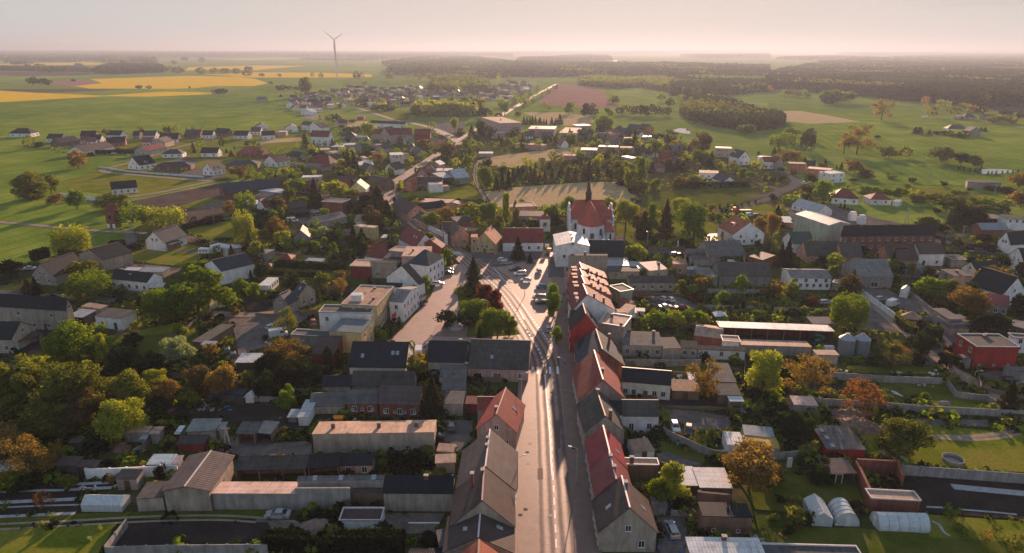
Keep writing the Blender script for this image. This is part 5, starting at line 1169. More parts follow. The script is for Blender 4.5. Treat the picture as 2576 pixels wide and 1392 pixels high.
BL('house with charcoal roof left of the big grey one by the plaza',(1722,862),(2120,872),('k',1725,645),4.2,4.0,'r','beige','charcoal',ch=((.8,.5,.6),),trim=0,ov=.3,win='f0.2')
BL('large house with brown grey tiled roof and pale pink walls',(2125,925),(2745,945),('k',2135,632),(2140,1048),3.9,'r','pink','oldgrey',win='f0.2:.05:.6 f0.1:.75:1 fd.1 r0.2',sk=((.38,.2),),trim='d',ov=.3)
BL('low grey flat roofed link behind the charcoal plaza house',(1840,1020),(2095,1030),('k',1835,885),3.3,.3,'m','beige','grey',name='outbuilding',ch=((.95,.95,.6),),ov=.1)
BL('grey roofed store with pale stripe below the link building',(1860,1140),(2100,1145),('k',1890,1040),3.2,.3,'m','grey','grey',name='outbuilding',ov=.1)
BL('dark grey store next to the dark spruce',(1880,1285),(2080,1290),('k',1900,1150),3.0,.3,'m','beige','grey',name='outbuilding',ov=.1)
BL('long barn with mossy grey roof',(955,1105),(1590,1112),('k',985,950),(960,1180),2.6,'r','beige','oldgrey',name='barn',trim=0)
BL('low barn with black roof left of the mossy grey barn',(655,1112),(955,1108),('k',680,1000),(680,1190),1.4,'r','beige','charcoal',name='barn',trim=0)
BL('brick barn with faded purple grey roof',(1228,1285),(1650,1298),('k',1228,1098),(1235,1420),2.9,'r','brick','greybrown',name='brick_barn',cat='barn',win='f0.3 fs.4',trim=0)
BL('brick barn with dark grey roof left of the purple roofed one',(898,1285),(1228,1283),('k',920,1145),(905,1400),1.8,'r','brick','grey',name='brick_barn',cat='barn',win='f0.2 fs.3',trim=0)
BL('store with weathered roof, its far edge sunlit orange',(528,1315),(898,1305),('k',560,1180),(540,1400),1.6,'r','beige','grey',name='store',trim=0)
BL('leaning greenhouse roof of white glass sheets',(408,1420),(530,1420),('k',415,1240),2.4,.4,'m','white','metal',name='glasshouse',cat='greenhouse')
BL('low glass lean-to at the corner of the white glasshouse',(310,1420),(405,1420),('k',350,1335),1.6,.3,'m','grey','metal',name='glasshouse',cat='greenhouse')
BL('dark red shed roof behind the red gabled street house',(2100,1285),(2240,1290),('k',2115,1200),2.6,.3,'m','darkred','darkred',name='shed')
CAR('hatchback','r',578,490,200,'red car behind the long building');CAR('van','w',230,610,-65,'long white van parked at the yard');CAR('hatchback','s',165,530,-35,'pale silver car at the edge of the yard')
CAR('estate','w',1830,92,-82,'white estate car parked on the plaza');CAR('hatchback','k',1680,285,-22,'black hatchback parked along the left side of the plaza')
CAR('van','w',1640,790,5,'white van half hidden behind the golden shrub')
# plaza furniture
GP('monument_pad','walk',[(1755,605),(1815,495),(2110,490),(2125,615)],RZ+.002);GP('plaza_lawn','lawn',[(2020,150),(2140,60),(2240,80),(2420,250),(2560,420),(2660,590),(2120,615),(2140,420),(2050,330)],RZ+.004)
r=THING('monument','dark stone monument on a pale pad in the plaza','monument',P(2010,525));MB().lathe([(2.2,RZ),(2.2,RZ+.35),(1.5,RZ+.36),(1.5,RZ+.7)],8).build('plinth',M['cap'],r);MB().loft([[(-.6,-.5,.9),(.6,-.5,.9),(.6,.5,.9),(-.6,.5,.9)],[(-.5,-.4,2.0),(.5,-.4,2.0),(.5,.4,2.0),(-.5,.4,2.0)],[(-.25,-.2,3.0),(.35,-.2,3.0),(.35,.2,3.0),(-.25,.2,3.0)]]).build('stone',M['stone'],r)
g_=P(2110,160);r=THING('hedge_ring','low yellow-green hedge ring round the tall spruce','hedge',g_)
a_=np.random.RandomState(3);t_=a_.rand(2600)*6.283;rr_=3.6+a_.rand(2600)*.9-.45;me=quads('foliage',np.stack([rr_*np.cos(t_),rr_*np.sin(t_),.3+a_.rand(2600)*.9],1),a_.normal(size=(2600,3)),.13*(.5+a_.rand(2600)));link('foliage',me,r,leafm('y'))
trees('spruce','d 2190 190 -200 190');trees('round','R 2290 260 70 210; d 1930 510 330 230; d 2100 500 340 170; g 2180 480 220 300; g 2430 620 320 330; R 2420 300 130 120')
trees('tall','R 2400 420 130 190; g 2550 600 340 160; g 2280 600 440 150');trees('round','g 1690 180 -10 160; g 1585 250 75 130; d 1440 440 340 100')
trees('thuja','d 1445 510 400 40; d 1370 600 490 50; k 735 970 700 100; k 850 990 720 100; k 2250 640 500 50')
trees('sparse','o 325 570 300 270; r 330 900 590 520; r 860 200 -20 160; d 820 190 80 110')
trees('round','k 180 1040 780 360; b 450 860 680 220; d 130 1240 950 200; d 600 1080 890 260; k 700 1040 880 150; k 300 1130 860 260; d 480 1090 880 220');trees('tall','g 330 1320 1060 180; o 1600 1060 770 230; Y 1640 960 760 170')
trees('spruce','b 1780 1400 990 280');trees('bush','y 640 340 300 50; d 700 225 190 80; d 800 225 185 90; g 380 600 530 80; d 90 640 570 90; k 2140 1060 980 60; g 1290 640 510 90; k 2500 1060 1010 90; o 200 1230 1080 90; k 210 1240 1080 120; k 60 1240 1000 130; k 1670 1080 950 120')
T(2,2)
BL('tall street house with deep red gable wall and black roof',(585,545),(877,545),('k',725,272),7.0,(380,),'g','red','charcoal',win='l0.2 l1.2',ov=.15,ra=.52,trim='d')
BL('beige rear building with pink flat roof and pale parapets',(868,470),(1128,512),('e',850,352),7.0,0,'f','beige','tan',name='rear_building',cat='house',ch=((.3,.7,.9),(.85,.1,.7)),trim=True,ov=.08)
BL('black roofed front wing of the red gable house',(575,452),(700,456),6,6.6,1.2,'m','red','charcoal',name='house',ov=.15)
BL('street house with dark slate roof and brown brick gable',(662,905),(1142,905),('k',872,532),4.4,(737,),'g','brick','slate',win='l0.3',ch=((.75,.7,.4),),trim='d',ov=.3)
BL('charcoal cross gable on the dark slate street house',(665,772),(850,776),('k',785,622),4.8,2.0,'m','beige','charcoal',name='house',ov=.2)
BL('street house with big deep red roof and pink gable',(665,1245),(1147,1243),('k',842,745),4.4,(1042,),'g','pink','red',win='l0.5',sk=(),ch=((.56,.35,.2),),trim=True,ov=.3)
BL('cream rear wing with dark brown roof, brown door and four windows',(1098,1058),(1602,1100),('k',970,906),(1110,1212),2.6,'r','cream','charcoal',win='f0.2:.0:.35 f0.2:.6:.95 fd.1',name='rear_wing',cat='house',trim=True,ov=.2)
BL('dark roofed rear wing behind the grey street house',(960,1395),(1480,1402),('k',965,1250),4.2,2.2,'r','white','charcoal',name='rear_wing',cat='house',trim=0,ov=.15)
# terraced red row with stepped fire walls
for i_,(xa,ya,xb,yb,fx,fy,ay)in enumerate(((600,350,1045,345,712,78,182),(585,205,1010,200,690,-8,75),(575,110,985,105,668,-80,-2),(568,30,965,28,655,-142,-75))):
 tr_=BL(('red terraced house with white end wall nearest in the stepped row','second red terraced house in the stepped row from its white end','third red terraced house in the stepped row from its white end','fourth red terraced house in the stepped row from its white end')[i_],
    (xa,ya),(xb,yb),('k',fx,fy),7.2,(ay,),'g','white' if i_==0 else 'brick','darkred',name='terraced_house',ra=.34,win='l0.3 l1.3',ch=((.5,.06,.1),(.72,.06,-1.2)),dorm=((.12,.3,1.6),(.12,.7,1.6)),group='terraced houses in the red row',ov=.12,trim=True)
 if i_:
  bb_=tr_.children[1].bound_box;L_,W_,zt_=-bb_[0][0],-bb_[0][1],bb_[1][2];y0_=W_*.32;dy_=(W_+y0_)/5
  for k_ in range(5):MB().box(-L_-.12,y0_-(k_+1)*dy_,zt_-(zt_-7.2)*(k_+1)/5-.3,-L_+.25,y0_-k_*dy_,zt_-(zt_-7.2)*(k_+.35)/5+.15).build('fire_wall',wallm('brick'),tr_)
BL('pale green rear extension with flat roof behind the red row',(980,100),(1090,160),('e',1040,40),4.5,0,'f','lime','eternit',name='extension',cat='house',trim=True)
BL('low lean-to with faded red roof behind the red row',(1065,240),(1185,282),('k',1070,195),3.0,.5,'m','grey','red',name='shed')
BL('dark red roofed rear annex beside the white wall',(1060,350),(1165,372),('k',1060,255),4.0,.4,'m','white','darkred',name='extension',cat='house')
BL('white flat annex behind the pink roofed rear building',(1068,365),(1148,362),3,5,0,'f','white','tan',name='extension',cat='house',trim=0)
BL('tin roofed rear shed with pale wall',(1160,365),(1255,368),('k',1160,305),3,.4,'m','white','metal',name='shed')
BL('white stepped canopy roof in the rear yard',(1250,350),(1340,355),('k',1255,315),2.8,.2,'m','white','whitemetal',name='shed')
BL('long rear bungalow with grey flat roof and wide windows',(1110,690),(1520,702),('k',1112,548),(1120,805),.5,'m','beige','grey',win='f0.4',name='bungalow',cat='house',ch=((.85,.85,.6),(.24,.95,.4)),ov=.15)
BL('middle part of the rear bungalow with stacked grey panels',(1520,728),(1705,722),('k',1520,615),(1535,835),.5,'m','beige','slate',win='',name='bungalow',cat='house',ov=.15)
BL('right part of the rear bungalow with dark roof',(1700,715),(1870,728),('k',1700,640),(1860,818),.5,'m','beige','oldgrey',win='f0.2',name='bungalow',cat='house',ov=.15)
BL('brick store with pinkish hipped roof',(1830,590),(2115,628),('k',1770,490),(1720,680),1.0,'r','brick','tan',name='brick_store',cat='store',ch=((.35,.5,.3),),trim=0,ov=.12)
BL('long low store with dark roof and white front panels',(1870,735),(2360,755),('k',1870,690),2.8,.3,'m','white','oldgrey',win='f0.3',name='store',openf=False)
BL('long open machine shed with white metal roof',(2090,512),(3250,555),('k',2010,448),3.8,-.3,'m','darkred','whitemetal',name='machine_shed',cat='shed',openf=True)
BL('long beige barn wall with pink flat roof before the machine shed',(2305,690),(3020,712),('k',2270,632),(2400,780),-.3,'m','grey','tan',name='barn',ov=.1)
BL('low white annex left of the long pink roofed barn',(2120,655),(2300,665),4,3,0,'f','white','tan',name='outbuilding',trim=True)
BL('shed with dark corrugated roof behind the yellow sparse tree',(2030,1060),(2262,1068),('k',2020,868),3.0,.6,'m','grey','grey',name='shed')
BL('lower shed with grey roof below the corrugated one',(2070,1195),(2315,1200),('k',2080,1075),2.6,.4,'m','brown','grey',name='shed')
BL('small canopy with white sheet roof in the farmyard',(2190,1258),(2337,1260),('k',2180,1205),2.2,.2,'m','grey','whitemetal',name='shed',openf=True)
BL('shed with patched brown roof beside the cream wing',(1612,1150),(1900,1160),('k',1620,1035),2.6,.3,'m','brown','rust',name='shed',win='fd.1')
BL('small flat shed with pale roof left of the sparse tree',(1780,1040),(1900,1045),('k',1775,965),2.4,.2,'m','grey','whitemetal',name='shed')
BL('long barn with stone walls and mossy dark roof',(1185,65),(1650,65),('k',1190,-5),(1190,150),1.5,'r','beige','oldgrey',win='f0.5',name='barn',trim=0)
FN('red brick wall behind the parked cars',[(1160,208),(1400,205)],1.8,'brick',.3);FN('low brown wall right of the red brick wall',[(1400,205),(1700,200)],1.2,'brown',.25)
FN('rough concrete wall below the rear bungalow',[(1140,900),(1620,905),(1900,900)],2.0,'grey',.3)
FN('grey garden wall at the vegetable beds, upper',[(1970,165),(2576,175)],1.6,'concrete',.2);FN('grey garden wall at the vegetable beds, lower',[(1900,310),(2576,330)],1.0,'concrete',.2)
r=THING('party_tent','pale pointed garden tent by the machine shed','tent',P(2085,440));MB().add([(-2,-2,2),(2,-2,2),(2,2,2),(-2,2,2),(0,0,3.3)],[(0,1,4),(1,2,4),(2,3,4),(3,0,4),(3,2,1,0)]).build('canopy',M['film'],r)
for sx in(-1.9,1.9):
 for sy in(-1.9,1.9):MB().tube((sx,sy,0),(sx,sy,2),.05,n=6).build('leg',M['steel'],r)
for i_,(x_,y_,c_,k_,a_)in enumerate(((140,55,'w','hatchback',80),(295,120,'b','hatchback',88),(272,232,'s','minivan',85),(300,280,'k','estate',85),(365,550,'s','hatchback',5))):
 CAR(k_,c_,x_,y_,a_,('white hatchback at the end of the marked bays','light blue hatchback beside the small round tree','silver minivan parked behind the black estate','black estate parked beside the silver minivan','silver hatchback parked along the right kerb')[i_])
for i_,(x_,y_,c_,k_,a_)in enumerate(((1400,245,'g','hatchback',30),(1510,245,'s','hatchback',35),(1590,250,'w','hatchback',20),(1545,325,'s','saloon',-80),(1700,330,'r','saloon',90))):
 CAR(k_,c_,x_,y_,a_,('dark grey car, leftmost by the brown wall','silver car, middle one of three by the brown wall','white car, rightmost of three by the brown wall','silver saloon parked across the rear yard','dark red saloon half hidden by the garden shrubs')[i_])
trees('round','g 400 350 55 140; g 415 420 150 160; g 450 690 490 120; g 1450 520 330 260; y 1650 520 335 200; g 1800 510 330 220; y 1930 500 380 170; g 1560 520 380 160; o 1700 180 20 120; g 1800 200 75 140; r 1890 180 0 130; d 1290 430 350 80; g 2130 260 140 130; r 2540 190 80 110');trees('sparse','r 1910 1210 820 400')
trees('round','y 2510 1210 720 350; R 1830 270 190 140; g 2240 880 790 140; g 2500 400 335 180; o 2080 420 280 90; d 2000 400 330 100');trees('bush','d 1350 830 760 90; d 1280 830 730 40; k 1930 860 760 150; r 2430 310 230 130; d 2200 290 230 100; k 1200 450 390 130; d 2110 380 340 60; d 2290 560 500 60; r 2060 820 780 60; k 2330 330 250 60; y 2230 60 20 60; d 2420 1240 1100 180')
trees('thuja','d 1190 430 370 50; k 2260 330 220 40; d 2080 60 20 30')
for x_,y_,c_,rz_ in((428,455,'dark',20),(520,210,'dark',200),(440,315,'light',90),(425,340,'red',0)):PERSON(x_,y_,c_,'dark',rz_,{455:'person in dark jacket walking on the right pavement of the plaza',210:'person in dark jacket near the red row',315:'person in light top under the two round trees',340:'person in red top under the two round trees'}[y_])
LAMP(128,200,60,None,0,'street lamp between the road lines and parked cars');LAMP(525,930,830,None,160,'street lamp at the pedestrian crossing');LAMP(95,1290,1240,8,20,'street lamp by the red gabled street house')
def SIGN(x,y,h,c,lab,sh_='round'):
 r=THING('road_sign',lab,'sign',P(x,y));MB().lathe([(.035,0),(.035,h)],6).build('pole',M['steel'],r)
 if sh_=='round':MB().loft([[(.32*math.cos(i*.5236),-.05,h+.32*math.sin(i*.5236))for i in range(12)],[(.32*math.cos(i*.5236),-.08,h+.32*math.sin(i*.5236))for i in range(12)]]).build('disc',c,r)
 elif sh_=='tri':MB().loft([[(-.4,-.05,h+.35),(.4,-.05,h+.35),(0,-.05,h-.35)],[(-.4,-.08,h+.35),(.4,-.08,h+.35),(0,-.08,h-.35)]]).build('plate',c,r)
 else:MB().box(-.35,-.08,h-.35,.35,-.05,h+.35).build('plate',c,r)
 return r
SIGN(530,960,2.6,M['blue'],'blue square sign at the pedestrian crossing','sq');SIGN(97,1010,2.6,M['steel'],'pair of round signs seen from behind on the left pavement');SIGN(548,455,3.4,M['red'],'round red and white shop sign by the red gable house')
SIGN(97,830,2.6,M['rubber'],'dark square sign on the left kerb','sq');SIGN(505,330,2.6,M['steel'],'sign pole by the pavement beside the red row','sq')
T(1,2);SIGN(2030,160,2.6,plain('yellow_paint',(.7,.45,.02)),'yellow triangular give-way sign on the plaza','tri')
LAMP(2295,200,10,None,0,'street lamp by the dark red tree');LAMP(2330,460,240,None,180,'street lamp above the plaza lawn')
T(2,2)
TRC=P(490,640);r=THING('tractor','green tractor under the machine shed','tractor',P(2576+470,650));
MB().box(-.7,-1.8,.7,.7,1.0,1.5).build('body',M['green'],r);MB().box(-.7,-1.8,1.5,.7,-.4,2.5).build('cab',M['glass'],r);MB().box(-.8,-1.9,2.5,.8,-.3,2.65).build('roof',M['green'],r)
for sx in(-.95,.95):
 for y_,rr in((-1.2,.85),(1.1,.5)):MB().loft([[(s*.2,rr*math.cos(a*.449),rr*math.sin(a*.449))for a in range(14)]for s in(-1,1)]).build('wheel',M['rubber'],r,loc=(sx,y_,rr))
T(3,2)
r=THING('tarpaulined_trailer','green harvester beside the machine shed corner','farm machine',P(520,650));MB().box(-1.3,-.8,.6,1.3,.8,1.5).build('body',M['green'],r);MB().box(-.4,-.6,1.5,.8,.6,1.9).build('hopper',M['green'],r)
for sx in(-.9,.9):MB().loft([[(.5*math.cos(a*.449),s*.95,.5*math.sin(a*.449))for a in range(14)]for s in(-1,1)]).build('wheel',M['rubber'],r,loc=(sx,0,.5))
for i_,x_ in enumerate((775,925)):
 g_=P(x_,775);r=THING('grain_silo',('left of the two corrugated grain silos','right of the two corrugated grain silos')[i_],'silo',g_,0,'grain silos');h_=zat(g_,q(x_,622)[1]);rr=72/4*((g_-Vector((0,0,80))).length)/FP*.93
 MB().lathe([(rr*(1+.012*(k%2)),k*h_/28)for k in range(29)],28).build('cylinder',plain('galvanised',(.20,.225,.25),.5,.4,.3),r);MB().lathe([(rr*1.06,h_),(rr*.28,h_+rr*.62),(rr*.28,h_+rr*.72),(0,h_+rr*.74)],28).build('cone_roof',plain('galvanised_light',(.32,.35,.38),.5,.4,.3),r)
 MB().box(-.3,-.12,0,.3,0,h_).build('ladder',M['steel'],r,loc=(rr*.5,-rr*.9,0))
BL('red brick house with flat roof and two chimneys',(2098,712),(2536,716),('e',1905,582),(2095,938),0,'f','red','bitumen',win='l0.1 l1.2 fs.3',name='brick_house',cat='house',ch=((.52,.75,.7),(.62,.85,.7)),trim=True,ov=.1)
BL('porch canopy on the red brick house',(1940,815),(2060,832),2.2,3.0,0,'m','grey','grey',name='porch',cat='house')
BL('grey garage with two doors right of the pavilion',(1690,400),(1830,470),8,3.4,.2,'m','grey','bitumen',name='garage',win='fd.2',ov=.1)
BL('grey block with flat roof behind the garage',(1820,430),(1960,430),('e',1720,320),4.0,0,'f','grey','grey',name='garage',trim=0,ov=.1)
BL('low flat garage beside the columnar evergreens',(1830,520),(2030,525),5,2.6,0,'f','grey','bitumen',name='garage',trim=0,ov=.1)
BL('long pale tent garage',(1330,135),(1408,150),('k',1240,55),2.6,.9,'g','white','whitemetal',name='tent_garage',cat='tent',trim=0,ov=.02)
BL('house with pinkish red roof and grey walls at the right',(2180,265),(2430,300),('k',2160,215),3.6,1.6,'r','grey','pinkred',win='f0.3',trim=0)
BL('white gabled house with charcoal roof at the right edge',(2358,190),(2600,150),12,4.4,5.5,'g','white','charcoal',win='f9.1 f0.2',ov=.3)
BL('long white stable with grey roof and rows of openings',(235,14),(648,20),('k',230,-70),(250,132),1.4,'r','white','eternit',win='f0.6 f1.4',name='stable',trim=0)
BL('white walled barn with one wide opening',(905,5),(1270,12),('k',790,-170),(940,115),3.0,'r','eternit' if 0 else 'grey','eternit',win='fp.1',name='barn',trim=0)
BL('low grey annex between stable and red brown tree',(640,60),(712,72),5,2.8,0,'f','grey','steel',name='outbuilding',trim=0)
BL('brown shed with grey flat roof near the willow',(450,478),(680,478),('k',405,405),2.6,.3,'m','brown','eternit',name='shed')
BL('low pale walled end of the pink roofed barn',(490,790),(722,795),('e',470,738),(710,890),0,'f','beige','tan',name='barn',trim=0)
BL('pinkish white roofed shed beside the firewood',(262,1292),(508,1302),('k',228,1200),(270,1391),.3,'m','grey','pinkmetal',name='shed',ov=.1)
BL('white flat roofed house at the right edge',(2470,620),(2800,640),('e',2480,580),4.5,0,'f','white','bitumen',win='f0.2 f1.2',trim=True)
BL('low shed with pale roof above the white edge house',(2400,480),(2700,560),6,2.6,.2,'m','dark','eternit',name='shed')
BL('grey flat garage right of the red brick house',(2420,950),(2700,960),('e',2430,905),2.6,0,'f','grey','grey',name='garage',trim=0)
r=THING('garden_pavilion','octagonal garden pavilion with brown red roof','pavilion',P(1425,470));MB().lathe([(3.0,2.3),(.3,3.9),(0,3.95)],8).build('roof',roofm('rust'),r)
for k_ in range(8):MB().tube((2.5*math.cos(k_*.785),2.5*math.sin(k_*.785),0),(2.5*math.cos(k_*.785),2.5*math.sin(k_*.785),2.32),.08,n=6).build('post',M['wood'],r)
MB().lathe([(2.55,0),(2.55,.8),(2.45,.8)],8).build('railing',M['wood'],r)
g_=P(605,735);r=THING('water_tank','white liquid container by the barn end','tank',g_);MB().box(-1.4,-.6,.12,-.1,.6,1.15).box(.05,-.6,.12,1.4,.6,1.15).build('tank',M['white'],r);MB().box(-1.45,-.65,0,1.45,.65,.12).build('pallet',M['wood'],r)
FN('pale concrete panel wall along the diagonal lane',[(940,190),(1270,435)],2.2,'white',.2);FN('low pinkish wall beside the diagonal lane',[(1430,190),(1680,390)],1.5,'grey',.2);FN('grey wall behind the pavilion',[(1470,450),(1680,450)],1.8,'grey',.2)
FN('long grey panel wall below the orchard',[(620,1030),(1160,1070),(1740,1090)],2.0,'concrete',.2);FN('long grey panel wall below the red tree',[(470,1290),(1000,1320),(1600,1370),(2576,1420),(2700,1400)],1.8,'concrete',.2)
FN('pinkish wall at the bend of the sandy lane',[(1820,960),(2030,1100)],2.0,'pink',.2);FN('grey wall beside the allotment gate',[(1800,1100),(1880,1220),(2000,1240),(2200,1260),(2320,1340)],1.8,'grey',.2);FN('low curb wall by the brick house lane',[(1560,800),(1700,900)],1.0,'concrete',.2)
CAR('estate','s',1130,245,-65,'dark silver estate behind the white pickup');CAR('hatchback','k',2400,1070,75,'black car parked on the grass right of the brick house');CAR('hatchback','n',2545,1120,75,'dark blue car at the right edge');CAR('estate','s',575,280,-80,'silver estate beside the dark red shrub')
CAR('van','w',1250,300,-55,'white pickup truck parked along the pale panel wall')
HG('tapering russet hedge left of the pavilion',[(1290,460),(1400,560),(1480,590)],2.6,1.8,'o');HG('dark clipped hedge block behind the brick house',[(1580,640),(1720,640)],4,3,'d')
trees('birch','g 790 530 165 310');trees('round','b 820 180 -30 210; d 1500 810 540 250; k 2080 560 380 250; d 2300 560 390 220; k 1790 940 770 200; g 1640 200 10 290; r 2000 380 110 340; o 1800 180 20 160; b 1730 300 180 150; R 450 300 200 120; k 2520 420 180 170; r 2230 190 -60 300')
trees('sparse','r 390 1170 730 470; c 960 1380 1010 400; o 1130 1290 1120 160; b 1190 940 770 200; o 1330 890 770 160; y 890 1000 900 190; o 1120 770 600 170; r 1330 780 640 180')
trees('bush','o 200 230 20 150; r 70 200 30 230; o 1000 560 530 120; g 900 880 770 100; d 1020 720 590 100; y 360 350 275 70; g 490 390 300 100; o 140 380 300 80; g 800 870 815 60; o 620 1200 1100 80; y 740 1240 1170 90; k 1500 900 760 150; y 1770 1080 1040 80; o 1580 1230 1150 80; r 1140 1330 1250 90; k 1940 940 840 60; r 1800 820 720 130; y 270 300 260 100; o 1260 780 640 140; d 1080 890 790 190; k 2240 640 520 180; g 1700 230 120 120; o 2050 240 90 130');trees('thuja','k 1820 780 690 45; k 1775 780 700 40; d 1880 590 500 40; d 1920 590 515 30; k 1850 770 660 35');trees('spruce','b 2400 1370 1040 180')
WOOD('round pile of split firewood at the panel wall',810,1391,10,4,1.8,12,220,'wood');WOOD('rubble patch beside the leaning boards',1770,1280,3,2,.9,13,60,'grey')
r=THING('covered_boat','pale blue film heap in the garden','tarpaulin',P(1280,1180),R(-60));MB().loft([[(-2,-.4,0),(-2,.4,0),(-2,0,.3)],[(0,-.7,0),(0,.7,0),(0,0,.7)],[(2,-.3,0),(2,.3,0),(2,0,.3)]]).build('cover',M['film'],r)
LAMP(2070,1040,955,None,0,'street lamp in front of the red brick house')
# ================================================================ third row (middle distance)
T(0,1)
H_='house'
BL('white bungalow with long charcoal roof beside the ploughed field',(1120,520),(1385,497),10,3.2,3.6,'r','white','charcoal',win='f0.4 l0.1')
BL('white house with charcoal roof and arched dormer at the lane bend',(1280,262),(1400,277),13,3.4,(190,),'g','white','charcoal',win='f0.2 f9.1 r0.3',dorm=((.9,.5,1.8),))
BL('low brick bungalow with broad dark hipped roof',(1545,292),(1920,282),12,2.8,2.4,'h','brick','slate',win='f0.4')
BL('white house with charcoal roof and red brick band',(2030,320),(2148,328),12,3.6,(250,),'g','white','charcoal',win='f0.2 f9.1 r0.3',sk=((.85,.3),(.85,.6)))
BL('brown bungalow with wide slate hipped roof',(2262,272),(2590,265),13,2.8,2.4,'h','brown','slate',win='f0.3')
BL('white house with pointed slate hipped roof',(1625,162),(1835,158),11,3.0,3.2,'h','white','slate',win='f0.3 r0.1')
BL('white house with charcoal roof and white right gable on the lane',(2012,152),(2190,152),('k',2050,95),3,3.2,'r','white','charcoal',win='f0.2 r0.2')
BL('house with steep dark red hipped roof and brick walls',(2372,152),(2640,172),13,3,5.2,'h','brick','red',win='f0.3',sk=((.4,.2),))
BL('pale green gabled house with dark red roof',(1345,130),(1475,135),('k',1470,45),3.4,3.4,'g','palegreen','darkred',win='f0.2 f9.1')
BL('beige gabled house with brown roof in the housing estate',(1510,48),(1660,48),('k',1640,-20),4.2,3.6,'g','beige','brown',win='f0.2 f9.1')
BL('white house with brown roof behind the hedge of the estate',(678,135),(840,140),('k',820,25),3.4,4.0,'g','white','brown',win='f0.1 f9.2')
BL('dark house with charcoal roof at the estate edge',(500,50),(600,55),('k',620,-30),3,4.2,'g','brown','charcoal',win='f0.1')
BL('brick house with slate roof in the middle of the estate',(1060,45),(1240,40),10,3,3.4,'r','brick','charcoal',win='f0.3')
BL('house with reddish roof and white wall near the estate centre',(870,40),(970,35),9,3,3.4,'r','white','pinkred',win='f0.2')
BL('charcoal roofed house at the corner of the estate lane',(1665,25),(1800,10),9,3,3.4,'r','white','charcoal',sk=((.5,.3),),win='f0.2')
BL('half-timbered white house with slate grey roof',(1450,1035),(1655,1058),13,(1650,1122),(945,),'g','white','slate',win='f9.2 r0.2',ov=.5)
BL('wood clad porch side of the half-timbered house',(1725,1080),(1825,1040),3,2.6,1.2,'m','brown','slate',name='porch',cat='house')
BL('stone house with dark roof behind the round tree, left of the half-timbered house',(785,1165),(1030,1228),12,4.6,(1122,),'g','beige','charcoal',win='f0.2 f9.1')
BL('stone house with charcoal roof near the dark hedge corner',(310,1375),(545,1400),14,3.4,(1262,),'g','beige','charcoal',win='f0.2 f9.2')
BL('long brick barn with slate roof and light strip',(2262,560),(2850,500),('k',2190,465),3.4,3.6,'r','brick','slate',name='barn',win='l0.1')
BL('white cube building beside the caravan',(2108,1082),(2288,1112),('e',2140,1045),(2112,1160),0,'f','white','whitemetal',name='store',trim=0,ov=.05)
BL('grey annex with pale flat roof right of the white cube',(2292,1118),(2430,1102),5,3.2,0,'f','steel' if 0 else 'grey','metal',name='store',trim=0)
BL('house with weathered slate roof behind the spreading tree',(2050,1270),(2225,1345),13,5.0,2.8,'g','white','slate',win='f0.2',ov=.3)
BL('lean-to of pale blue sheets in the scrap garden',(1390,1345),(1640,1350),('k',1460,1295),2.4,.2,'m','grey','steel',name='shed')
BL('pale sheet shelter left of the blue sheets',(1240,1330),(1390,1335),('k',1280,1300),2.2,.2,'m','brown','whitemetal',name='shed')
r=THING('caravan','white caravan parked at the white cube building','caravan',P(2065,1165),R(-5));MB().loft([[(x,-1.05,z)for x,z in((-2.4,.5),(-2.3,2.2),(-2.1,2.5),(2.0,2.5),(2.35,1.9),(2.5,.5))],[(x,1.05,z)for x,z in((-2.4,.5),(-2.3,2.2),(-2.1,2.5),(2.0,2.5),(2.35,1.9),(2.5,.5))]]).build('body',M['white'],r)
for x_ in(-1.4,0,1.3):MB().box(-.4,-1.08,1.4,.4,-1.06,1.95).build('window',M['glass'],r,loc=(x_,0,0))
for s_ in(-1,1):MB().loft([[(.33*math.cos(a*.5236),s_*.95-.1,.33+.33*math.sin(a*.5236))for a in range(12)],[(.33*math.cos(a*.5236),s_*.95+.1,.33+.33*math.sin(a*.5236))for a in range(12)]]).build('wheel',M['rubber'],r)
g_=P(1155,898);r=THING('transformer_tower','slim red brick transformer tower in the green field','tower',g_,R(-8));h_=zat(g_,q(0,730)[1]);s_=2.1
MB().box(-s_,-s_,0,s_,s_,h_).build('wall',wallm('brick'),r);MB().loft([[(x,-s_-.2,h_),(x,0,h_+2.6),(x,s_+.2,h_)]for x in(-s_-.2,s_+.2)]).build('roof',roofm('darkred'),r)
for x_ in(-1.4,1.4):MB().box(-.7,-s_-.06,.1,.7,-s_-.01,2.2).build('door',M['white'],r,loc=(x_,0,0))
MB().box(-.5,-s_-.05,h_*.55,.5,-s_-.01,h_*.75).build('window',M['dark'],r)
for i_,p in enumerate(((480,290,350),)):pass
POLEA(1330,980,860,'A-shaped power pole in front of the brick transformer tower',True);POLEA(955,1090,970,'lone power pole in the lower green field');POLEA(2155,870,690,'power pole at the edge of the ploughed field');POLEA(1310,600,560,'short pole near the white bungalow')
CAR('saloon','w',310,1330,-75,'white car beside the stone house at the hedge corner');CAR('hatchback','w',1150,165,-80,'white car on the estate lane in front of the hedge')
HG('tall dark hedge corner at the lower field',[(330,1240),(490,1190)],4,2.5,'k');HG('dark hedge left of the half-timbered house',[(1110,1110),(1260,1100)],3,4,'k');HG('dark hedge along the estate lane',[(960,160),(1560,150)],3,2,'k');HG('low dark hedge right of the half-timbered house',[(1850,925),(2050,870),(2240,830)],2.5,2,'k')
FN('low white wall on the bank beside the white bungalow',[(610,585),(960,628)],2.0,'white',.3)
trees('birch','y 740 1180 865 280; g 1350 880 670 270; y 1550 880 685 200; y 1740 900 680 220; y 2470 1080 720 190; g 2480 740 530 190')
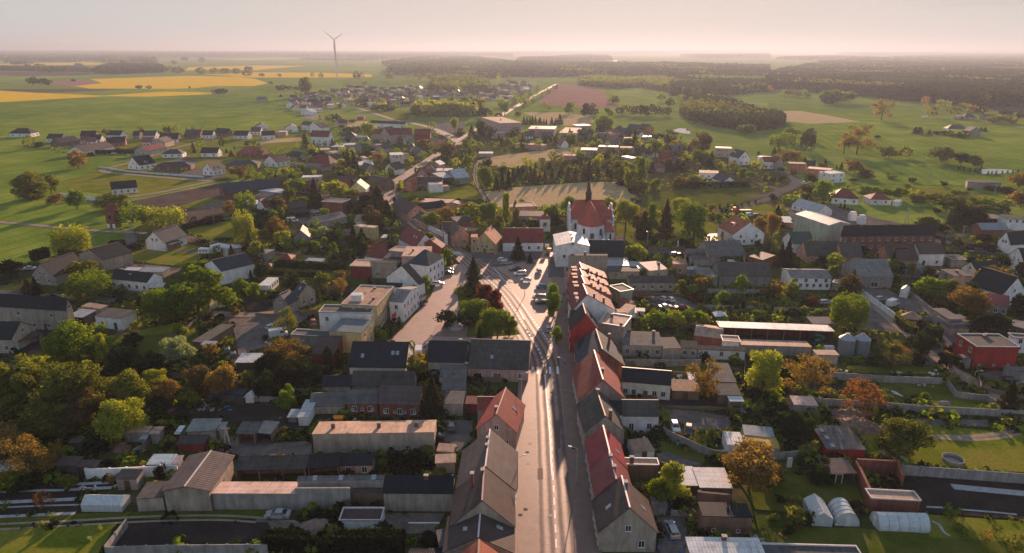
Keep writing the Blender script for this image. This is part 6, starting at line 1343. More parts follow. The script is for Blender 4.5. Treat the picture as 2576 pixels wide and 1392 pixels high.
trees('round','o 330 620 335 280; o 520 560 360 160; g 780 720 510 160; o 1130 720 560 330; r 790 300 120 150; r 560 660 560 150; r 2410 410 285 180; r 2310 740 630 140; k 90 1400 1230 260; o 900 1420 1220 300; b 760 1210 1110 130; o 300 110 -30 90; k 670 1180 1000 110; g 2440 1010 790 200; k 2510 1330 1170 250; g 1960 1400 1230 300; r 2560 500 420 110')
trees('sparse','r 790 310 120 160; b 1180 800 640 200; r 2300 760 640 120');trees('spruce','k 610 1190 1090 50; k 680 1170 1010 60; k 1955 150 85 40; k 2330 190 120 60; k 2280 150 100 35; d 2200 1160 1150 40')
trees('bush','d 400 90 30 130; o 1030 120 80 140; r 1200 130 80 80; o 380 610 520 200; o 1840 340 300 70; o 1250 700 600 160; k 2110 870 780 170; o 2260 420 390 180; k 1300 1110 1060 100; d 750 1290 1200 120; o 2500 410 360 90; g 1760 330 300 60; k 880 180 150 120; d 800 270 240 70; d 2250 1040 980 200; o 560 1240 1190 150')
T(1,1)
BL('white house with charcoal roof and two front bays near the tan lot',(75,235),(205,248),14,3.4,(178,),'g','white','charcoal',win='f0.2 r0.3')
BL('grey house with dark red hipped roof beside the tall spruces',(500,245),(745,262),11,3.4,5.4,'h','grey','darkred',win='f0.2 l0.2',dorm=((.3,.2,1.6),))
BL('small dark red roofed garage of the grey house',(650,295),(755,292),6,2.6,1.6,'r','grey','darkred',name='garage')
BL('blue walled depot with bright white flat roof',(752,88),(922,92),('e',790,45),(752,118),0,'f','blue','whitemetal',name='depot',cat='building',trim=0,ov=.1)
BL('tall white house with deep red roof and brick side',(545,-15),(730,-10),('k',560,-78),(560,82),4.0,'r','white','darkred',win='f0.3 f1.3 r0.2 r1.2')
BL('grey house with slate roof in the allotments',(1280,110),(1370,98),('k',1220,75),3.4,2.6,'r','beige','slate',win='l0.1 f0.2')
BL('shed with two white metal roofs near the orange tree',(1030,275),(1185,270),('e',1045,220),2.8,0,'f','grey','whitemetal',name='shed',trim=0)
BL('cream three storey house with flat roof',(1350,172),(1485,168),('e',1372,146),(1355,262),0,'f','cream','whitemetal',win='f1.1 f2.2 r1.2',ov=.1)
BL('small white house with brown roof before the cream house',(1395,325),(1500,305),('k',1355,250),3.4,2.4,'r','white','brown',win='l9.1')
BL('pink house with dark roof at the main road',(1590,465),(1865,468),('k',1592,392),(1600,522),2.8,'r','pink','brown',win='f0.2 l0.1')
BL('white rendered block in front of the pink house',(1742,468),(1882,462),7,(1745,552),0,'f','white','pinkmetal',name='store',trim=0,ov=.02)
BL('small brown flat store right of the white block',(1884,490),(1948,485),5,3,0,'f','beige','rust',name='store',trim=0)
BL('orange clad gable house at the main road',(1482,462),(1572,470),('k',1556,370),4.2,2.6,'g','orange','red',win='')
BL('pink house with lit roof beside the main road',(1625,345),(1722,372),('k',1640,270),5.0,2.6,'g','pink','pinkred',win='f0.1 f9.1')
BL('pink roofed house behind the lit one',(1700,300),(1810,330),('k',1715,262),5,2.6,'g','salmon','pinkmetal',win='')
BL('white roofed house, farthest of the roadside group',(1745,262),(1850,272),('k',1785,215),5,2.2,'g','pink','whitemetal',win='')
BL('workshop with white metal roof and metal chimney',(1815,332),(1980,330),('e',1822,305),4.0,0,'f','pink','whitemetal',name='workshop',cat='building',ch=((.45,.5,1.5),),trim=0)
BL('large barn with bright metal roof and grey front',(1998,410),(2152,395),('k',1975,340),(2000,470),1.6,'r','grey','metal',name='barn',win='f0.1',trim=0)
BL('open hall with pale metal roof left of the bright barn',(1875,405),(1998,392),('k',1850,345),4.6,1.0,'m','grey','metal',name='barn',openf=True)
BL('roadside house with brown roof and pink gable at the road bend',(1520,765),(1730,738),('k',1487,590),4.0,(672,),'g','salmon','brown',win='f9.2 f0.2 l0.4',trim=0)
BL('dark roofed wing behind the road bend house',(1655,725),(1920,690),('k',1665,655),3.6,2.6,'r','salmon','charcoal',win='',name='rear_wing',cat='house',trim=0)
BL('flat pink roofed store behind the dark roofed wing',(1650,645),(1955,655),('e',1660,605),3.4,0,'f','pink','tan',name='store',ch=((.05,.5,.8),(.6,.5,.5)),trim=0)
BL('little gabled store with grey roof at the lawn',(1900,660),(2055,670),('k',1990,625),3,.8,'g','salmon','greybrown',name='store',trim=0)
BL('low roadside house with dark roof, below the bend',(1585,800),(1700,850),8,3.8,2.8,'r','salmon','brown',win='f0.2')
BL('beige roadside house with brown gable roof left of the yellow house',(1975,985),(2150,970),('k',1905,835),5,(885,),'g','salmon','brown',win='l0.5 l1.4',trim=0)
BL('white house with grey brown roof behind the roadside wall',(1885,925),(1990,920),9,5,2.4,'r','grey','brown',win='f0.1 f1.1')
BL('slate roofed store with brick front behind the roadside houses',(2005,845),(2172,828),('k',2015,790),3.8,.8,'m','brick','slate',name='store')
BL('flat brown link between the slate store and the yellow house',(2030,930),(2200,940),6,4,0,'f','brown','rust',name='store',trim=0)
BL('yellow corner house with sunlit orange roof',(2188,1062),(2412,1075),('k',2275,878),(2200,1152),(958,),'g','yellow','orange',win='f1.2:.3:.7 f0.1:.05:.3 f0.1:.7:.95 fd.1',ch=((.5,.5,.4),),ov=.2)
BL('flat roofed bay of the yellow corner house',(2160,1000),(2228,1000),5,(2165,1150),0,'f','yellow','orange',win='f0.1 f1.1',name='house',trim=0,ov=.1)
BL('pale white wall house fragment on the road',(1885,960),(1930,960),6,5.4,0,'f','white','slate',name='house',trim=0)
FN('white garden wall along the curved road',[(1735,925),(1900,1010)],2.6,'white',.3);FN('long beige wall along the curved road',[(1580,810),(1735,925)],2.8,'beige',.3);FN('beige wall right of the white garden wall',[(1900,1010),(2110,1115)],2.6,'beige',.3)
BL('dark red tiled house with two skylights along the curved road',(1425,1012),(1600,1108),('k',1550,885),4.2,3.8,'r','white','darkred',sk=((.62,.3),(.75,.3)),ch=((.7,.5,.6),),win='f0.2',trim=0)
BL('brick gable house with lit parapet at the curved road',(1640,1075),(1870,1110),('k',1690,985),4.6,2.8,'g','brick','red',win='',trim=True)
BL('large brick block with flat roof in the trees',(658,642),(868,655),9,(665,760),0,'f','brick','bitumen',name='brick_block',cat='building',trim='d')
BL('beige house with pale slate roof in the garden plots',(500,835),(618,862),18,3.0,1.8,'g','beige','eternit',win='f0.1 r0.3',ch=((.6,.6,.4),),ov=.3)
BL('cream house with flat brown roof left of the tall spruces',(985,838),(1212,832),('e',925,772),3.6,0,'f','cream','rust',win='f0.4 l0.2',trim=0)
BL('two storey yellow ochre block with pink roof',(972,884),(1188,905),('e',1045,868),(1188,1010),0,'f','yellow','pinkmetal',win='',name='block',cat='house',trim=0,ov=.05)
BL('pink roofed annex left of the ochre block',(850,935),(970,950),7,3,0,'f','beige','pinkred',name='store',trim=0)
BL('shed with white roof right of the ochre block',(1252,1005),(1345,1008),('k',1290,970),2.6,.2,'m','grey','whitemetal',name='shed')
BL('outbuilding with crimson roof above the plaza',(1085,1190),(1270,1215),('k',1115,1115),4.0,1.4,'m','white','darkred',name='outbuilding')
BL('brown red roofed barn behind the crimson roof',(1140,1112),(1305,1122),('k',1145,1052),4.4,1.6,'m','brick','darkred',name='barn')
BL('three storey pink house with tan flat roof beside the plaza',(1462,1192),(1735,1192),('e',1560,1092),9.0,0,'f','pink','tan',win='r0.4 r1.4 r2.4 l1.1',ch=((.35,.5,.8),),trim=0,ov=.1)
BL('pale parapet building left of the three storey pink house',(1335,1135),(1475,1150),6,8,0,'f','grey','tan',trim=True,win='')
BL('blue grey roofed link beside the parapet building',(1275,1210),(1455,1222),9,5.5,.6,'m','grey','slate',name='extension',cat='house')
BL('white house with steep slate hipped roof on the plaza',(1520,1262),(1735,1290),12,7.2,4.2,'h','white','slate',win='f0.1 r0.4 r1.4',ov=.15)
BL('long cream building with brown roof above the brown red store',(1142,1255),(1420,1262),('k',1150,1232),6.0,.6,'m','beige','rust',win='f0.2',name='building')
BL('brown roofed gable house on the plaza, left side',(1305,1400),(1640,1480),('k',1440,1240),6.0,5.4,'g','white','brown',win='r0.4',trim=0,ov=.3)
BL('dark brick store with tan flat roof left of the cream building',(942,1290),(1155,1298),8,4.6,0,'f','darkred','tan',name='store',trim=True)
BL('garden shed with pale blue flat roof in the hedged plots',(490,1232),(662,1245),('k',510,1202),2.6,.2,'m','white','metal',name='garden_shed',cat='shed')
BL('red roofed garden gazebo',(222,1225),(360,1225),6,2.4,1.6,'h','darkred','darkred',name='gazebo')
BL('tiny red roofed garden hut',(80,1298),(155,1298),3,1.6,1.2,'h','brown','darkred',name='garden_hut',cat='shed')
BL('pale tarpaulin roofed shelter in the garden plots',(640,1100),(730,1100),5,2,.8,'h','grey','whitemetal',name='shed')
BL('grey concrete shed at the left of the hedged plots',(-60,1150),(105,1165),6,3,0,'f','grey','eternit',name='shed',trim=0)
BL('barn with brown roof near the white van',(325,705),(515,690),9,3.2,1.8,'r','brown','brown',name='barn',trim=0)
BL('dark open shed near the white van',(390,760),(550,745),7,2.6,.6,'m','dark','charcoal',name='shed',openf=True)
BL('white gabled house with deep red roof beside russet trees',(0,700),(90,705),('k',100,600),5,(622,),'g','white','darkred',win='f0.1',trim=0)
BL('slate roofed barn end left of the round lime tree',(-20,490),(180,482),14,4,3.0,'r','grey','charcoal',name='barn',trim=0)
BL('low hall with white metal roof strip below the barn',(-60,520),(270,555),8,3.2,.4,'m','grey','whitemetal',name='hall',cat='barn')
BL('grey roofed outbuilding below the white strip',(-40,590),(250,600),9,2.8,.6,'m','grey','slate',name='outbuilding')
BL('house with cream gable and pale verges',(925,520),(1110,520),('k',1030,410),4.5,4.2,'g','cream','brown',win='f0.1',trim=True)
BL('brown roofed house behind the cream gable',(1100,440),(1270,470),10,4,3.4,'r','brown','brown',win='')
BL('low brown roofed shed left of the cream gable',(800,420),(975,425),9,3,1.8,'r','brown','brown',name='shed')
BL('white flat roofed store on the field road',(2240,155),(2385,155),8,3,.3,'m','beige','whitemetal',name='store')
BL('sand coloured gable house at the top of the street',(1760,50),(1920,35),('k',1830,-10),5,3,'g','salmon','pinkred',win='')
CAR('van','w',370,850,-75,'white delivery van parked in the yard among gardens');CAR('hatchback','w',590,755,-80,'white car behind the white delivery van');CAR('saloon','w',1372,475,-35,'white car driving on the curved main road')
CAR('estate','s',415,275,-85,'silver car at the grey house with dark red roof');CAR('hatchback','k',1940,1345,-85,'black car, upper of two parked under the plaza trees');CAR('estate','k',1925,1375,-85,'black car, lower of two parked under the plaza trees')
for i_,(x_,y_,c_,k_)in enumerate(((2480,1245,'w','hatchback'),(2520,1275,'s','estate'))):CAR(k_,c_,x_,y_,-75,('white hatchback in the plaza parking, top bay','silver estate second from the top bay of the plaza parking')[i_])
HG('long clipped hedge between garden plots, upper',[(200,1290),(900,1330)],2.4,2.2,'d');HG('long clipped hedge between garden plots, lower',[(60,1370),(700,1410)],2.0,2.0,'d');HG('dark hedge behind the allotments',[(830,190),(1160,200)],3.5,3,'d');HG('row of clipped hedge at the spruces',[(640,140),(720,140)],3,2,'d')
POLEA(2050,1130,880,'tall concrete pole in front of the beige roadside house');LAMP(1640,1000,950,8,180,'street lamp at the curved road')
trees('spruce','k 930 340 120 100; k 990 350 130 110; b 1230 800 480 300; k 1330 870 620 160; d 2190 1400 1200 170; k 1340 380 300 100; k 1070 1090 905 150; b 600 700 400 170; k 2480 520 310 60; k 2540 520 290 70; k 2420 530 380 90; d 500 100 -50 90; k 1180 330 290 60')
trees('round','y 810 640 415 300; g 430 560 400 220; r 1225 250 140 140; r 210 1010 790 220; g 2120 330 160 140; g 2310 520 270 190; r 1920 840 680 200; g 1760 920 740 200; y 2230 860 660 300; g 2350 880 640 200; g 130 380 300 120; y 300 400 290 120; b 1900 200 40 260; r 1680 110 10 170; g 1070 120 30 160; b 230 780 580 200; d 100 860 720 230; g 90 1020 910 150; g 830 1040 910 140; w 670 1000 890 140; g 560 1000 910 120; d 1030 1160 970 200; y 990 640 500 120; r 1140 320 260 90; o 430 700 590 220; g 1860 1330 1170 120; g 1920 1240 1100 130; d 1860 1320 1180 140; g 610 1140 1030 150; g 360 430 330 100; r 2140 760 640 160; d 1350 1060 970 120; y 2500 960 840 120; g 2110 120 0 110; g 2180 130 10 100; r 1500 60 0 100; d 940 740 620 200; y 860 330 200 110')
trees('tall','y 2520 880 540 120; o 320 700 430 150; y 890 600 450 120; d 1120 780 560 220; b 1180 900 660 230; g 2240 120 40 100; y 590 380 310 50; b 1910 180 20 90');trees('bush','d 270 640 570 150; o 430 700 640 100; g 1540 640 560 90; g 860 800 760 60; g 730 1200 1130 100; d 900 1240 1120 120; o 750 1250 1150 120; r 850 1391 1330 160; d 1290 950 900 120; g 1400 1030 960 90; g 320 1120 1030 130; o 600 480 420 150; g 170 450 380 110; d 940 1060 960 90; g 2090 1090 1010 70; k 1400 660 580 50; d 780 1240 1170 90; r 1140 1060 1010 60; g 460 1080 990 130; d 420 1030 940 180; o 700 1000 940 120; y 1030 1220 1190 50; g 1320 1130 1070 70; g 1000 370 310 80; o 1080 370 310 90')
T(2,1)
# church: nave with hipped back part, cross gable, apse
def church():
 g=P(800,1050);r=THING('church','white church with red tiled roofs and slim dark spire','church',g,R(-1));wm_=wallm('white');rm_=roofm('churchred')
 s=((g-Vector((0,0,80))).length)/FP/4;X=lambda px:px*s  # metres per tile pixel at the church
 he=8.2;MB().box(X(-190),X(0)+9,0,X(225),26,he).build('nave_wall',wm_,r)
 MB().add([(X(-200),8.4,he),(X(235),8.4,he),(X(235),26.6,he),(X(-200),26.6,he),(X(-140),17.5,he+7.2),(X(150),17.5,he+7.2)],[(0,1,5,4),(2,3,4,5),(1,2,5),(3,0,4),(3,2,1,0)]).build('nave_roof',rm_,r)
 for x_ in(-205,232):  # stepped gables at both ends
  sg=MB()
  for k,(y0,y1,z)in enumerate(((8,12,he+1.6),(12,15,he+3.6),(15,20,he+5.6),(20,23,he+3.6),(23,27,he+1.6))):sg.box(X(x_)-.35,y0,0,X(x_)+.35,y1,z)
  sg.build('stepped_gable',wm_,r)
 n=8;w=X(122);ap=[(-w,10),(-w,3.6),(-w*.62,0),(-w*.2,-1.6),(w*.2,-1.6),(w*.62,0),(w,3.6),(w,10)]
 MB().loft([[(x,y,0)for x,y in ap],[(x,y,he-.8)for x,y in ap]]).build('apse_wall',wm_,r)
 ap2=[(x*1.06,y*1.0-(.4 if y<10 else 0),he-.8)for x,y in ap];zt=he+8.0
 MB().add(ap2+[(0,5.0,zt),(0,17,zt)],[(i,i+1,8)for i in range(1,6)]+[(0,1,8,9),(6,7,9,8)]).build('choir_roof',rm_,r)
 MB().box(X(150),2,0,X(232),9,4.2).build('sacristy_wall',wm_,r);MB().loft([[(X(140),1.6,4.2),(X(140),9,4.2),(X(140),9,8.8)],[(X(240),1.6,4.2),(X(240),9,4.2),(X(240),9,5.4)]]).build('sacristy_roof',rm_,r)
 sp_=MB();z0=he+6.6;bw=X(28);sp_.loft([[(-bw,-bw,z0),(bw,-bw,z0),(bw,bw,z0),(-bw,bw,z0)],[(-bw,-bw,z0+3.4),(bw,-bw,z0+3.4),(bw,bw,z0+3.4),(-bw,bw,z0+3.4)]]);so_=sp_.build('spire_base',M['dark']if 0 else plain('spire_lead',(.05,.045,.045),.6),r,loc=(X(-10),17,0))
 gz=zat((g.x,g.y+17),q(0,490)[1]);MB().lathe([(bw*1.3,z0+3.4),(bw*.75,z0+5.2),(bw*.42,z0+8.5),(.05,gz)],8).build('spire',plain('spire_lead',(.05,.045,.045),.6),so_)
 c=MB();c.box(-.05,-.05,gz-.2,.05,.05,gz+1.8).box(-.45,-.05,gz+1.0,.45,.05,gz+1.12);c.build('cross',M['steel'],so_)
 for x_ in(-.55,.6):MB().box(-.45,0,0,.45,.2,3.0).build('window',M['glass'],r,loc=(w*x_*1.2,.35-.55,3.2))
 d_=MB();d_.box(-.8,-1.75,2.2,.8,-1.62,4.6);d_.build('mosaic_panel',plain('panel_brown',(.16,.09,.07)),r)
 for x_ in(-150,190):MB().box(-.4,-.06,0,.4,.0,2.8).build('window',M['glass'],r,loc=(X(x_),9 if x_<0 else 2,3.6 if x_<0 else.8))
 for x_ in(-200,-130,130,225):MB().loft([[(X(x_)-.5,-1.2 if abs(x_)<150 else 7.4,0),(X(x_)+.5,-1.2 if abs(x_)<150 else 7.4,0),(X(x_)+.5,9,0),(X(x_)-.5,9,0)],[(X(x_)-.4,6,6.4),(X(x_)+.4,6,6.4),(X(x_)+.4,9,6.4),(X(x_)-.4,9,6.4)]]).build('buttress',wm_,r)
 MB().lathe([(X(40),0),(X(40),he+1.4)],10,(X(-170),28)).build('stair_tower',wm_,r);MB().lathe([(X(46),he+1.4),(0,he+4.6)],10,(X(-170),28)).build('tower_cap',roofm('slate'),r)
church()
g_=P(330,930);r=THING('bell_gate','white arched bell tower with red pyramid roof beside the church','bell tower',g_);h_=zat(g_,q(0,805)[1]);w_=50/4*(g_-Vector((0,0,80))).length/FP
MB().box(-w_,-w_*.8,0,-w_*.42,w_*.8,h_).box(w_*.42,-w_*.8,0,w_,w_*.8,h_).box(-w_*.42,-w_*.8,h_*.72,w_*.42,w_*.8,h_).box(-w_*.42,-w_*.8,0,w_*.42,w_*.8,h_*.32).build('wall',wallm('white'),r)
MB().add([(-w_*1.2,-w_,h_),(w_*1.2,-w_,h_),(w_*1.2,w_,h_),(-w_*1.2,w_,h_),(-w_*.3,-w_*.3,h_+1.7),(w_*.3,-w_*.3,h_+1.7),(w_*.3,w_*.3,h_+1.7),(-w_*.3,w_*.3,h_+1.7),(0,0,h_+3.4)],[(3,2,1,0),(0,1,5,4),(1,2,6,5),(2,3,7,6),(3,0,4,7),(4,5,8),(5,6,8),(6,7,8),(7,4,8)]).build('roof',roofm('red'),r)
MB().lathe([(.45,h_*.42),(.3,h_*.55),(.18,h_*.62),(0,h_*.63)],10).build('bell',plain('bronze',(.12,.08,.04),.5,.5,.8),r);MB().box(-w_*.42,-.06,h_*.63,w_*.42,.06,h_*.66).build('beam',M['wood'],r)
g_=P(632,950);r=THING('wooden_cross','dark wooden cross in front of the church','cross',g_);MB().box(-.16,-.16,0,.16,.16,6.4).build('post',M['bark'],r);MB().box(-1.5,-.14,4.2,1.5,.14,4.55).build('crossbar',M['bark'],r,loc=(0,0,0))
BL('house with dark red roof and white wall beside the bell tower',(-95,1055),(320,1055),('k',-70,890),(315,1142),4.4,'r','white','darkred',win='f0.3:.3:1',ch=((.28,.5,.3),(.6,.5,.3)),ov=.3,trim='d')
BL('tall white three storey house with cream metal roof in front of the church',(440,1088),(785,1088),('k',603,938),(452,1302),(1052,),'g','palegreen' if 0 else 'white','whitemetal',win='f9.1 f1.2',ch=((.52,.35,.6),(.53,.7,.4)),trim=0,ov=.2)
BL('brown house with dark pitched roof behind the red row',(572,1185),(965,1185),('k',580,1168),8,.1,'m','beige','bitumen',name='house',ch=((.42,.5,.9),),ov=.05)
BL('long dark roofed hall at the foot of the church',(775,1192),(1130,1200),('k',775,1072),4,2.6,'r','beige','charcoal',name='hall',ch=((.4,.5,.4),(.58,.5,.4)),trim=0,cat='building')
BL('garages with silvery flat roof, left section',(960,1285),(1200,1287),('e',962,1200),3.2,0,'f','grey','metal',name='garage',trim=0,ov=.1)
BL('garages with silvery flat roof, right section',(1198,1312),(1342,1312),('e',1202,1243),3.0,0,'f','grey','metal',name='garage',trim=0,ov=.1)
BL('small house with pinkish cream roof behind the white garages',(1382,1337),(1572,1320),('k',1352,1246),3.2,.6,'m','beige','pinkmetal',ch=((.8,.5,.8),),win='f0.1',ov=.1)
BL('low dark yard roof in front of the silvery garages',(970,1345),(1290,1345),6,3,0,'f','beige','bitumen',name='store',win='f0.2',trim=0)
BL('grey barn with eternit roof, left of the pair',(1745,1170),(1975,1172),('k',1752,1095),3.4,2.6,'r','beige','grey',name='barn',trim=0)
BL('big grey barn with dark eternit roof, right of the pair',(1985,1200),(2360,1192),('k',1955,1058),3.6,3.4,'r','beige','grey',name='barn',ch=((.3,.9,.3),),trim=0)
BL('low grey lean-to below the grey barns',(1810,1225),(2005,1218),6,2.8,.4,'m','beige','grey',name='shed')
BL('stone shed with flat roof below the grey barns',(1620,1270),(1770,1275),('e',1600,1215),4.0,0,'f','salmon','rust',name='shed',win='f0.1',trim=0)
BL('pale flat roofed shed in the middle of the barn yard',(1765,1325),(1895,1325),4,2.6,0,'f','grey','metal',name='shed',trim=0)
BL('long barn with dark grey roof at the lower right of the yard',(2085,1390),(2620,1400),('k',2060,1265),3.6,2.8,'r','grey','oldgrey',name='barn',win='',trim=0)
BL('flat grey workshop left of the long dark barn',(1910,1400),(2080,1400),('e',1890,1300),3.4,0,'f','grey','eternit',name='workshop',cat='building',trim=0)
BL('yellow white walled store behind the long dark barn',(2190,1260),(2300,1262),5,3.6,0,'f','cream','whitemetal',name='store',trim=0)
BL('brick shed with white gable behind the big barn',(2380,1190),(2520,1230),8,3.4,.6,'m','brick','charcoal',name='shed')
BL('big white house with orange roof and red porch',(2222,975),(2545,960),('k',2287,770),(2218,1082),(848,),'g','white','orange',win='f0.4 f1.2 l0.2',ch=((.5,.8,.3),),trim=0,ov=.2,dorm=((.2,.5,2.4),))
BL('low red roofed porch of the big white house',(2105,955),(2205,965),5,3.4,1.2,'m','red','red',name='porch',cat='house')
BL('brick and white flat house with lit roof at the dry field',(690,118),(855,122),('e',625,95),5.5,0,'f','salmon','pinkmetal',win='f0.5 f1.5',trim=0)
BL('low annex of the brick and white flat house',(515,175),(640,180),8,3.4,0,'f','salmon','tan',name='extension',cat='house',trim=0)
BL('cube house with light roof, left of the pair at the dry field',(865,85),(1065,92),9,6,0,'f','beige','pinkmetal',win='f0.3 f1.3',trim=0)
BL('cube house with orange walls, right of the pair',(1090,98),(1240,100),9,6,0,'f','salmon','rust',win='f0.2 f1.2',trim=0)
BL('beige cube house at the right meadow edge',(2050,100),(2215,105),9,7,0,'f','beige','pinkmetal',win='f0.2 f1.2',trim=0)
BL('white house with slate roof beside the beige cube house',(2180,175),(2280,205),('k',2300,110),5,4,'r','white','slate',win='f0.1 r0.2 r9.2',dorm=((.3,.2,1.6),))
BL('red roofed house among the trees, left one',(1475,200),(1610,205),9,4,4.5,'r','brick','darkred',win='')
BL('pinkish roofed cottage below the red roofed house',(1420,305),(1540,300),7,3,2.4,'r','pink','pinkred',win='')
BL('slate gabled house beside the red roofed house',(1560,225),(1640,235),8,4,2.6,'g','grey','slate',win='f0.1')
BL('low white house with zigzag flat roof',(1885,350),(2085,358),('e',1900,322),3.8,0,'f','white','rust',win='f0.3',trim=True)
BL('white gabled house with slate roof right of the zigzag house',(2125,445),(2250,440),('k',2090,350),3.2,3.2,'g','white','slate',win='f0.1',ov=.3)
BL('small flat house with white walls at the far right corner of the trees',(2470,190),(2600,200),8,5,0,'f','white','pinkmetal',win='f0.3',trim=0)
BL('brown house ruin left of the fields',(30,60),(320,75),10,4,0,'f','salmon','rust',win='f0.3',name='building',trim=0)
BL('grey house with lit flat roof behind the bell tower',(-60,700),(240,690),10,5.0,0,'f','salmon','rust',win='f0.3',trim=True)
BL('low grey roofed building left of the bell tower',(70,785),(330,790),8,4.2,.8,'m','beige','slate',win='f0.2',name='building',trim=0)
FN('churchyard fence with brick posts',[(1370,1130),(1720,1140)],1.8,'brown',.15,post=4)
r=THING('farm_loader','red farm loader with yellow arm and green trailer','farm machine',P(2270,750));MB().box(-3.2,-1,.7,1.0,1,1.6).build('body',M['red'],r);MB().box(-2.6,-.9,1.6,-1.2,.9,3.0).build('cab',M['orangep'],r);MB().tube((-1,0,2),(3,0,2.8),.25).build('arm',M['red'],r);MB().box(1.2,-1.2,.6,7.0,1.2,1.6).build('trailer',M['green'],r)
for x_ in(-2.6,0,3,5.6):MB().loft([[(.55*math.cos(a*.449),s,.55*math.sin(a*.449))for a in range(14)]for s in(-1.15,1.15)]).build('wheel',M['rubber'],r,loc=(x_,0,.55))
r=THING('info_sign','white information sign at the dark red roofed house','sign',P(352,1150));MB().lathe([(.08,0),(.08,2.2)],6).build('pole',M['steel'],r);MB().box(-.9,-.1,2.2,.9,.1,3.6).build('plate',M['white'],r)
r=THING('statue','small white statue in the churchyard','statue',P(1668,1090));MB().lathe([(.6,0),(.6,.7),(.35,.75),(.3,1.4),(.4,2.0),(.2,2.3),(.22,2.6),(0,2.75)],10).build('figure',M['white'],r)
r=THING('yellow_container','orange yellow container beside the info sign','container',P(372,1145));MB().box(-.9,-.6,0,.9,.6,1.5).build('body',M['orangep'],r);MB().box(-.95,-.65,1.5,.95,.65,1.6).build('lid',M['orangep'],r)
for i_,(x_,y_,c_,k_,a_)in enumerate(((30,1340,'k','estate',100),(80,1385,'w','minivan',100),(272,1355,'s','hatchback',5),(1640,1185,'s','estate',-80),(2470,790,'g','estate',-80),(2390,790,'w','minivan',-75),(1700,1195,'k','hatchback',-80))):
 CAR(k_,c_,x_,y_,a_,('black estate in the plaza parking, third bay','white minivan in the plaza parking, fourth bay','car with bright lit roof near the white three storey house','silver car behind the churchyard fence','grey car near the farm loader','white vehicle near the farm loader','black car behind the churchyard fence')[i_])
POLEA(1360,1100,930,'dark power pole at the churchyard');LAMP(375,1380,1240,8,0,'street lamp on the pavement near the white three storey house')
trees('spruce','k 1540 1000 610 170; k 60 1220 985 150; k 2255 240 145 60; k 2000 290 130 90; b 500 360 240 70; k 380 310 240 60; k 1410 350 250 90; k 60 400 270 60; k 110 400 260 60; b 185 450 280 80; b 230 450 290 70; k 10 440 300 60; b 330 450 320 70; b 400 450 300 70; b 560 440 280 80; b 640 430 290 90; b 720 420 270 90; b 780 420 290 80; k 470 440 330 70; k 280 440 340 60; k 150 420 330 60; k 2480 160 130 40; k 180 1260 1160 80; b 1320 1010 730 180; k 90 340 300 40; k 300 330 290 40; k 1230 120 -60 110; k 1560 60 -40 110; k 760 400 250 70; k 860 400 290 80; b 1100 420 270 110; b 1230 420 260 120; k 1660 330 210 120; k 1600 340 240 110; k 1720 330 230 100')
trees('round','y 1140 940 610 270; g 1820 1060 630 370; y 1700 860 590 230; g 570 800 570 200; y 950 820 590 220; y 90 720 600 100; g 400 870 660 190; b 1330 900 720 160; y 1420 900 700 170; g 1880 250 115 190; g 2310 420 290 110; y 2460 320 230 140; g 2130 330 250 110; o 2220 340 240 100; y 1280 280 180 130; y 840 330 200 130; y 1130 320 220 130; o 880 200 125 110; o 1000 170 105 100; o 1140 180 95 110; g 1440 200 10 120; y 1400 130 0 120; y 1280 130 0 90; r 2490 950 790 160; o 1280 560 420 170; g 1330 560 430 110; r 1680 500 380 130; o 1830 480 370 160; d 1000 420 300 160; y 1250 1230 1060 260; o 980 290 210 160; g 1440 520 400 130; b 1900 160 -50 220; b 1620 130 30 100; d 440 900 770 180; o 200 900 800 100; o 470 260 165 110; g 590 60 -50 150; k 350 80 -20 110; o 2060 310 210 90; o 1720 130 60 150; d 1560 180 60 100; y 1480 100 10 110; b 1260 980 760 130; g 2090 880 750 120; b 1560 300 200 130');trees('tall','g 1400 960 650 130; o 40 880 610 70; y 880 260 150 90; y 1180 500 230 170; o 1060 430 220 190; g 1300 440 190 130')
trees('bush','d 1210 560 480 110; o 1420 800 740 100; d 2070 820 750 90; o 1990 740 640 130; g 2400 400 310 150; d 1780 500 430 160; d 300 250 190 90; k 1120 480 420 160; d 1720 1080 1000 160; d 300 1010 940 170; d 1440 1090 980 120; g 440 1090 1040 90; d 1960 260 220 100; k 240 910 810 60; y 180 890 830 90; d 2150 760 680 50; k 2340 490 430 120; o 2540 420 330 90; d 2470 1090 1010 70; d 1960 720 660 70; o 1640 500 430 110; y 1880 440 360 130')
HG('dark hedge below the white slate roofed house',[(1650,500),(2080,500),(2350,490)],3.5,3,'d');HG('flat green clipped hedge top behind the red row',[(1210,1391),(1640,1391)],3.0,2.5,'g')
trees('thuja','k 2170 700 650 22; k 2240 690 655 22; k 2310 680 645 22; k 2090 710 660 24; k 2380 670 630 22; k 2450 660 620 22')
T(3,1)
BL('white modern house with flat roof at the crop field',(628,362),(778,350),('e',515,338),(630,455),0,'f','white','metal',win='f0.2 f1.2 l1.1',ch=((.15,.8,.8),),trim=0,ov=.1)
BL('orange flat roofed house behind the white modern house',(392,305),(630,325),9,5.5,0,'f','orange','pinkmetal',win='f1.2',trim=0)
BL('orange flat roofed house, left one, near the round bend',(215,255),(385,260),('e',165,240),6,0,'f','orange','tan',win='f1.2',trim=0)
BL('white house with red roof left of the orange houses',(-40,240),(70,240),9,5,3,'r','white','darkred',win='f0.2')
BL('grey house with red roof in front of the orange tree',(75,245),(160,240),9,5,2.8,'g','grey','darkred',win='f0.1')
BL('dark roofed shed behind the orange house',(390,270),(480,275),8,4,2.6,'r','brown','charcoal',name='shed')
BL('white bungalow with big red hipped roof',(640,600),(922,615),12,3.2,4.4,'h','white','darkred',win='f0.3',ch=((.5,.5,.3),))
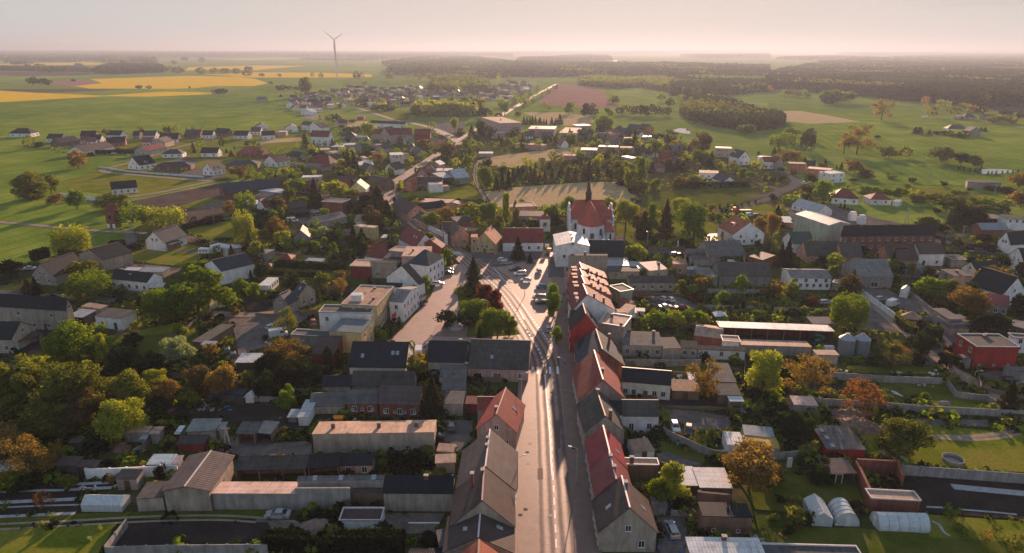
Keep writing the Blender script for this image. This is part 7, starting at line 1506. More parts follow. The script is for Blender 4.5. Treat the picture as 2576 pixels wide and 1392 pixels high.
BL('smaller white bungalow with red hipped roof',(1030,618),(1250,622),10,3,2.8,'h','white','darkred',win='f0.2')
BL('garage with pale sheets right of the smaller red bungalow',(1250,640),(1320,650),6,2.4,.6,'m','white','metal',name='garage')
BL('white factory hall with row of roof vents',(237,668),(505,742),('k',600,700),(240,720),2.0,'r','white','metal',name='factory_hall',cat='hall',win='f0.4',ch=((.4,.5,.3),(.55,.5,.3),(.7,.5,.3),(.9,.5,.3)),trim=0,ov=.2)
BL('long grey hall with silvery roof',(270,765),(612,880),('k',720,842),(612,965),1.2,'r','palegreen','metal',name='storage_hall',cat='hall',trim=0,ov=.1)
BL('long brick building with black hipped roof, chimneys and two rows of windows',(742,988),(1690,978),('k',830,882),(745,1135),4.6,'h','brick','charcoal',win='f1.11 f0.6:.02:.55 l1.3',name='brick_building',cat='building',ch=((.08,.5,.3),(.30,.5,.3),(.45,.5,.3),(.6,.5,.3),(.72,.5,.3),(.2,.55,.2)),ov=.2)
BL('house with dark green roof behind the twin spruces',(250,1068),(470,1062),('k',145,948),4,3.4,'r','white','green',trim=0)
BL('house with white gable and long dark roof',(390,1192),(735,1190),('k',358,1038),(390,1252),4.2,'r','orange' if 0 else 'salmon','oldgrey',win='f0.3 l9.1',trim=0,ov=.2)
BL('grey roof extension right of the white gable house',(740,1190),(960,1195),('k',720,1050),3.6,3.6,'r','salmon','oldgrey',name='extension',cat='house',trim=0)
BL('orange house with dark roof, dormer and gable',(1215,1232),(1520,1228),('k',1210,1066),4,4.6,'r','orange','brown',win='l9.1 f0.2',dorm=((.5,.3,5.5),),trim=0,ov=.3)
BL('white part with dark roof right of the orange house',(1525,1170),(1790,1165),('k',1510,1066),5,3.6,'r','white','brown',win='f0.2',trim=0)
BL('carport with pale flat roof right of the orange house',(1660,1200),(1800,1195),('e',1560,1125),3.4,0,'f','white','pinkmetal',name='carport',cat='shed',openf=True,trim=0)
BL('grey garage with flat roof at the carport',(1850,1225),(2000,1228),6,3.2,0,'f','grey','grey',name='garage',trim=True)
BL('grey low roofs in front of the orange house',(1350,1330),(1640,1330),8,3.0,.3,'m','grey','eternit',name='outbuilding')
BL('grey gabled garage near the middle of the right side',(1620,1391),(1820,1391),8,3,1.6,'g','grey','grey',name='garage',trim=0)
BL('dark roofed house with beige gable near the orange tree',(2110,1360),(2370,1340),('k',2065,1245),4,3.6,'r','cream','charcoal',win='l9.1',trim=0)
BL('flat roofed beige house left of the dark roofed one',(1870,1391),(2070,1391),('e',1880,1320),4.2,0,'f','beige','bitumen',win='f0.2',ch=((.5,.5,.8),),trim=0)
BL('white gabled house with black roof, lower one at the right edge',(2392,1190),(2590,1290),12,4,5.2,'g','white','charcoal',win='f0.2 f9.2',ov=.3)
BL('white gabled house with black roof, upper one at the right edge',(2305,1040),(2440,1080),('k',2560,905),4,5.0,'g','white','charcoal',win='f9.2',ov=.3)
BL('brick house with metal roof and white doors',(2150,925),(2430,925),('k',2135,860),3.6,2.4,'r','brick','steel',win='fd.2',ch=((.55,.5,.3),),trim=0)
BL('white flat roofed villa at the right edge',(2410,812),(2620,820),9,5.4,0,'f','white','charcoal',win='f1.3',trim=0)
BL('terrace roofs of dark slats left of the flat villa',(2150,810),(2400,815),('e',2170,765),3.4,0,'f','dark','bitumen',name='carport',cat='shed',openf=True,trim=0)
BL('whitish ruined farmhouse shell in the fields',(2010,440),(2190,452),8,4.0,0,'f','grey','brown',name='ruined_farmhouse',cat='ruin',trim=0)
BL('low dark ruin right of the farmhouse shell',(2190,450),(2360,452),6,3.2,0,'f','grey','charcoal',name='ruined_farmhouse',cat='ruin',trim=0)
GP('pond','water',[(2085,345),(2110,322),(2200,312),(2330,315),(2440,322),(2495,342),(2400,358),(2250,366),(2130,362)])
for i_,x_ in enumerate((1912,1968,2028,2082,2144,2212,2250,2292,2355,2408,2460,2515)):TR('thuja','k',x_,(325,325,345,340,305,370,366,366,362,355,350,345)[i_],(290,285,295,300,270,330,330,322,325,320,318,310)[i_],14,group='columnar evergreens round the pond')
POLEA(1618,462,308,'left A-frame pylon pole in the green field',True,20);POLEA(1800,462,300,'right A-frame pylon pole in the green field',True,50);POLEA(1388,865,698,'A-frame pylon pole behind the long brick building',True,10);POLEA(1960,985,880,'power pole at the dark evergreens');POLEA(2275,580,460,'power pole beside the farmhouse shell')
for i_,x_ in enumerate((845,935)):
 r=THING('wrapped_pallet_stack',('left of the two white wrapped stacks on the factory road','right of the two white wrapped stacks on the factory road')[i_],'stack',P(x_,(830,865)[i_]));MB().box(-1.6,-1.2,.15,1.6,1.2,3.6).box(-1.2,-.9,3.6,1.2,.9,4.6).build('wrapped_goods',M['white'],r);MB().box(-1.7,-1.3,0,1.7,1.3,.15).build('pallet',M['wood'],r)
CAR('hatchback','w',365,465,-80,'white car at the road bend below the orange houses');CAR('hatchback','s',180,885,60,'silver car beside the long grey hall');CAR('hatchback','s',510,600,10,'bright silver car left of the red hipped bungalow')
for i_,y_ in enumerate((808,838)):BL(('upper white parasol roof beside the grey hall','lower white parasol roof beside the grey hall')[i_],(150,y_+12),(245,y_+15),5,2.4,.5,'m','grey','whitemetal',name='canopy',openf=True)
FN('long low wall between grey hall and brick building',[(180,890),(400,940),(640,1000)],2.4,'salmon',.3);FN('pinkish wall in front of the long brick building',[(610,985),(745,1055),(960,1190)],1.4,'pink',.3);FN('long lane wall at the right',[(1760,1060),(1950,1110),(2360,1160)],1.2,'grey',.2)
trees('round','r 200 260 120 250; o 1210 200 80 200; o 1380 200 85 120; o 1740 245 80 230; d 1940 280 145 130; o 2070 290 160 150; r 870 350 210 200; b 980 400 310 160; g 550 640 420 200; y 570 500 410 120; b 390 590 460 140; g 760 560 480 130; g 960 590 470 140; g 1080 600 480 120; g 1190 610 500 130; g 1310 620 490 140; y 1440 620 510 120; o 1790 740 560 350; g 2130 700 600 220; y 2210 680 590 160; d 1930 850 650 220; k 2060 880 700 200; d 1600 920 800 220; g 1660 700 610 60; r 2520 500 350 180; r 2540 700 530 200; y 680 1330 1165 210; k 540 1300 1180 150; k 950 1180 1080 140; d 2090 860 770 90; b 1240 1210 1110 80; g 210 650 570 150; o 90 220 160 100; k 1300 1391 1240 130; r 2260 1480 1290 260; k 2540 1391 1240 100; g 1500 620 570 130; r 30 1040 750 140; k 380 660 560 100; k 2180 1040 980 130; g 2370 1110 1000 130; d 2340 760 660 130; k 1900 1100 1020 100')
trees('sparse','r 890 165 -130 330; r 760 155 -80 130; o 1880 560 520 80; r 2520 640 560 120');trees('birch','g 180 130 -60 160; d 390 130 -90 130; o 1530 560 530 70; g 60 110 -50 100')
trees('spruce','k 1880 870 650 140; k 190 1290 1000 130; k 120 1290 1040 120; k 400 940 865 60; k 735 315 235 40; k 570 290 205 45; k 370 240 180 40; k 110 130 80 30; k 60 170 85 50; k 690 310 265 25; k 80 900 670 130; k 1240 1360 1130 90; k 800 730 680 30; k 765 720 645 30; k 725 710 650 25; k 2180 860 770 70; k 1050 590 530 50');trees('bush','d 130 330 300 70; o 250 360 320 80; d 430 440 340 130; o 540 290 230 120; k 1770 485 425 70; g 1400 490 440 100; o 1500 640 550 180; d 1620 620 560 150; g 1980 570 520 90; o 1900 660 580 200; k 2250 520 470 200; k 2430 560 480 170; y 2400 650 610 100; d 1450 440 400 70; o 1240 410 360 120; k 50 440 385 90; k 140 430 360 90; k 50 610 550 90; d 640 650 590 80; g 1420 900 850 120; k 1730 930 850 170; d 2040 1120 1060 150; k 2200 1130 1040 220; y 2270 1010 970 60; d 2480 980 930 120; k 1500 1000 990 40; g 1030 1210 1170 80; k 1110 1200 1140 60; d 850 440 390 90; y 2060 1010 980 50; k 1370 1391 1290 120; k 1680 1250 1190 60; k 2290 1230 1190 160; k 2420 1391 1290 100; d 1530 1370 1330 120; o 2140 740 640 150; d 1690 760 680 90; g 2500 600 560 100; d 2030 540 500 50; k 1850 1200 1150 120; k 2050 1240 1200 150; d 1900 930 880 100')
# ================================================================ far distance
T(0,0)
for i_,(a,b,c,w_,r_,lab)in enumerate((((82,968),(308,968),13,'white','charcoal','white villa with charcoal mansard roof alone at the left field edge'),((802,990),(960,988),10,'brown','charcoal',None),((1080,985),(1210,988),10,'white','charcoal',None),((1330,990),(1400,990),9,'grey','charcoal',None),((1435,990),(1560,990),10,'white','slate',None),((1600,1012),(1790,1012),9,'brown','charcoal',None),((1852,978),(2010,978),11,'brick','slate',None),((2030,985),(2140,985),9,'white','charcoal',None),((2160,960),(2290,965),8,'brown','charcoal',None),((2342,988),(2490,990),10,'white','charcoal',None),((460,1020),(610,1025),9,'white','charcoal',None),((2520,950),(2620,950),9,'white','brown',None),((880,1030),(1010,1030),9,'white','charcoal',None),((1120,1055),(1260,1050),9,'brick','charcoal',None),((1430,1060),(1540,1055),9,'white','pinkred',None))):
 BL(lab,a,b,c,3.4,4.0 if i_ else 4.5,'h' if i_==0 else 'r',w_,r_,win='f0.3 r0.2',trim=0)
trees('round','d 330 480 395 90; d 450 490 415 110; k 740 445 420 40; o 1400 520 480 60; o 1500 520 485 50; k 2230 565 520 110; o 2160 565 520 60; o 1800 370 295 110; o 2020 370 300 90; o 2160 365 305 80; o 2270 370 310 100; o 2380 375 310 90; o 2490 395 320 90; o 1700 350 290 90; k 1910 518 490 20; g 1560 1010 960 80; b 1080 985 920 80; d 280 320 270 60; o 400 330 270 110; d 540 350 300 110; d 650 360 300 60; d 790 290 260 60; d 1240 290 230 50; o 1520 280 220 100; d 1750 275 230 50; o 2030 260 200 60; d 1860 240 195 60')
trees('bush','d 200 275 225 200; d 700 250 225 180; k 1880 1012 960 80; d 2500 340 290 70')
T(1,0)
def wind_turbine():
 g=P(816,400);g=PU(*q(816,398));r=THING('wind_turbine','tall white wind turbine with three blades in the rapeseed','wind turbine',g);hub=zat(g,100.0)
 MB().lathe([(2.6,0),(1.5,hub-1)],16).build('tower',plain('turbine_white',(.55,.56,.58),.5),r)
 MB().loft([[(-1.6,-3,hub-1.7),(1.6,-3,hub-1.7),(1.6,-3,hub+1.7),(-1.6,-3,hub+1.7)],[(-1.6,7,hub-1.7),(1.6,7,hub-1.7),(1.6,7,hub+1.7),(-1.6,7,hub+1.7)]]).build('nacelle',plain('turbine_white',(.55,.56,.58),.5),r)
 ro=MB().lathe([(0,-1.8),(1.4,-1.2),(1.7,.4),(0,.8)],12).build('hub',plain('turbine_white',(.55,.56,.58),.5),r,loc=(0,-4,hub),rot=(R(90),0,0))
 s=(g-Vector((0,0,80))).length/FP
 for tx,ty in((817,78),(862,84),(839,136)):
  dx,dz=(tx-841)*s,-(ty-98)*s;L=math.hypot(dx,dz);an=math.atan2(dz,dx)
  b=MB();b.loft([[(0,-.5,-.6),(0,.5,-.6),(0,.5,.6),(0,-.5,.6)],[(L*.2,-.35,-1.7),(L*.2,.35,-1.7),(L*.2,.3,1.1),(L*.2,-.3,1.1)],[(L,-.1,-.25),(L,.1,-.25),(L,.1,.2),(L,-.1,.2)]])
  b.build('blade',plain('turbine_white',(.55,.56,.58),.5),r,loc=(0,-5,hub),rot=(0,-an,0))
wind_turbine()
BL('large mansion with deep red roof and beige gable',(1350,978),(1570,975),('k',1345,890),7,4.2,'r','beige','darkred',win='f0.5 f1.5',name='mansion',cat='house',ch=((.2,.5,.5),),trim=0,dorm=((.5,.2,2.0),(.7,.2,2.0)))
BL('projecting gable wing of the red roofed mansion',(1245,985),(1345,990),14,8,(908,),'g','beige','darkred',win='f0.2 f1.2',name='mansion',cat='house',trim=0)
BL('left wing of the red roofed mansion',(1165,968),(1245,975),11,7,4,'r','beige','darkred',win='f0.2',name='mansion',cat='house',trim=0,dorm=((.5,.2,2.0),))
BL('dark brick building with deep red roof right of the mansion',(1590,985),(1755,985),('k',1608,895),7,5,'r','darkred','darkred',win='f0.3',name='building',trim=0)
BL('long low barn with dark roof behind the mansion',(1142,862),(1500,875),('k',1152,835),4,2.5,'r','white','charcoal',name='barn',trim=0)
BL('brown roofed cottage behind the round green trees',(785,860),(835,868),10,4,4,'g','pink','brown',win='')
BL('white house with slate roof and large gable',(535,905),(650,915),12,5,4.5,'g','white','slate',win='f0.2 f9.1',trim=0);BL('slate roofed wing of the white gable house',(445,880),(535,890),10,5,3.5,'r','white','slate',win='f0.1',trim=0)
BL('white house with charcoal roof and porch near the crop edge',(290,915),(420,912),10,4,3.8,'g','white','charcoal',win='f0.1');BL('white house with purple roof at the lane',(-10,905),(120,900),10,4,4,'g','white','brown',win='f0.2')
BL('white house with black roof above the tall white and red house',(55,990),(195,985),10,4,3.6,'r','white','charcoal',win='f0.2 r0.1');BL('pale house with bright flat roof nearby',(215,950),(300,950),8,4,0,'f','pink','whitemetal',win='',trim=0)
BL('hipped grey bungalow in front of the mansion',(845,995),(1000,995),11,3.4,3.6,'h','beige','charcoal',win='f0.2')
BL('white house with bright roof at the village edge',(445,745),(560,752),11,4,3.4,'g','white','whitemetal',win='f0.2',trim=0);BL('white gabled house at the corner of the crop field',(300,675),(385,680),10,5,4.5,'g','white','slate',win='f0.2')
BL('red roofed market hall in the village',(1015,798),(1085,798),8,3.6,1.2,'m','red','tan',name='store');BL('dark roofed house, first at the far field edge',(0,620),(75,622),12,3.5,3.4,'r','grey','slate',win='')
FAR=[]
def village(poly,n,hs,seed,walls,roofs,zone,minsep=14,nm='house'):
 rg=random.Random(seed);G=[P(*p)for p in poly];pl=[(g.x,g.y)for g in G];xs=[p[0]for p in pl];ys=[p[1]for p in pl];k=0
 for _ in range(n*30):
  if k>=n:break
  x,y=rg.uniform(min(xs),max(xs)),rg.uniform(min(ys),max(ys))
  if not inpoly((x,y),pl)or any((x-a)**2+(y-b)**2<minsep**2 for a,b in FAR)or any(inpoly((x,y),q_)for q_ in NOPLANT):continue
  FAR.append((x,y));rz=rg.choice((R(rg.gauss(18,12)),R(rg.gauss(-60,12))));L,W,H=(rg.uniform(9,15),rg.uniform(7.5,10),rg.uniform(3,5.2))if nm=='house' else(rg.uniform(8,13),rg.uniform(6,7.5),2.8);Rr=rg.choice((3.6,4.2,3.0,0));wl,rf=rg.choice(walls),rg.choice(roofs)
  if Rr==0:rf=rg.choice(('tan','whitemetal','bitumen'))
  r=empty(nm,(x,y,0),rz);r['category']=nm;r['group']=nm+'s of the distant village'
  if Rr:
   MB().loft([[(a,-W/2,0),(a,W/2,0),(a,W/2,H),(a,0,H+Rr),(a,-W/2,H)]for a in(-L/2,L/2)]).build('wall',wallm(wl),r)
   MB().loft([[(a,-W/2-.4,H-.3),(a,0,H+Rr+.03),(a,W/2+.4,H-.3),(a,W/2+.4,H-.05),(a,0,H+Rr+.3),(a,-W/2-.4,H-.05)]for a in(-L/2-.4,L/2+.4)]).build('roof',roofm(rf),r)
  else:MB().box(-L/2,-W/2,0,L/2,W/2,H+1).build('wall',wallm(wl),r);MB().box(-L/2-.15,-W/2-.15,H+1.003,L/2+.15,W/2+.15,H+1.3).build('roof',roofm(rf),r)
  if y<1100:
   for i in(-1,0,1):link('window',boxmesh('window',1.3,.08,1.4,M['glass']),r,loc=(L*.3*i,-W/2-.02,1))
  rw={'slate':'slate grey','pinkmetal':'pinkish','whitemetal':'white','eternit':'pale grey','darkred':'dark red','pinkred':'faded red','bitumen':'dark','tan':'tan'}.get(rf,rf)
  LAB.append((r,None,f"distant {wl} {nm} with {rw} {'flat' if not Rr else 'pitched'} roof",proj((x,y,H))));k+=1
VW=('white','grey','pink','cream','beige');VR=('slate','brown','charcoal','pinkred','eternit','darkred','grey','greybrown')
village([(300,560),(700,570),(920,520),(1350,500),(1500,545),(1500,700),(1300,720),(1000,700),(940,760),(600,745),(430,760),(300,700)],80,0,3,VW,VR,'a')
village([(1500,540),(1750,540),(2200,530),(2560,480),(2560,640),(2400,660),(2000,640),(1600,640),(1500,620)],60,0,4,VW,VR,'b')
village([(2240,510),(2600,460),(2800,470),(2750,520),(2560,560)],16,0,5,VW,VR,'c')
village([(300,560),(920,510),(1350,490),(1750,530),(2560,480),(2560,640),(2000,650),(1500,700),(1000,720),(600,745),(430,740)],110,0,31,VW,VR,'d',11,'barn')
TU()
for b_ in BRS:FAR.append(b_[:2])
village([(900,345),(1090,345),(1080,400),(1000,440),(880,440),(700,430),(760,395)],18,0,41,VW,VR,'m',17,'cottage')
village([(620,470),(900,450),(940,540),(760,620),(640,560)],8,0,42,VW,VR,'m',18,'cottage')
village([(1300,345),(1700,350),(1800,420),(1500,410)],14,0,43,VW,VR,'m',17,'cottage')
T(1,0)
GP('sports_pitch','grass',[(1180,740),(1500,740),(1520,840),(1400,830)])
trees('round','o 500 600 390 130; d 150 480 440 40; d 260 530 480 110; d 340 530 485 60; d 410 530 495 70; o 570 410 350 40; o 655 420 350 50; o 60 400 360 50; o 240 400 360 40; d 1020 430 330 80; o 1070 430 350 50; o 1355 435 345 90; o 1530 440 360 50; o 1580 440 360 50; o 1640 440 360 70; o 1740 440 350 90; o 1840 440 360 60; y 2440 450 360 60; o 2540 450 370 50')
trees('tall','d 1770 570 450 80; d 1090 680 560 50; d 1050 720 630 80; g 1260 680 600 80; g 1620 640 570 60; d 800 860 770 110; g 730 870 760 80; g 650 850 770 60; d 2220 600 470 60; y 2040 560 490 70; o 1530 840 740 60')
trees('round','y 1150 1014 850 190; d 1010 970 900 120; d 930 960 900 90; r 1510 1030 930 130; g 1500 960 890 90; o 1620 820 670 150; y 1680 800 690 120; g 1820 790 660 130; y 1900 800 640 120; g 2000 800 650 140; y 1980 730 580 120; g 2100 760 590 150; y 2230 740 600 170; d 2270 830 690 160; g 2330 800 720 130; y 2000 960 800 90; k 2380 1014 890 90; g 2500 790 640 120; y 2470 700 610 100; d 2440 820 760 80; g 1770 960 830 90; g 1350 1014 940 120; d 2280 1010 830 150; y 1250 730 640 130; g 1400 720 670 90; d 1300 740 680 140; o 1090 480 440 60')
trees('spruce','k 1740 790 660 90; k 2190 790 640 100; k 2260 760 660 60; k 2170 1000 880 90; k 250 600 570 40; k 1100 700 580 50; k 490 1014 960 60; k 2360 1000 900 90; b 1880 790 730 50')
trees('bush','d 880 960 910 80; d 970 860 820 90; d 900 870 830 60; d 860 920 880 60; g 1200 740 680 120; d 1360 740 690 100; k 590 770 750 80; d 2060 990 940 80; o 1230 880 830 90')
T(2,0)
BL('long school building with pale flat roofs',(160,920),(430,925),('e',170,890),7,0,'f','pink','pinkmetal',win='f0.7 f1.7',name='school',cat='building',trim=0)
BL('low school wing with bright window band',(-200,965),(150,960),12,5,0,'f','pink','pinkmetal',win='f0.7',name='school',cat='building',trim=0)
BL('four storey apartment block with flat roof beside the avenue',(-120,865),(100,858),('e',0,795),12,0,'f','pink','rust',win='f0.6 f1.6 f2.6 r0.3 r1.3 r2.3',name='apartment_block',cat='building',ch=((.4,.4,.8),(.6,.6,.8),(.5,.5,.8)),trim=0)
BL('flat hall with warm lit roof right of the school',(470,960),(660,965),('e',470,905),6,0,'f','pink','tan',win='f0.5',name='school',cat='building',trim=0)
BL('low building with very bright roof behind the big tree',(675,892),(800,885),14,4,0,'f','pink','whitemetal',name='store',trim=0)
BL('brick house with brown roof beyond the orange tree',(1265,915),(1340,925),12,5,4.5,'r','brick','brown',win='');BL('red gabled part of the brick house beyond the orange tree',(1340,925),(1430,925),10,5,4.5,'g','orange','brown',win='')
BL('pale house with slate roof left of the brick house',(1040,935),(1140,935),10,5,4.5,'h','pink','slate',win='f0.2');BL('flat roofed white shed in front of the brick house',(1315,1000),(1470,1005),9,3.5,0,'f','grey','metal',name='store',trim=0)
BL('far barn with blue white roof at the wood',(1130,430),(1210,430),16,5,3,'m','white','metal',name='barn');BL('far pale house near the avenue end',(920,405),(980,405),16,5,3,'r','white','eternit',name='house')
village([(900,1000),(1250,960),(1350,1050),(1000,1100)],9,0,9,VW,VR,'e');village([(40,470),(200,460),(160,560),(40,640)],9,0,10,VW,VR,'f')
GP('pond','water',[(1620,935),(1680,918),(1760,920),(1785,935),(1795,975),(1720,968),(1650,955)]);GP('pond','film',[(1080,785),(1200,775),(1210,790),(1090,800)])if 0 else None
trees('tall','g 930 960 690 190; d 890 1014 870 130; k 740 800 660 110; k 800 800 660 90; g 570 770 650 110');trees('round','g 60 690 580 60; g 120 690 590 90; k 60 790 750 70; o 1010 660 570 110; d 1040 670 590 80; g 1700 650 570 90; g 1600 660 590 90; g 1500 650 550 90; d 1590 700 620 90; d 820 790 710 100; g 620 700 640 50; r 1300 985 930 120; d 700 1010 900 110; k 790 1014 920 90; y 590 1060 960 110; o 1580 970 920 80; o 1600 1040 980 120; o 1910 1030 940 140; d 40 1014 900 100; y 110 1020 950 80; g 200 1000 930 70; o 640 780 700 50; d 1280 790 680 110; d 1340 800 680 110; d 1400 790 670 100; d 1210 790 680 90; d 1480 800 690 100; d 1560 790 700 90; o 1130 770 680 110; d 1080 780 700 80; o 330 740 640 60; o 370 740 680 50; g 2370 970 870 170; g 2300 960 880 100')
trees('spruce','k 150 880 790 40; k 180 880 790 40; k 205 880 780 40; k 120 880 790 50; k 235 880 780 35; k 320 880 815 30; k 345 880 815 30; k 480 880 770 80; k 440 880 810 50; k 400 880 800 50; k 580 1010 905 50; k 280 880 800 60; k 500 1014 940 50');trees('bush','d 1800 620 590 60; g 2080 620 570 90; g 2120 620 580 60')
for i_ in range(26):  # avenue
 t_=i_/25;a_=P(15+330*t_**.9-60,720-190*t_**.9);b_=P(95+345*t_**.9,730-195*t_**.9)
 for g_ in(a_,b_):
  if(i_+(g_ is b_))%2==0:tree_at('round','gdo'[i_%3],(g_.x,g_.y,0),11+3*((i_*7)%3)/2,8,group='avenue trees along the bright road')
T(3,0)
BL('farmhouse with pale columns and purple hipped roof alone in the fields',(1805,920),(2015,925),12,4,4,'h','white','greybrown',win='f0.6',name='farmhouse',cat='house')
BL('smaller house with purple roofs beside the lone farmhouse',(2030,945),(2150,945),10,5,4,'g','grey','greybrown',win='f0.2',name='farmhouse',cat='house')
BL('cottage with brown hipped roof by the sandy lane',(1980,800),(2100,800),12,3.6,4,'h','pink','brown',win='f0.2');BL('little pink shed left of the brown cottage',(1870,790),(1940,795),8,4,0,'f','pink','pinkmetal',name='shed',trim=0)
BL('grey roofed barn behind the sandy lane trees',(2180,800),(2300,800),10,4,3,'r','grey','brown',name='barn')
CAR('van','w',1575,812,80,'white van on the far sandy lane')
trees('sparse','r 1140 835 595 200; o 910 1040 840 230')
trees('round','g 590 660 530 150; g 660 665 520 140; y 730 665 540 150; g 820 665 540 130; d 620 665 590 160; r 1580 700 590 80; o 1640 810 670 100; y 1740 710 620 80; y 1800 710 630 60; o 1840 775 690 80; o 1900 770 700 80; o 1980 740 660 110; r 2050 760 680 90; d 2140 770 700 90; o 2270 860 780 110; o 2340 860 790 110; o 2400 850 780 90; d 2540 830 750 80; d 2400 780 740 110; g 160 590 520 80; o 220 590 520 90; o 290 600 530 90; g 350 600 520 80; g 400 610 560 60; r 20 560 480 60; r 2450 870 800 80; k 1500 970 900 70; g 1890 990 950 200; k 1800 985 940 90; g 200 1050 900 240; k 420 1040 905 90; d 1100 1014 985 60')
trees('spruce','k 1480 970 910 60; k 1530 970 900 60; k 1620 985 925 50; k 2180 950 900 45; k 2140 940 900 30');trees('bush','d 1700 980 930 90; d 1950 1010 960 120; k 100 900 800 130; d 2090 970 930 60')
# woods
F2=forest
T(3,0)
F2('pine_forest',[(-20,545),(130,525),(400,555),(560,560),(880,590),(1060,606),(1240,630),(1540,660),(1900,680),(2150,720),(2560,700),(3600,720),(3600,290),(2576,270),(2100,262),(1600,262),(1000,268),(560,290),(350,310),(-20,400)],17,5.5,'kdo','dark pine forest at the right behind the green fields',1,22)
F2('pine_forest',[(350,308),(560,286),(1000,264),(1600,258),(2576,262),(3300,262),(3300,200),(2576,188),(1900,190),(900,235)],17,14,'dob','hazy forest band behind the dark pine forest',2,8)
F2('far_woods',[(100,222),(700,205),(1100,222),(500,236)],17,16,'do','hazy wood left of the far forest band',3,8)
F2('far_woods',[(700,175),(1900,168),(3300,158),(3300,176),(2200,186),(1000,190)],18,26,'d','hazy wood belt below the horizon at the right',4,6)
T(2,0)
F2('hillside_wood',[(1690,770),(1820,860),(1900,870),(2000,900),(2260,935),(2330,950),(2576,940),(2576+150,905),(2740,850),(2640,800),(2450,780),(2300,740),(2150,680),(2000,640),(1800,640),(1700,690)],11,4.2,'doy','dense wooded knoll between the fields',5,24)
F2('mixed_wood',[(1600,590),(1830,605),(2080,590),(2480,555),(2576,550),(2576,400),(2200,410),(1900,430),(1640,450),(1580,520)],14,6,'dgo','mixed wood at the upper edge of the right fields',6,20)
F2('mixed_wood',[(680,480),(830,500),(1060,520),(1300,500),(1500,540),(1620,560),(1640,460),(1500,430),(1200,440),(900,430),(680,440)],12,8,'odg','hazy tree belt behind the pink ploughed field',7,16)
F2('pine_forest',[(60,395),(420,400),(900,395),(1400,400),(1640,430),(2200,405),(2576,390),(2576,320),(2000,300),(1500,288),(900,285),(0,275),(-400,350),(-200,400)],17,12,'dko','wide hazy pine forest in the centre distance',8,10)
F2('far_woods',[(60,248),(600,245),(1000,232),(960,200),(700,190),(400,215),(100,222)],16,18,'dk','far hazy wood in the centre behind bright roofs',9,8)
F2('far_woods',[(0,165),(1200,160),(2576,155),(2576,165),(1200,175),(0,178)],18,34,'d','thin hazy wood line at the horizon centre',10,5)
F2('far_woods',[(1700,195),(2576,185),(2576,210),(1900,214)],17,22,'d','hazy wood in the right centre distance',11,6)
T(1,0)
F2('grove',[(1780,560),(2340,545),(2340,470),(2200,430),(1900,420),(1780,460)],13,7,'oyg','grove beyond the village with pale green crowns',12,18)
F2('pine_forest',[(1340,380),(1800,390),(2300,420),(2576,400),(3000,400),(2976,300),(2576,270),(2200,215),(1700,205),(1270,280),(1420,300),(1340,330)],17,12,'dko','hazy forest behind the village',13,10)
F2('far_woods',[(0,195),(600,205),(1200,225),(1700,200),(2200,190),(2576,195),(2576,165),(0,160)],17,24,'dk','hazy wood belt behind the wind turbine',14,6)
F2('hedgerow_trees',[(480,225),(1100,235),(1100,228),(480,215)],11,12,'o','distant tree row behind the turbine fields',15,10)
F2('cemetery_trees',[(1600,800),(2200,800),(2200,740),(1600,740)],13,9,'ygo','birch and lime trees of the park edge',16,22)
T(0,0)
F2('field_wood',[(960,370),(1200,370),(1640,355),(1640,310),(1500,290),(1100,300),(1000,330)],15,7,'dk','dark field wood above the yellow rapeseed',17,18)
F2('hedgerow_trees',[(0,335),(500,345),(960,350),(960,325),(500,318),(0,318)],10,9,'do','dark hedgerow trees left of the field wood',18,14)
F2('far_woods',[(-300,230),(500,245),(1050,235),(1050,250),(1560,255),(1560,205),(1000,195),(400,180),(-300,175)],16,18,'do','hazy woods at the left distance',19,8)
F2('far_woods',[(-300,160),(1200,162),(2576,168),(2576,200),(1600,205),(900,180),(-300,172)],17,28,'d','blue hazy wood line at the left horizon',20,5)
# bright greenhouse roofs far away
T(2,0)
for i_,(x_,y_)in enumerate(((420,262),(480,262),(520,262),(550,262),(1040,252),(1070,246))):BL(('far gleaming greenhouse roof, leftmost of the row','far gleaming greenhouse roof, second of the row','far gleaming greenhouse roof, third of the row','far gleaming greenhouse roof, fourth of the row','far gleaming greenhouse roof right of the row, left one','far gleaming greenhouse roof right of the row, right one')[i_],(x_-12,y_),(x_+12,y_),60,6,10,'m','white','whitemetal',name='greenhouse_block',cat='greenhouse')
TU()
MX_=[('round','g'),('round','o'),('round','y'),('bush','d'),('round','d'),('spruce','p'),('spruce','k'),('tall','g')]
scatter([(330,325),(950,330),(1250,330),(1200,400),(960,520),(700,480),(560,430),(260,370)],220,MX_,3.5,8,21)
scatter([(560,560),(960,520),(1150,640),(1000,700),(850,760),(560,700),(440,640)],70,MX_,3.5,8,22)
scatter([(1280,340),(1700,340),(1800,430),(1600,440),(1220,440),(1200,380)],150,MX_,4,9,23)
scatter([(1560,610),(2576,620),(2576,760),(1540,740)],50,MX_,3,7,24)
T(1,0)
scatter([(300,570),(920,520),(1350,500),(2560,490),(2560,640),(1500,700),(600,740)],150,MX_,5,11,25)
plant_all()
TU()
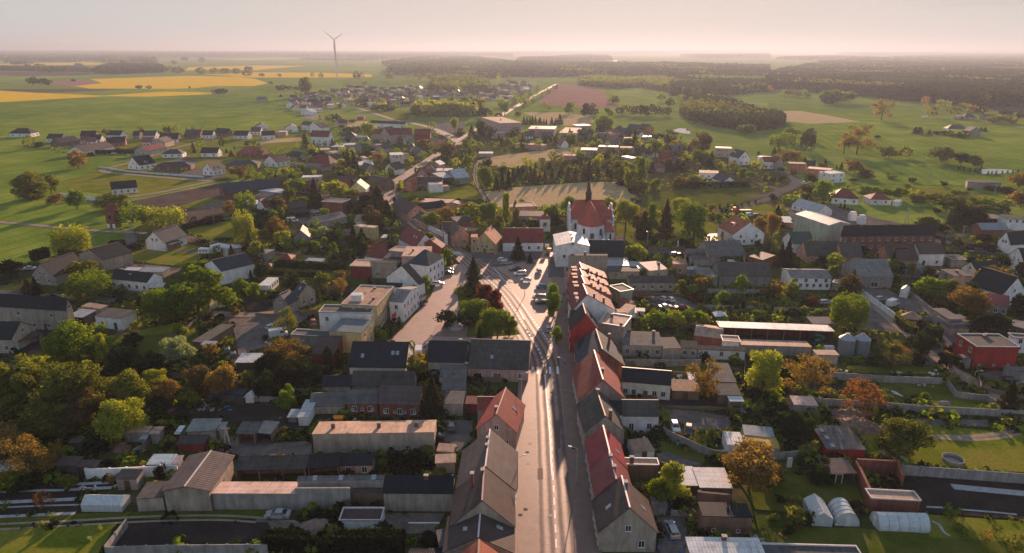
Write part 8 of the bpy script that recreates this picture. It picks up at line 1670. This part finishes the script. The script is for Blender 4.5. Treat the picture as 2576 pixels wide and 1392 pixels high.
def clutter(poly,n,seed,label):
 rg=random.Random(seed);G=[P(*p)for p in poly];pl=[(g.x,g.y)for g in G];us=[q(*p)for p in poly];by={};k=0
 for _ in range(n*12):
  if k>=n:break
  g=PU(rg.uniform(min(u[0]for u in us),max(u[0]for u in us)),rg.uniform(min(u[1]for u in us),max(u[1]for u in us)))
  if not inpoly((g.x,g.y),pl):continue
  for bx,by_,rz,L,W in BRS:
   dx,dy=g.x-bx,g.y-by_;c,s_=math.cos(rz),math.sin(rz)
   if abs(dx*c+dy*s_)<L and abs(-dx*s_+dy*c)<W:break
  else:
   near=min(math.hypot(g.x-b[0],g.y-b[1])-max(b[3],b[4])for b in BRS)
   if near>1.6 or any(inpoly((g.x,g.y),r_)for r_ in ROADS):continue
   m=by.setdefault(rg.choice('aaacccdddbef'),MB())
   for _ in range(rg.randint(1,5)):
    a,w,d,h=rg.uniform(0,3.1),rg.uniform(.1,.7),rg.uniform(.08,.3),rg.uniform(.05,.4);x,y=g.x+rg.gauss(0,1),g.y+rg.gauss(0,1);ca,sa=math.cos(a),math.sin(a)
    vs_=[(x+ca*i*w-sa*j*d,y+sa*i*w+ca*j*d,z)for z in(.15,.25+h)for i,j in((-1,-1),(1,-1),(1,1),(-1,1))];m.add(vs_,[(3,2,1,0),(4,5,6,7),(0,1,5,4),(1,2,6,5),(2,3,7,6),(3,0,4,7)])
   k+=1
 al=MB();mi=[];ms_=dict(a=M['wood'],b=M['white'],c=M['stone'],d=plain('rust_brown',(.18,.08,.05),.9),e=M['blue'],f=M['cap'])
 ks=sorted(by)
 for i,c in enumerate(ks):n0=len(al.f);al.add(by[c].v,by[c].f);mi+=[i]*(len(al.f)-n0)
 me=al.mesh('yard_clutter');[me.materials.append(ms_[c])for c in ks];me.polygons.foreach_set('material_index',mi);tagit(link('yard_clutter',me),label,'clutter',kind='stuff')
ROADS=[p for p in NOPLANT if len(p)>30]+[[(a.x,a.y)for a in(PU(985,860),PU(1130,660),PU(1400,640),PU(1445,960),PU(1310,960))]]
clutter([(0,700),(1290,700),(1200,1280),(0,1230)],120,3,'planks, crates, barrels and scrap lying about the yards left of the street')
clutter([(1500,640),(2576,600),(2330,1000),(2050,1180),(1960,1392),(1540,1392)],120,4,'planks, crates, barrels and scrap lying about the yards right of the street')
clutter([(0,320),(1250,320),(1250,640),(0,700)],120,5,'garden furniture, cars under covers and scrap around the middle distance houses')
undergrowth([(0,660),(330,590),(700,470),(1290,640),(1290,900),(1200,1392),(0,1392)],9000,5,'garden_undergrowth','low weeds, bushes and vegetables filling the gardens left of the street','odgk')
undergrowth([(1500,650),(1800,600),(2576,560),(2576,1392),(1560,1392),(1480,1000)],8000,6,'garden_undergrowth','low weeds, bushes and vegetables filling the gardens right of the street','odgk')
undergrowth([(300,330),(900,330),(1250,320),(1700,350),(2100,520),(1650,640),(1300,600),(700,470),(100,380)],6000,7,'garden_undergrowth','bushes and flowers in the gardens around the middle distance houses','odgyb',smin=.4,smax=1.2)
# landmarks for labels, then haze
TU()
for t_,x_,y_ in(('church',1490,580),('white bell tower',1370,565),('yellow corner house',1215,608),('brick transformer tower',289,555),('wind turbine',845,150),('twin grain silos',2145,865),('flat-roofed red brick house',2490,885),('bright red shed',2120,1110),
       ('round garden pool',2395,1155),('long beige house',940,1080),('grey brown farm hall',500,1180),('silver saloon',700,1295),('long yellow-fronted building',900,780),('half-timbered white house',410,600),('white caravan',516,632),('white mobile home',675,715),
       ('stone monument',1145,825),('red stepped row',1480,710),('deep red gable wall',1470,830),('cream rear wing',1620,980),('little white outhouse',1620,1135),('yellow roofed shed',1925,1110),('long open machine shed',1950,825),('garden pavilion',2288,805),('pale tent garage',2258,735),
       ('long brick building',2220,600),('silvery factory halls',2050,560),('right-hand pond',2500,432),('lone farmhouse',2410,325),('wooded knoll',1850,290),('red-roofed mansion',980,335),('blue walled depot',860,365),('white and red house',805,350),('cream three storey house',1003,398),
       ('bright roadside barn',1160,450),('long white bungalow',305,473),('low brick bungalow',432,418),('dark hip-roofed villa',48,335),('orange flat-roofed houses',2010,415),('orange-roofed white house',1875,590),('white zigzag-roofed house',1785,437),('school building',1360,325),
       ('avenue end',1390,220),('pale slate bungalow',810,555),('polytunnels',2120,1290),('ruined brick building',1830,1290),('bottom left greenhouse',262,1268),('bottom left allotment wall',290,1350),('beige farm building',90,790),('white cube store',560,620),
       ('twin spruces',1980,615),('white stable',2045,715),('three storey pink house',1045,640),('village market hall',905,290),('village avenue',1300,260),('lone orange field tree',2218,280),('yellow rapeseed field',450,205),('white villa',2560,550),('tall white three storey house',1440,640)):
 LM(t_,x_,y_)
T(0,2)
for i_,(p_,h_,m_,l_)in enumerate((([(0,905),(250,960),(560,980)],1.4,'wood','board fence behind the left orchard trees'),([(1650,1010),(2100,1050),(2440,1110)],1.5,'wood','board fence behind the thin orange trees'),([(2000,440),(1850,560),(1680,640)],1.3,'wood','wooden fence across the sloping lawn'),
 ([(2300,150),(2576,165),(2900,190)],1.3,'wood','fence below the white mobile home'),([(1110,150),(1480,190),(1640,230)],1.2,'wood','fence in front of the white farmhouse'))):FN(l_,p_,h_,m_,.1,'fence','fence')
T(1,2)
for p_,h_,m_,l_ in(([(0,400),(180,410),(380,420)],1.2,'wood','fence behind the golden yard tree'),([(400,1180),(650,1190)],1.5,'wood','dark fence at the mossy barn'),([(440,400),(640,385)],2.0,'brown','brown garden wall left of the long building'),([(0,1260),(260,1265),(410,1250)],1.5,'concrete','grey wall behind the dark plot'),([(2140,1060),(2500,1065)],1.4,'wood','fence in the courtyard of the pink walled house')):FN(l_,p_,h_,m_,.12,'fence','fence')
T(2,2)
for p_,h_,m_,l_ in(([(1200,455),(1700,530),(2000,500)],1.4,'wood','fence before the row of bright bushes'),([(1150,1230),(1480,1240)],1.2,'wood','fence in front of the cream rear wing'),([(2340,880),(2330,1200)],1.4,'wood','fence between farmyard and tall green tree'),([(1500,1330),(2300,1360)],1.0,'wood','low fence in the brown farmyard'),([(1620,1000),(1900,1010)],1.3,'wood','fence behind the yellow thin tree')):FN(l_,p_,h_,m_,.1,'fence','fence')
T(3,2)
for p_,h_,m_,l_ in(([(230,1180),(700,1230)],1.2,'wood','fence behind the pinkish roofed shed'),([(60,330),(650,345)],.9,'concrete','low kerb wall of the shrub beds'),([(1000,870),(1400,880),(1700,900)],1.1,'wood','fence along the orchard beds'),([(2100,1000),(2140,1150),(2576,1260)],1.4,'wood','fence around the brick house lawn')):FN(l_,p_,h_,m_,.1,'fence','fence')
T(0,1)
for p_,h_,m_,l_ in(([(1190,1110),(1480,1100)],1.3,'wood','fence in front of the half-timbered house'),([(1000,300),(1270,340),(1560,365),(2050,400)],1.2,'white','pale fence along the lower estate lane'),([(1840,210),(2300,205)],1.2,'wood','fence in the middle of the estate'),([(1850,1040),(2100,1075)],1.3,'brown','low brown wall left of the caravan')):FN(l_,p_,h_,m_,.15,'fence','fence')
T(1,1)
for p_,h_,m_,l_ in(([(0,265),(200,290),(400,255)],1.3,'grey','low wall around the white two-bay house'),([(500,300),(640,325),(800,318)],1.3,'grey','low wall before the dark red hipped house'),([(100,1180),(480,1200)],1.2,'wood','fence behind the red gazebo'),([(1280,930),(1400,910)],1.2,'grey','garden wall behind the ochre block'),([(60,980),(900,1070)],1.2,'wood','long fence through the overgrown garden plots')):FN(l_,p_,h_,m_,.15,'fence','fence')
def WIRES(pts,sag,label):
 ps=[Vector((*P(x,y).xy,zat(P(x,y),q(x,t)[1])-.3))for x,y,t in pts];r=THING('power_line',label,'cable',(ps[0].x,ps[0].y,0))
 for o_ in(-.8,.8):
  mb=MB()
  for a,b in zip(ps,ps[1:]):
   L=[a.lerp(b,i/8)+Vector((o_,0,-sag*4*(i/8)*(1-i/8)))for i in range(9)]
   for c,d in zip(L,L[1:]):mb.tube(c-ps[0],d-ps[0],.035,n=4)
  mb.build('cable',M['rubber'],r,loc=(0,0,ps[0].z))
T(0,1);WIRES([(1330,980,862),(955,1090,972)],1.2,'two sagging power cables crossing the lower green field')
T(0,3);WIRES([(2300,370,122),(1500,300,120)],1.0,'power cables above the scrap yard sheds')
finish_labels()
hz=MB();hz.box(-60000,-60000,-1.5,60000,60000,190).build('haze',None)if 0 else None
hm=bpy.data.materials.new('haze_air');hm.use_nodes=True;t=hm.node_tree;t.nodes.clear();ho_=N(t,'ShaderNodeOutputMaterial');pv=N(t,'ShaderNodeVolumePrincipled')
pv.inputs['Color'].default_value=(.41,.48,.59,1);pv.inputs['Density'].default_value=.00013;pv.inputs['Anisotropy'].default_value=.36
t.links.new(pv.outputs[0],ho_.inputs['Volume'])
ho=MB().box(-60000,-60000,-1.5,60000,60000,190).build('haze',hm);ho['kind']='stuff';ho['label']='warm evening haze lying over the whole town and its fields'
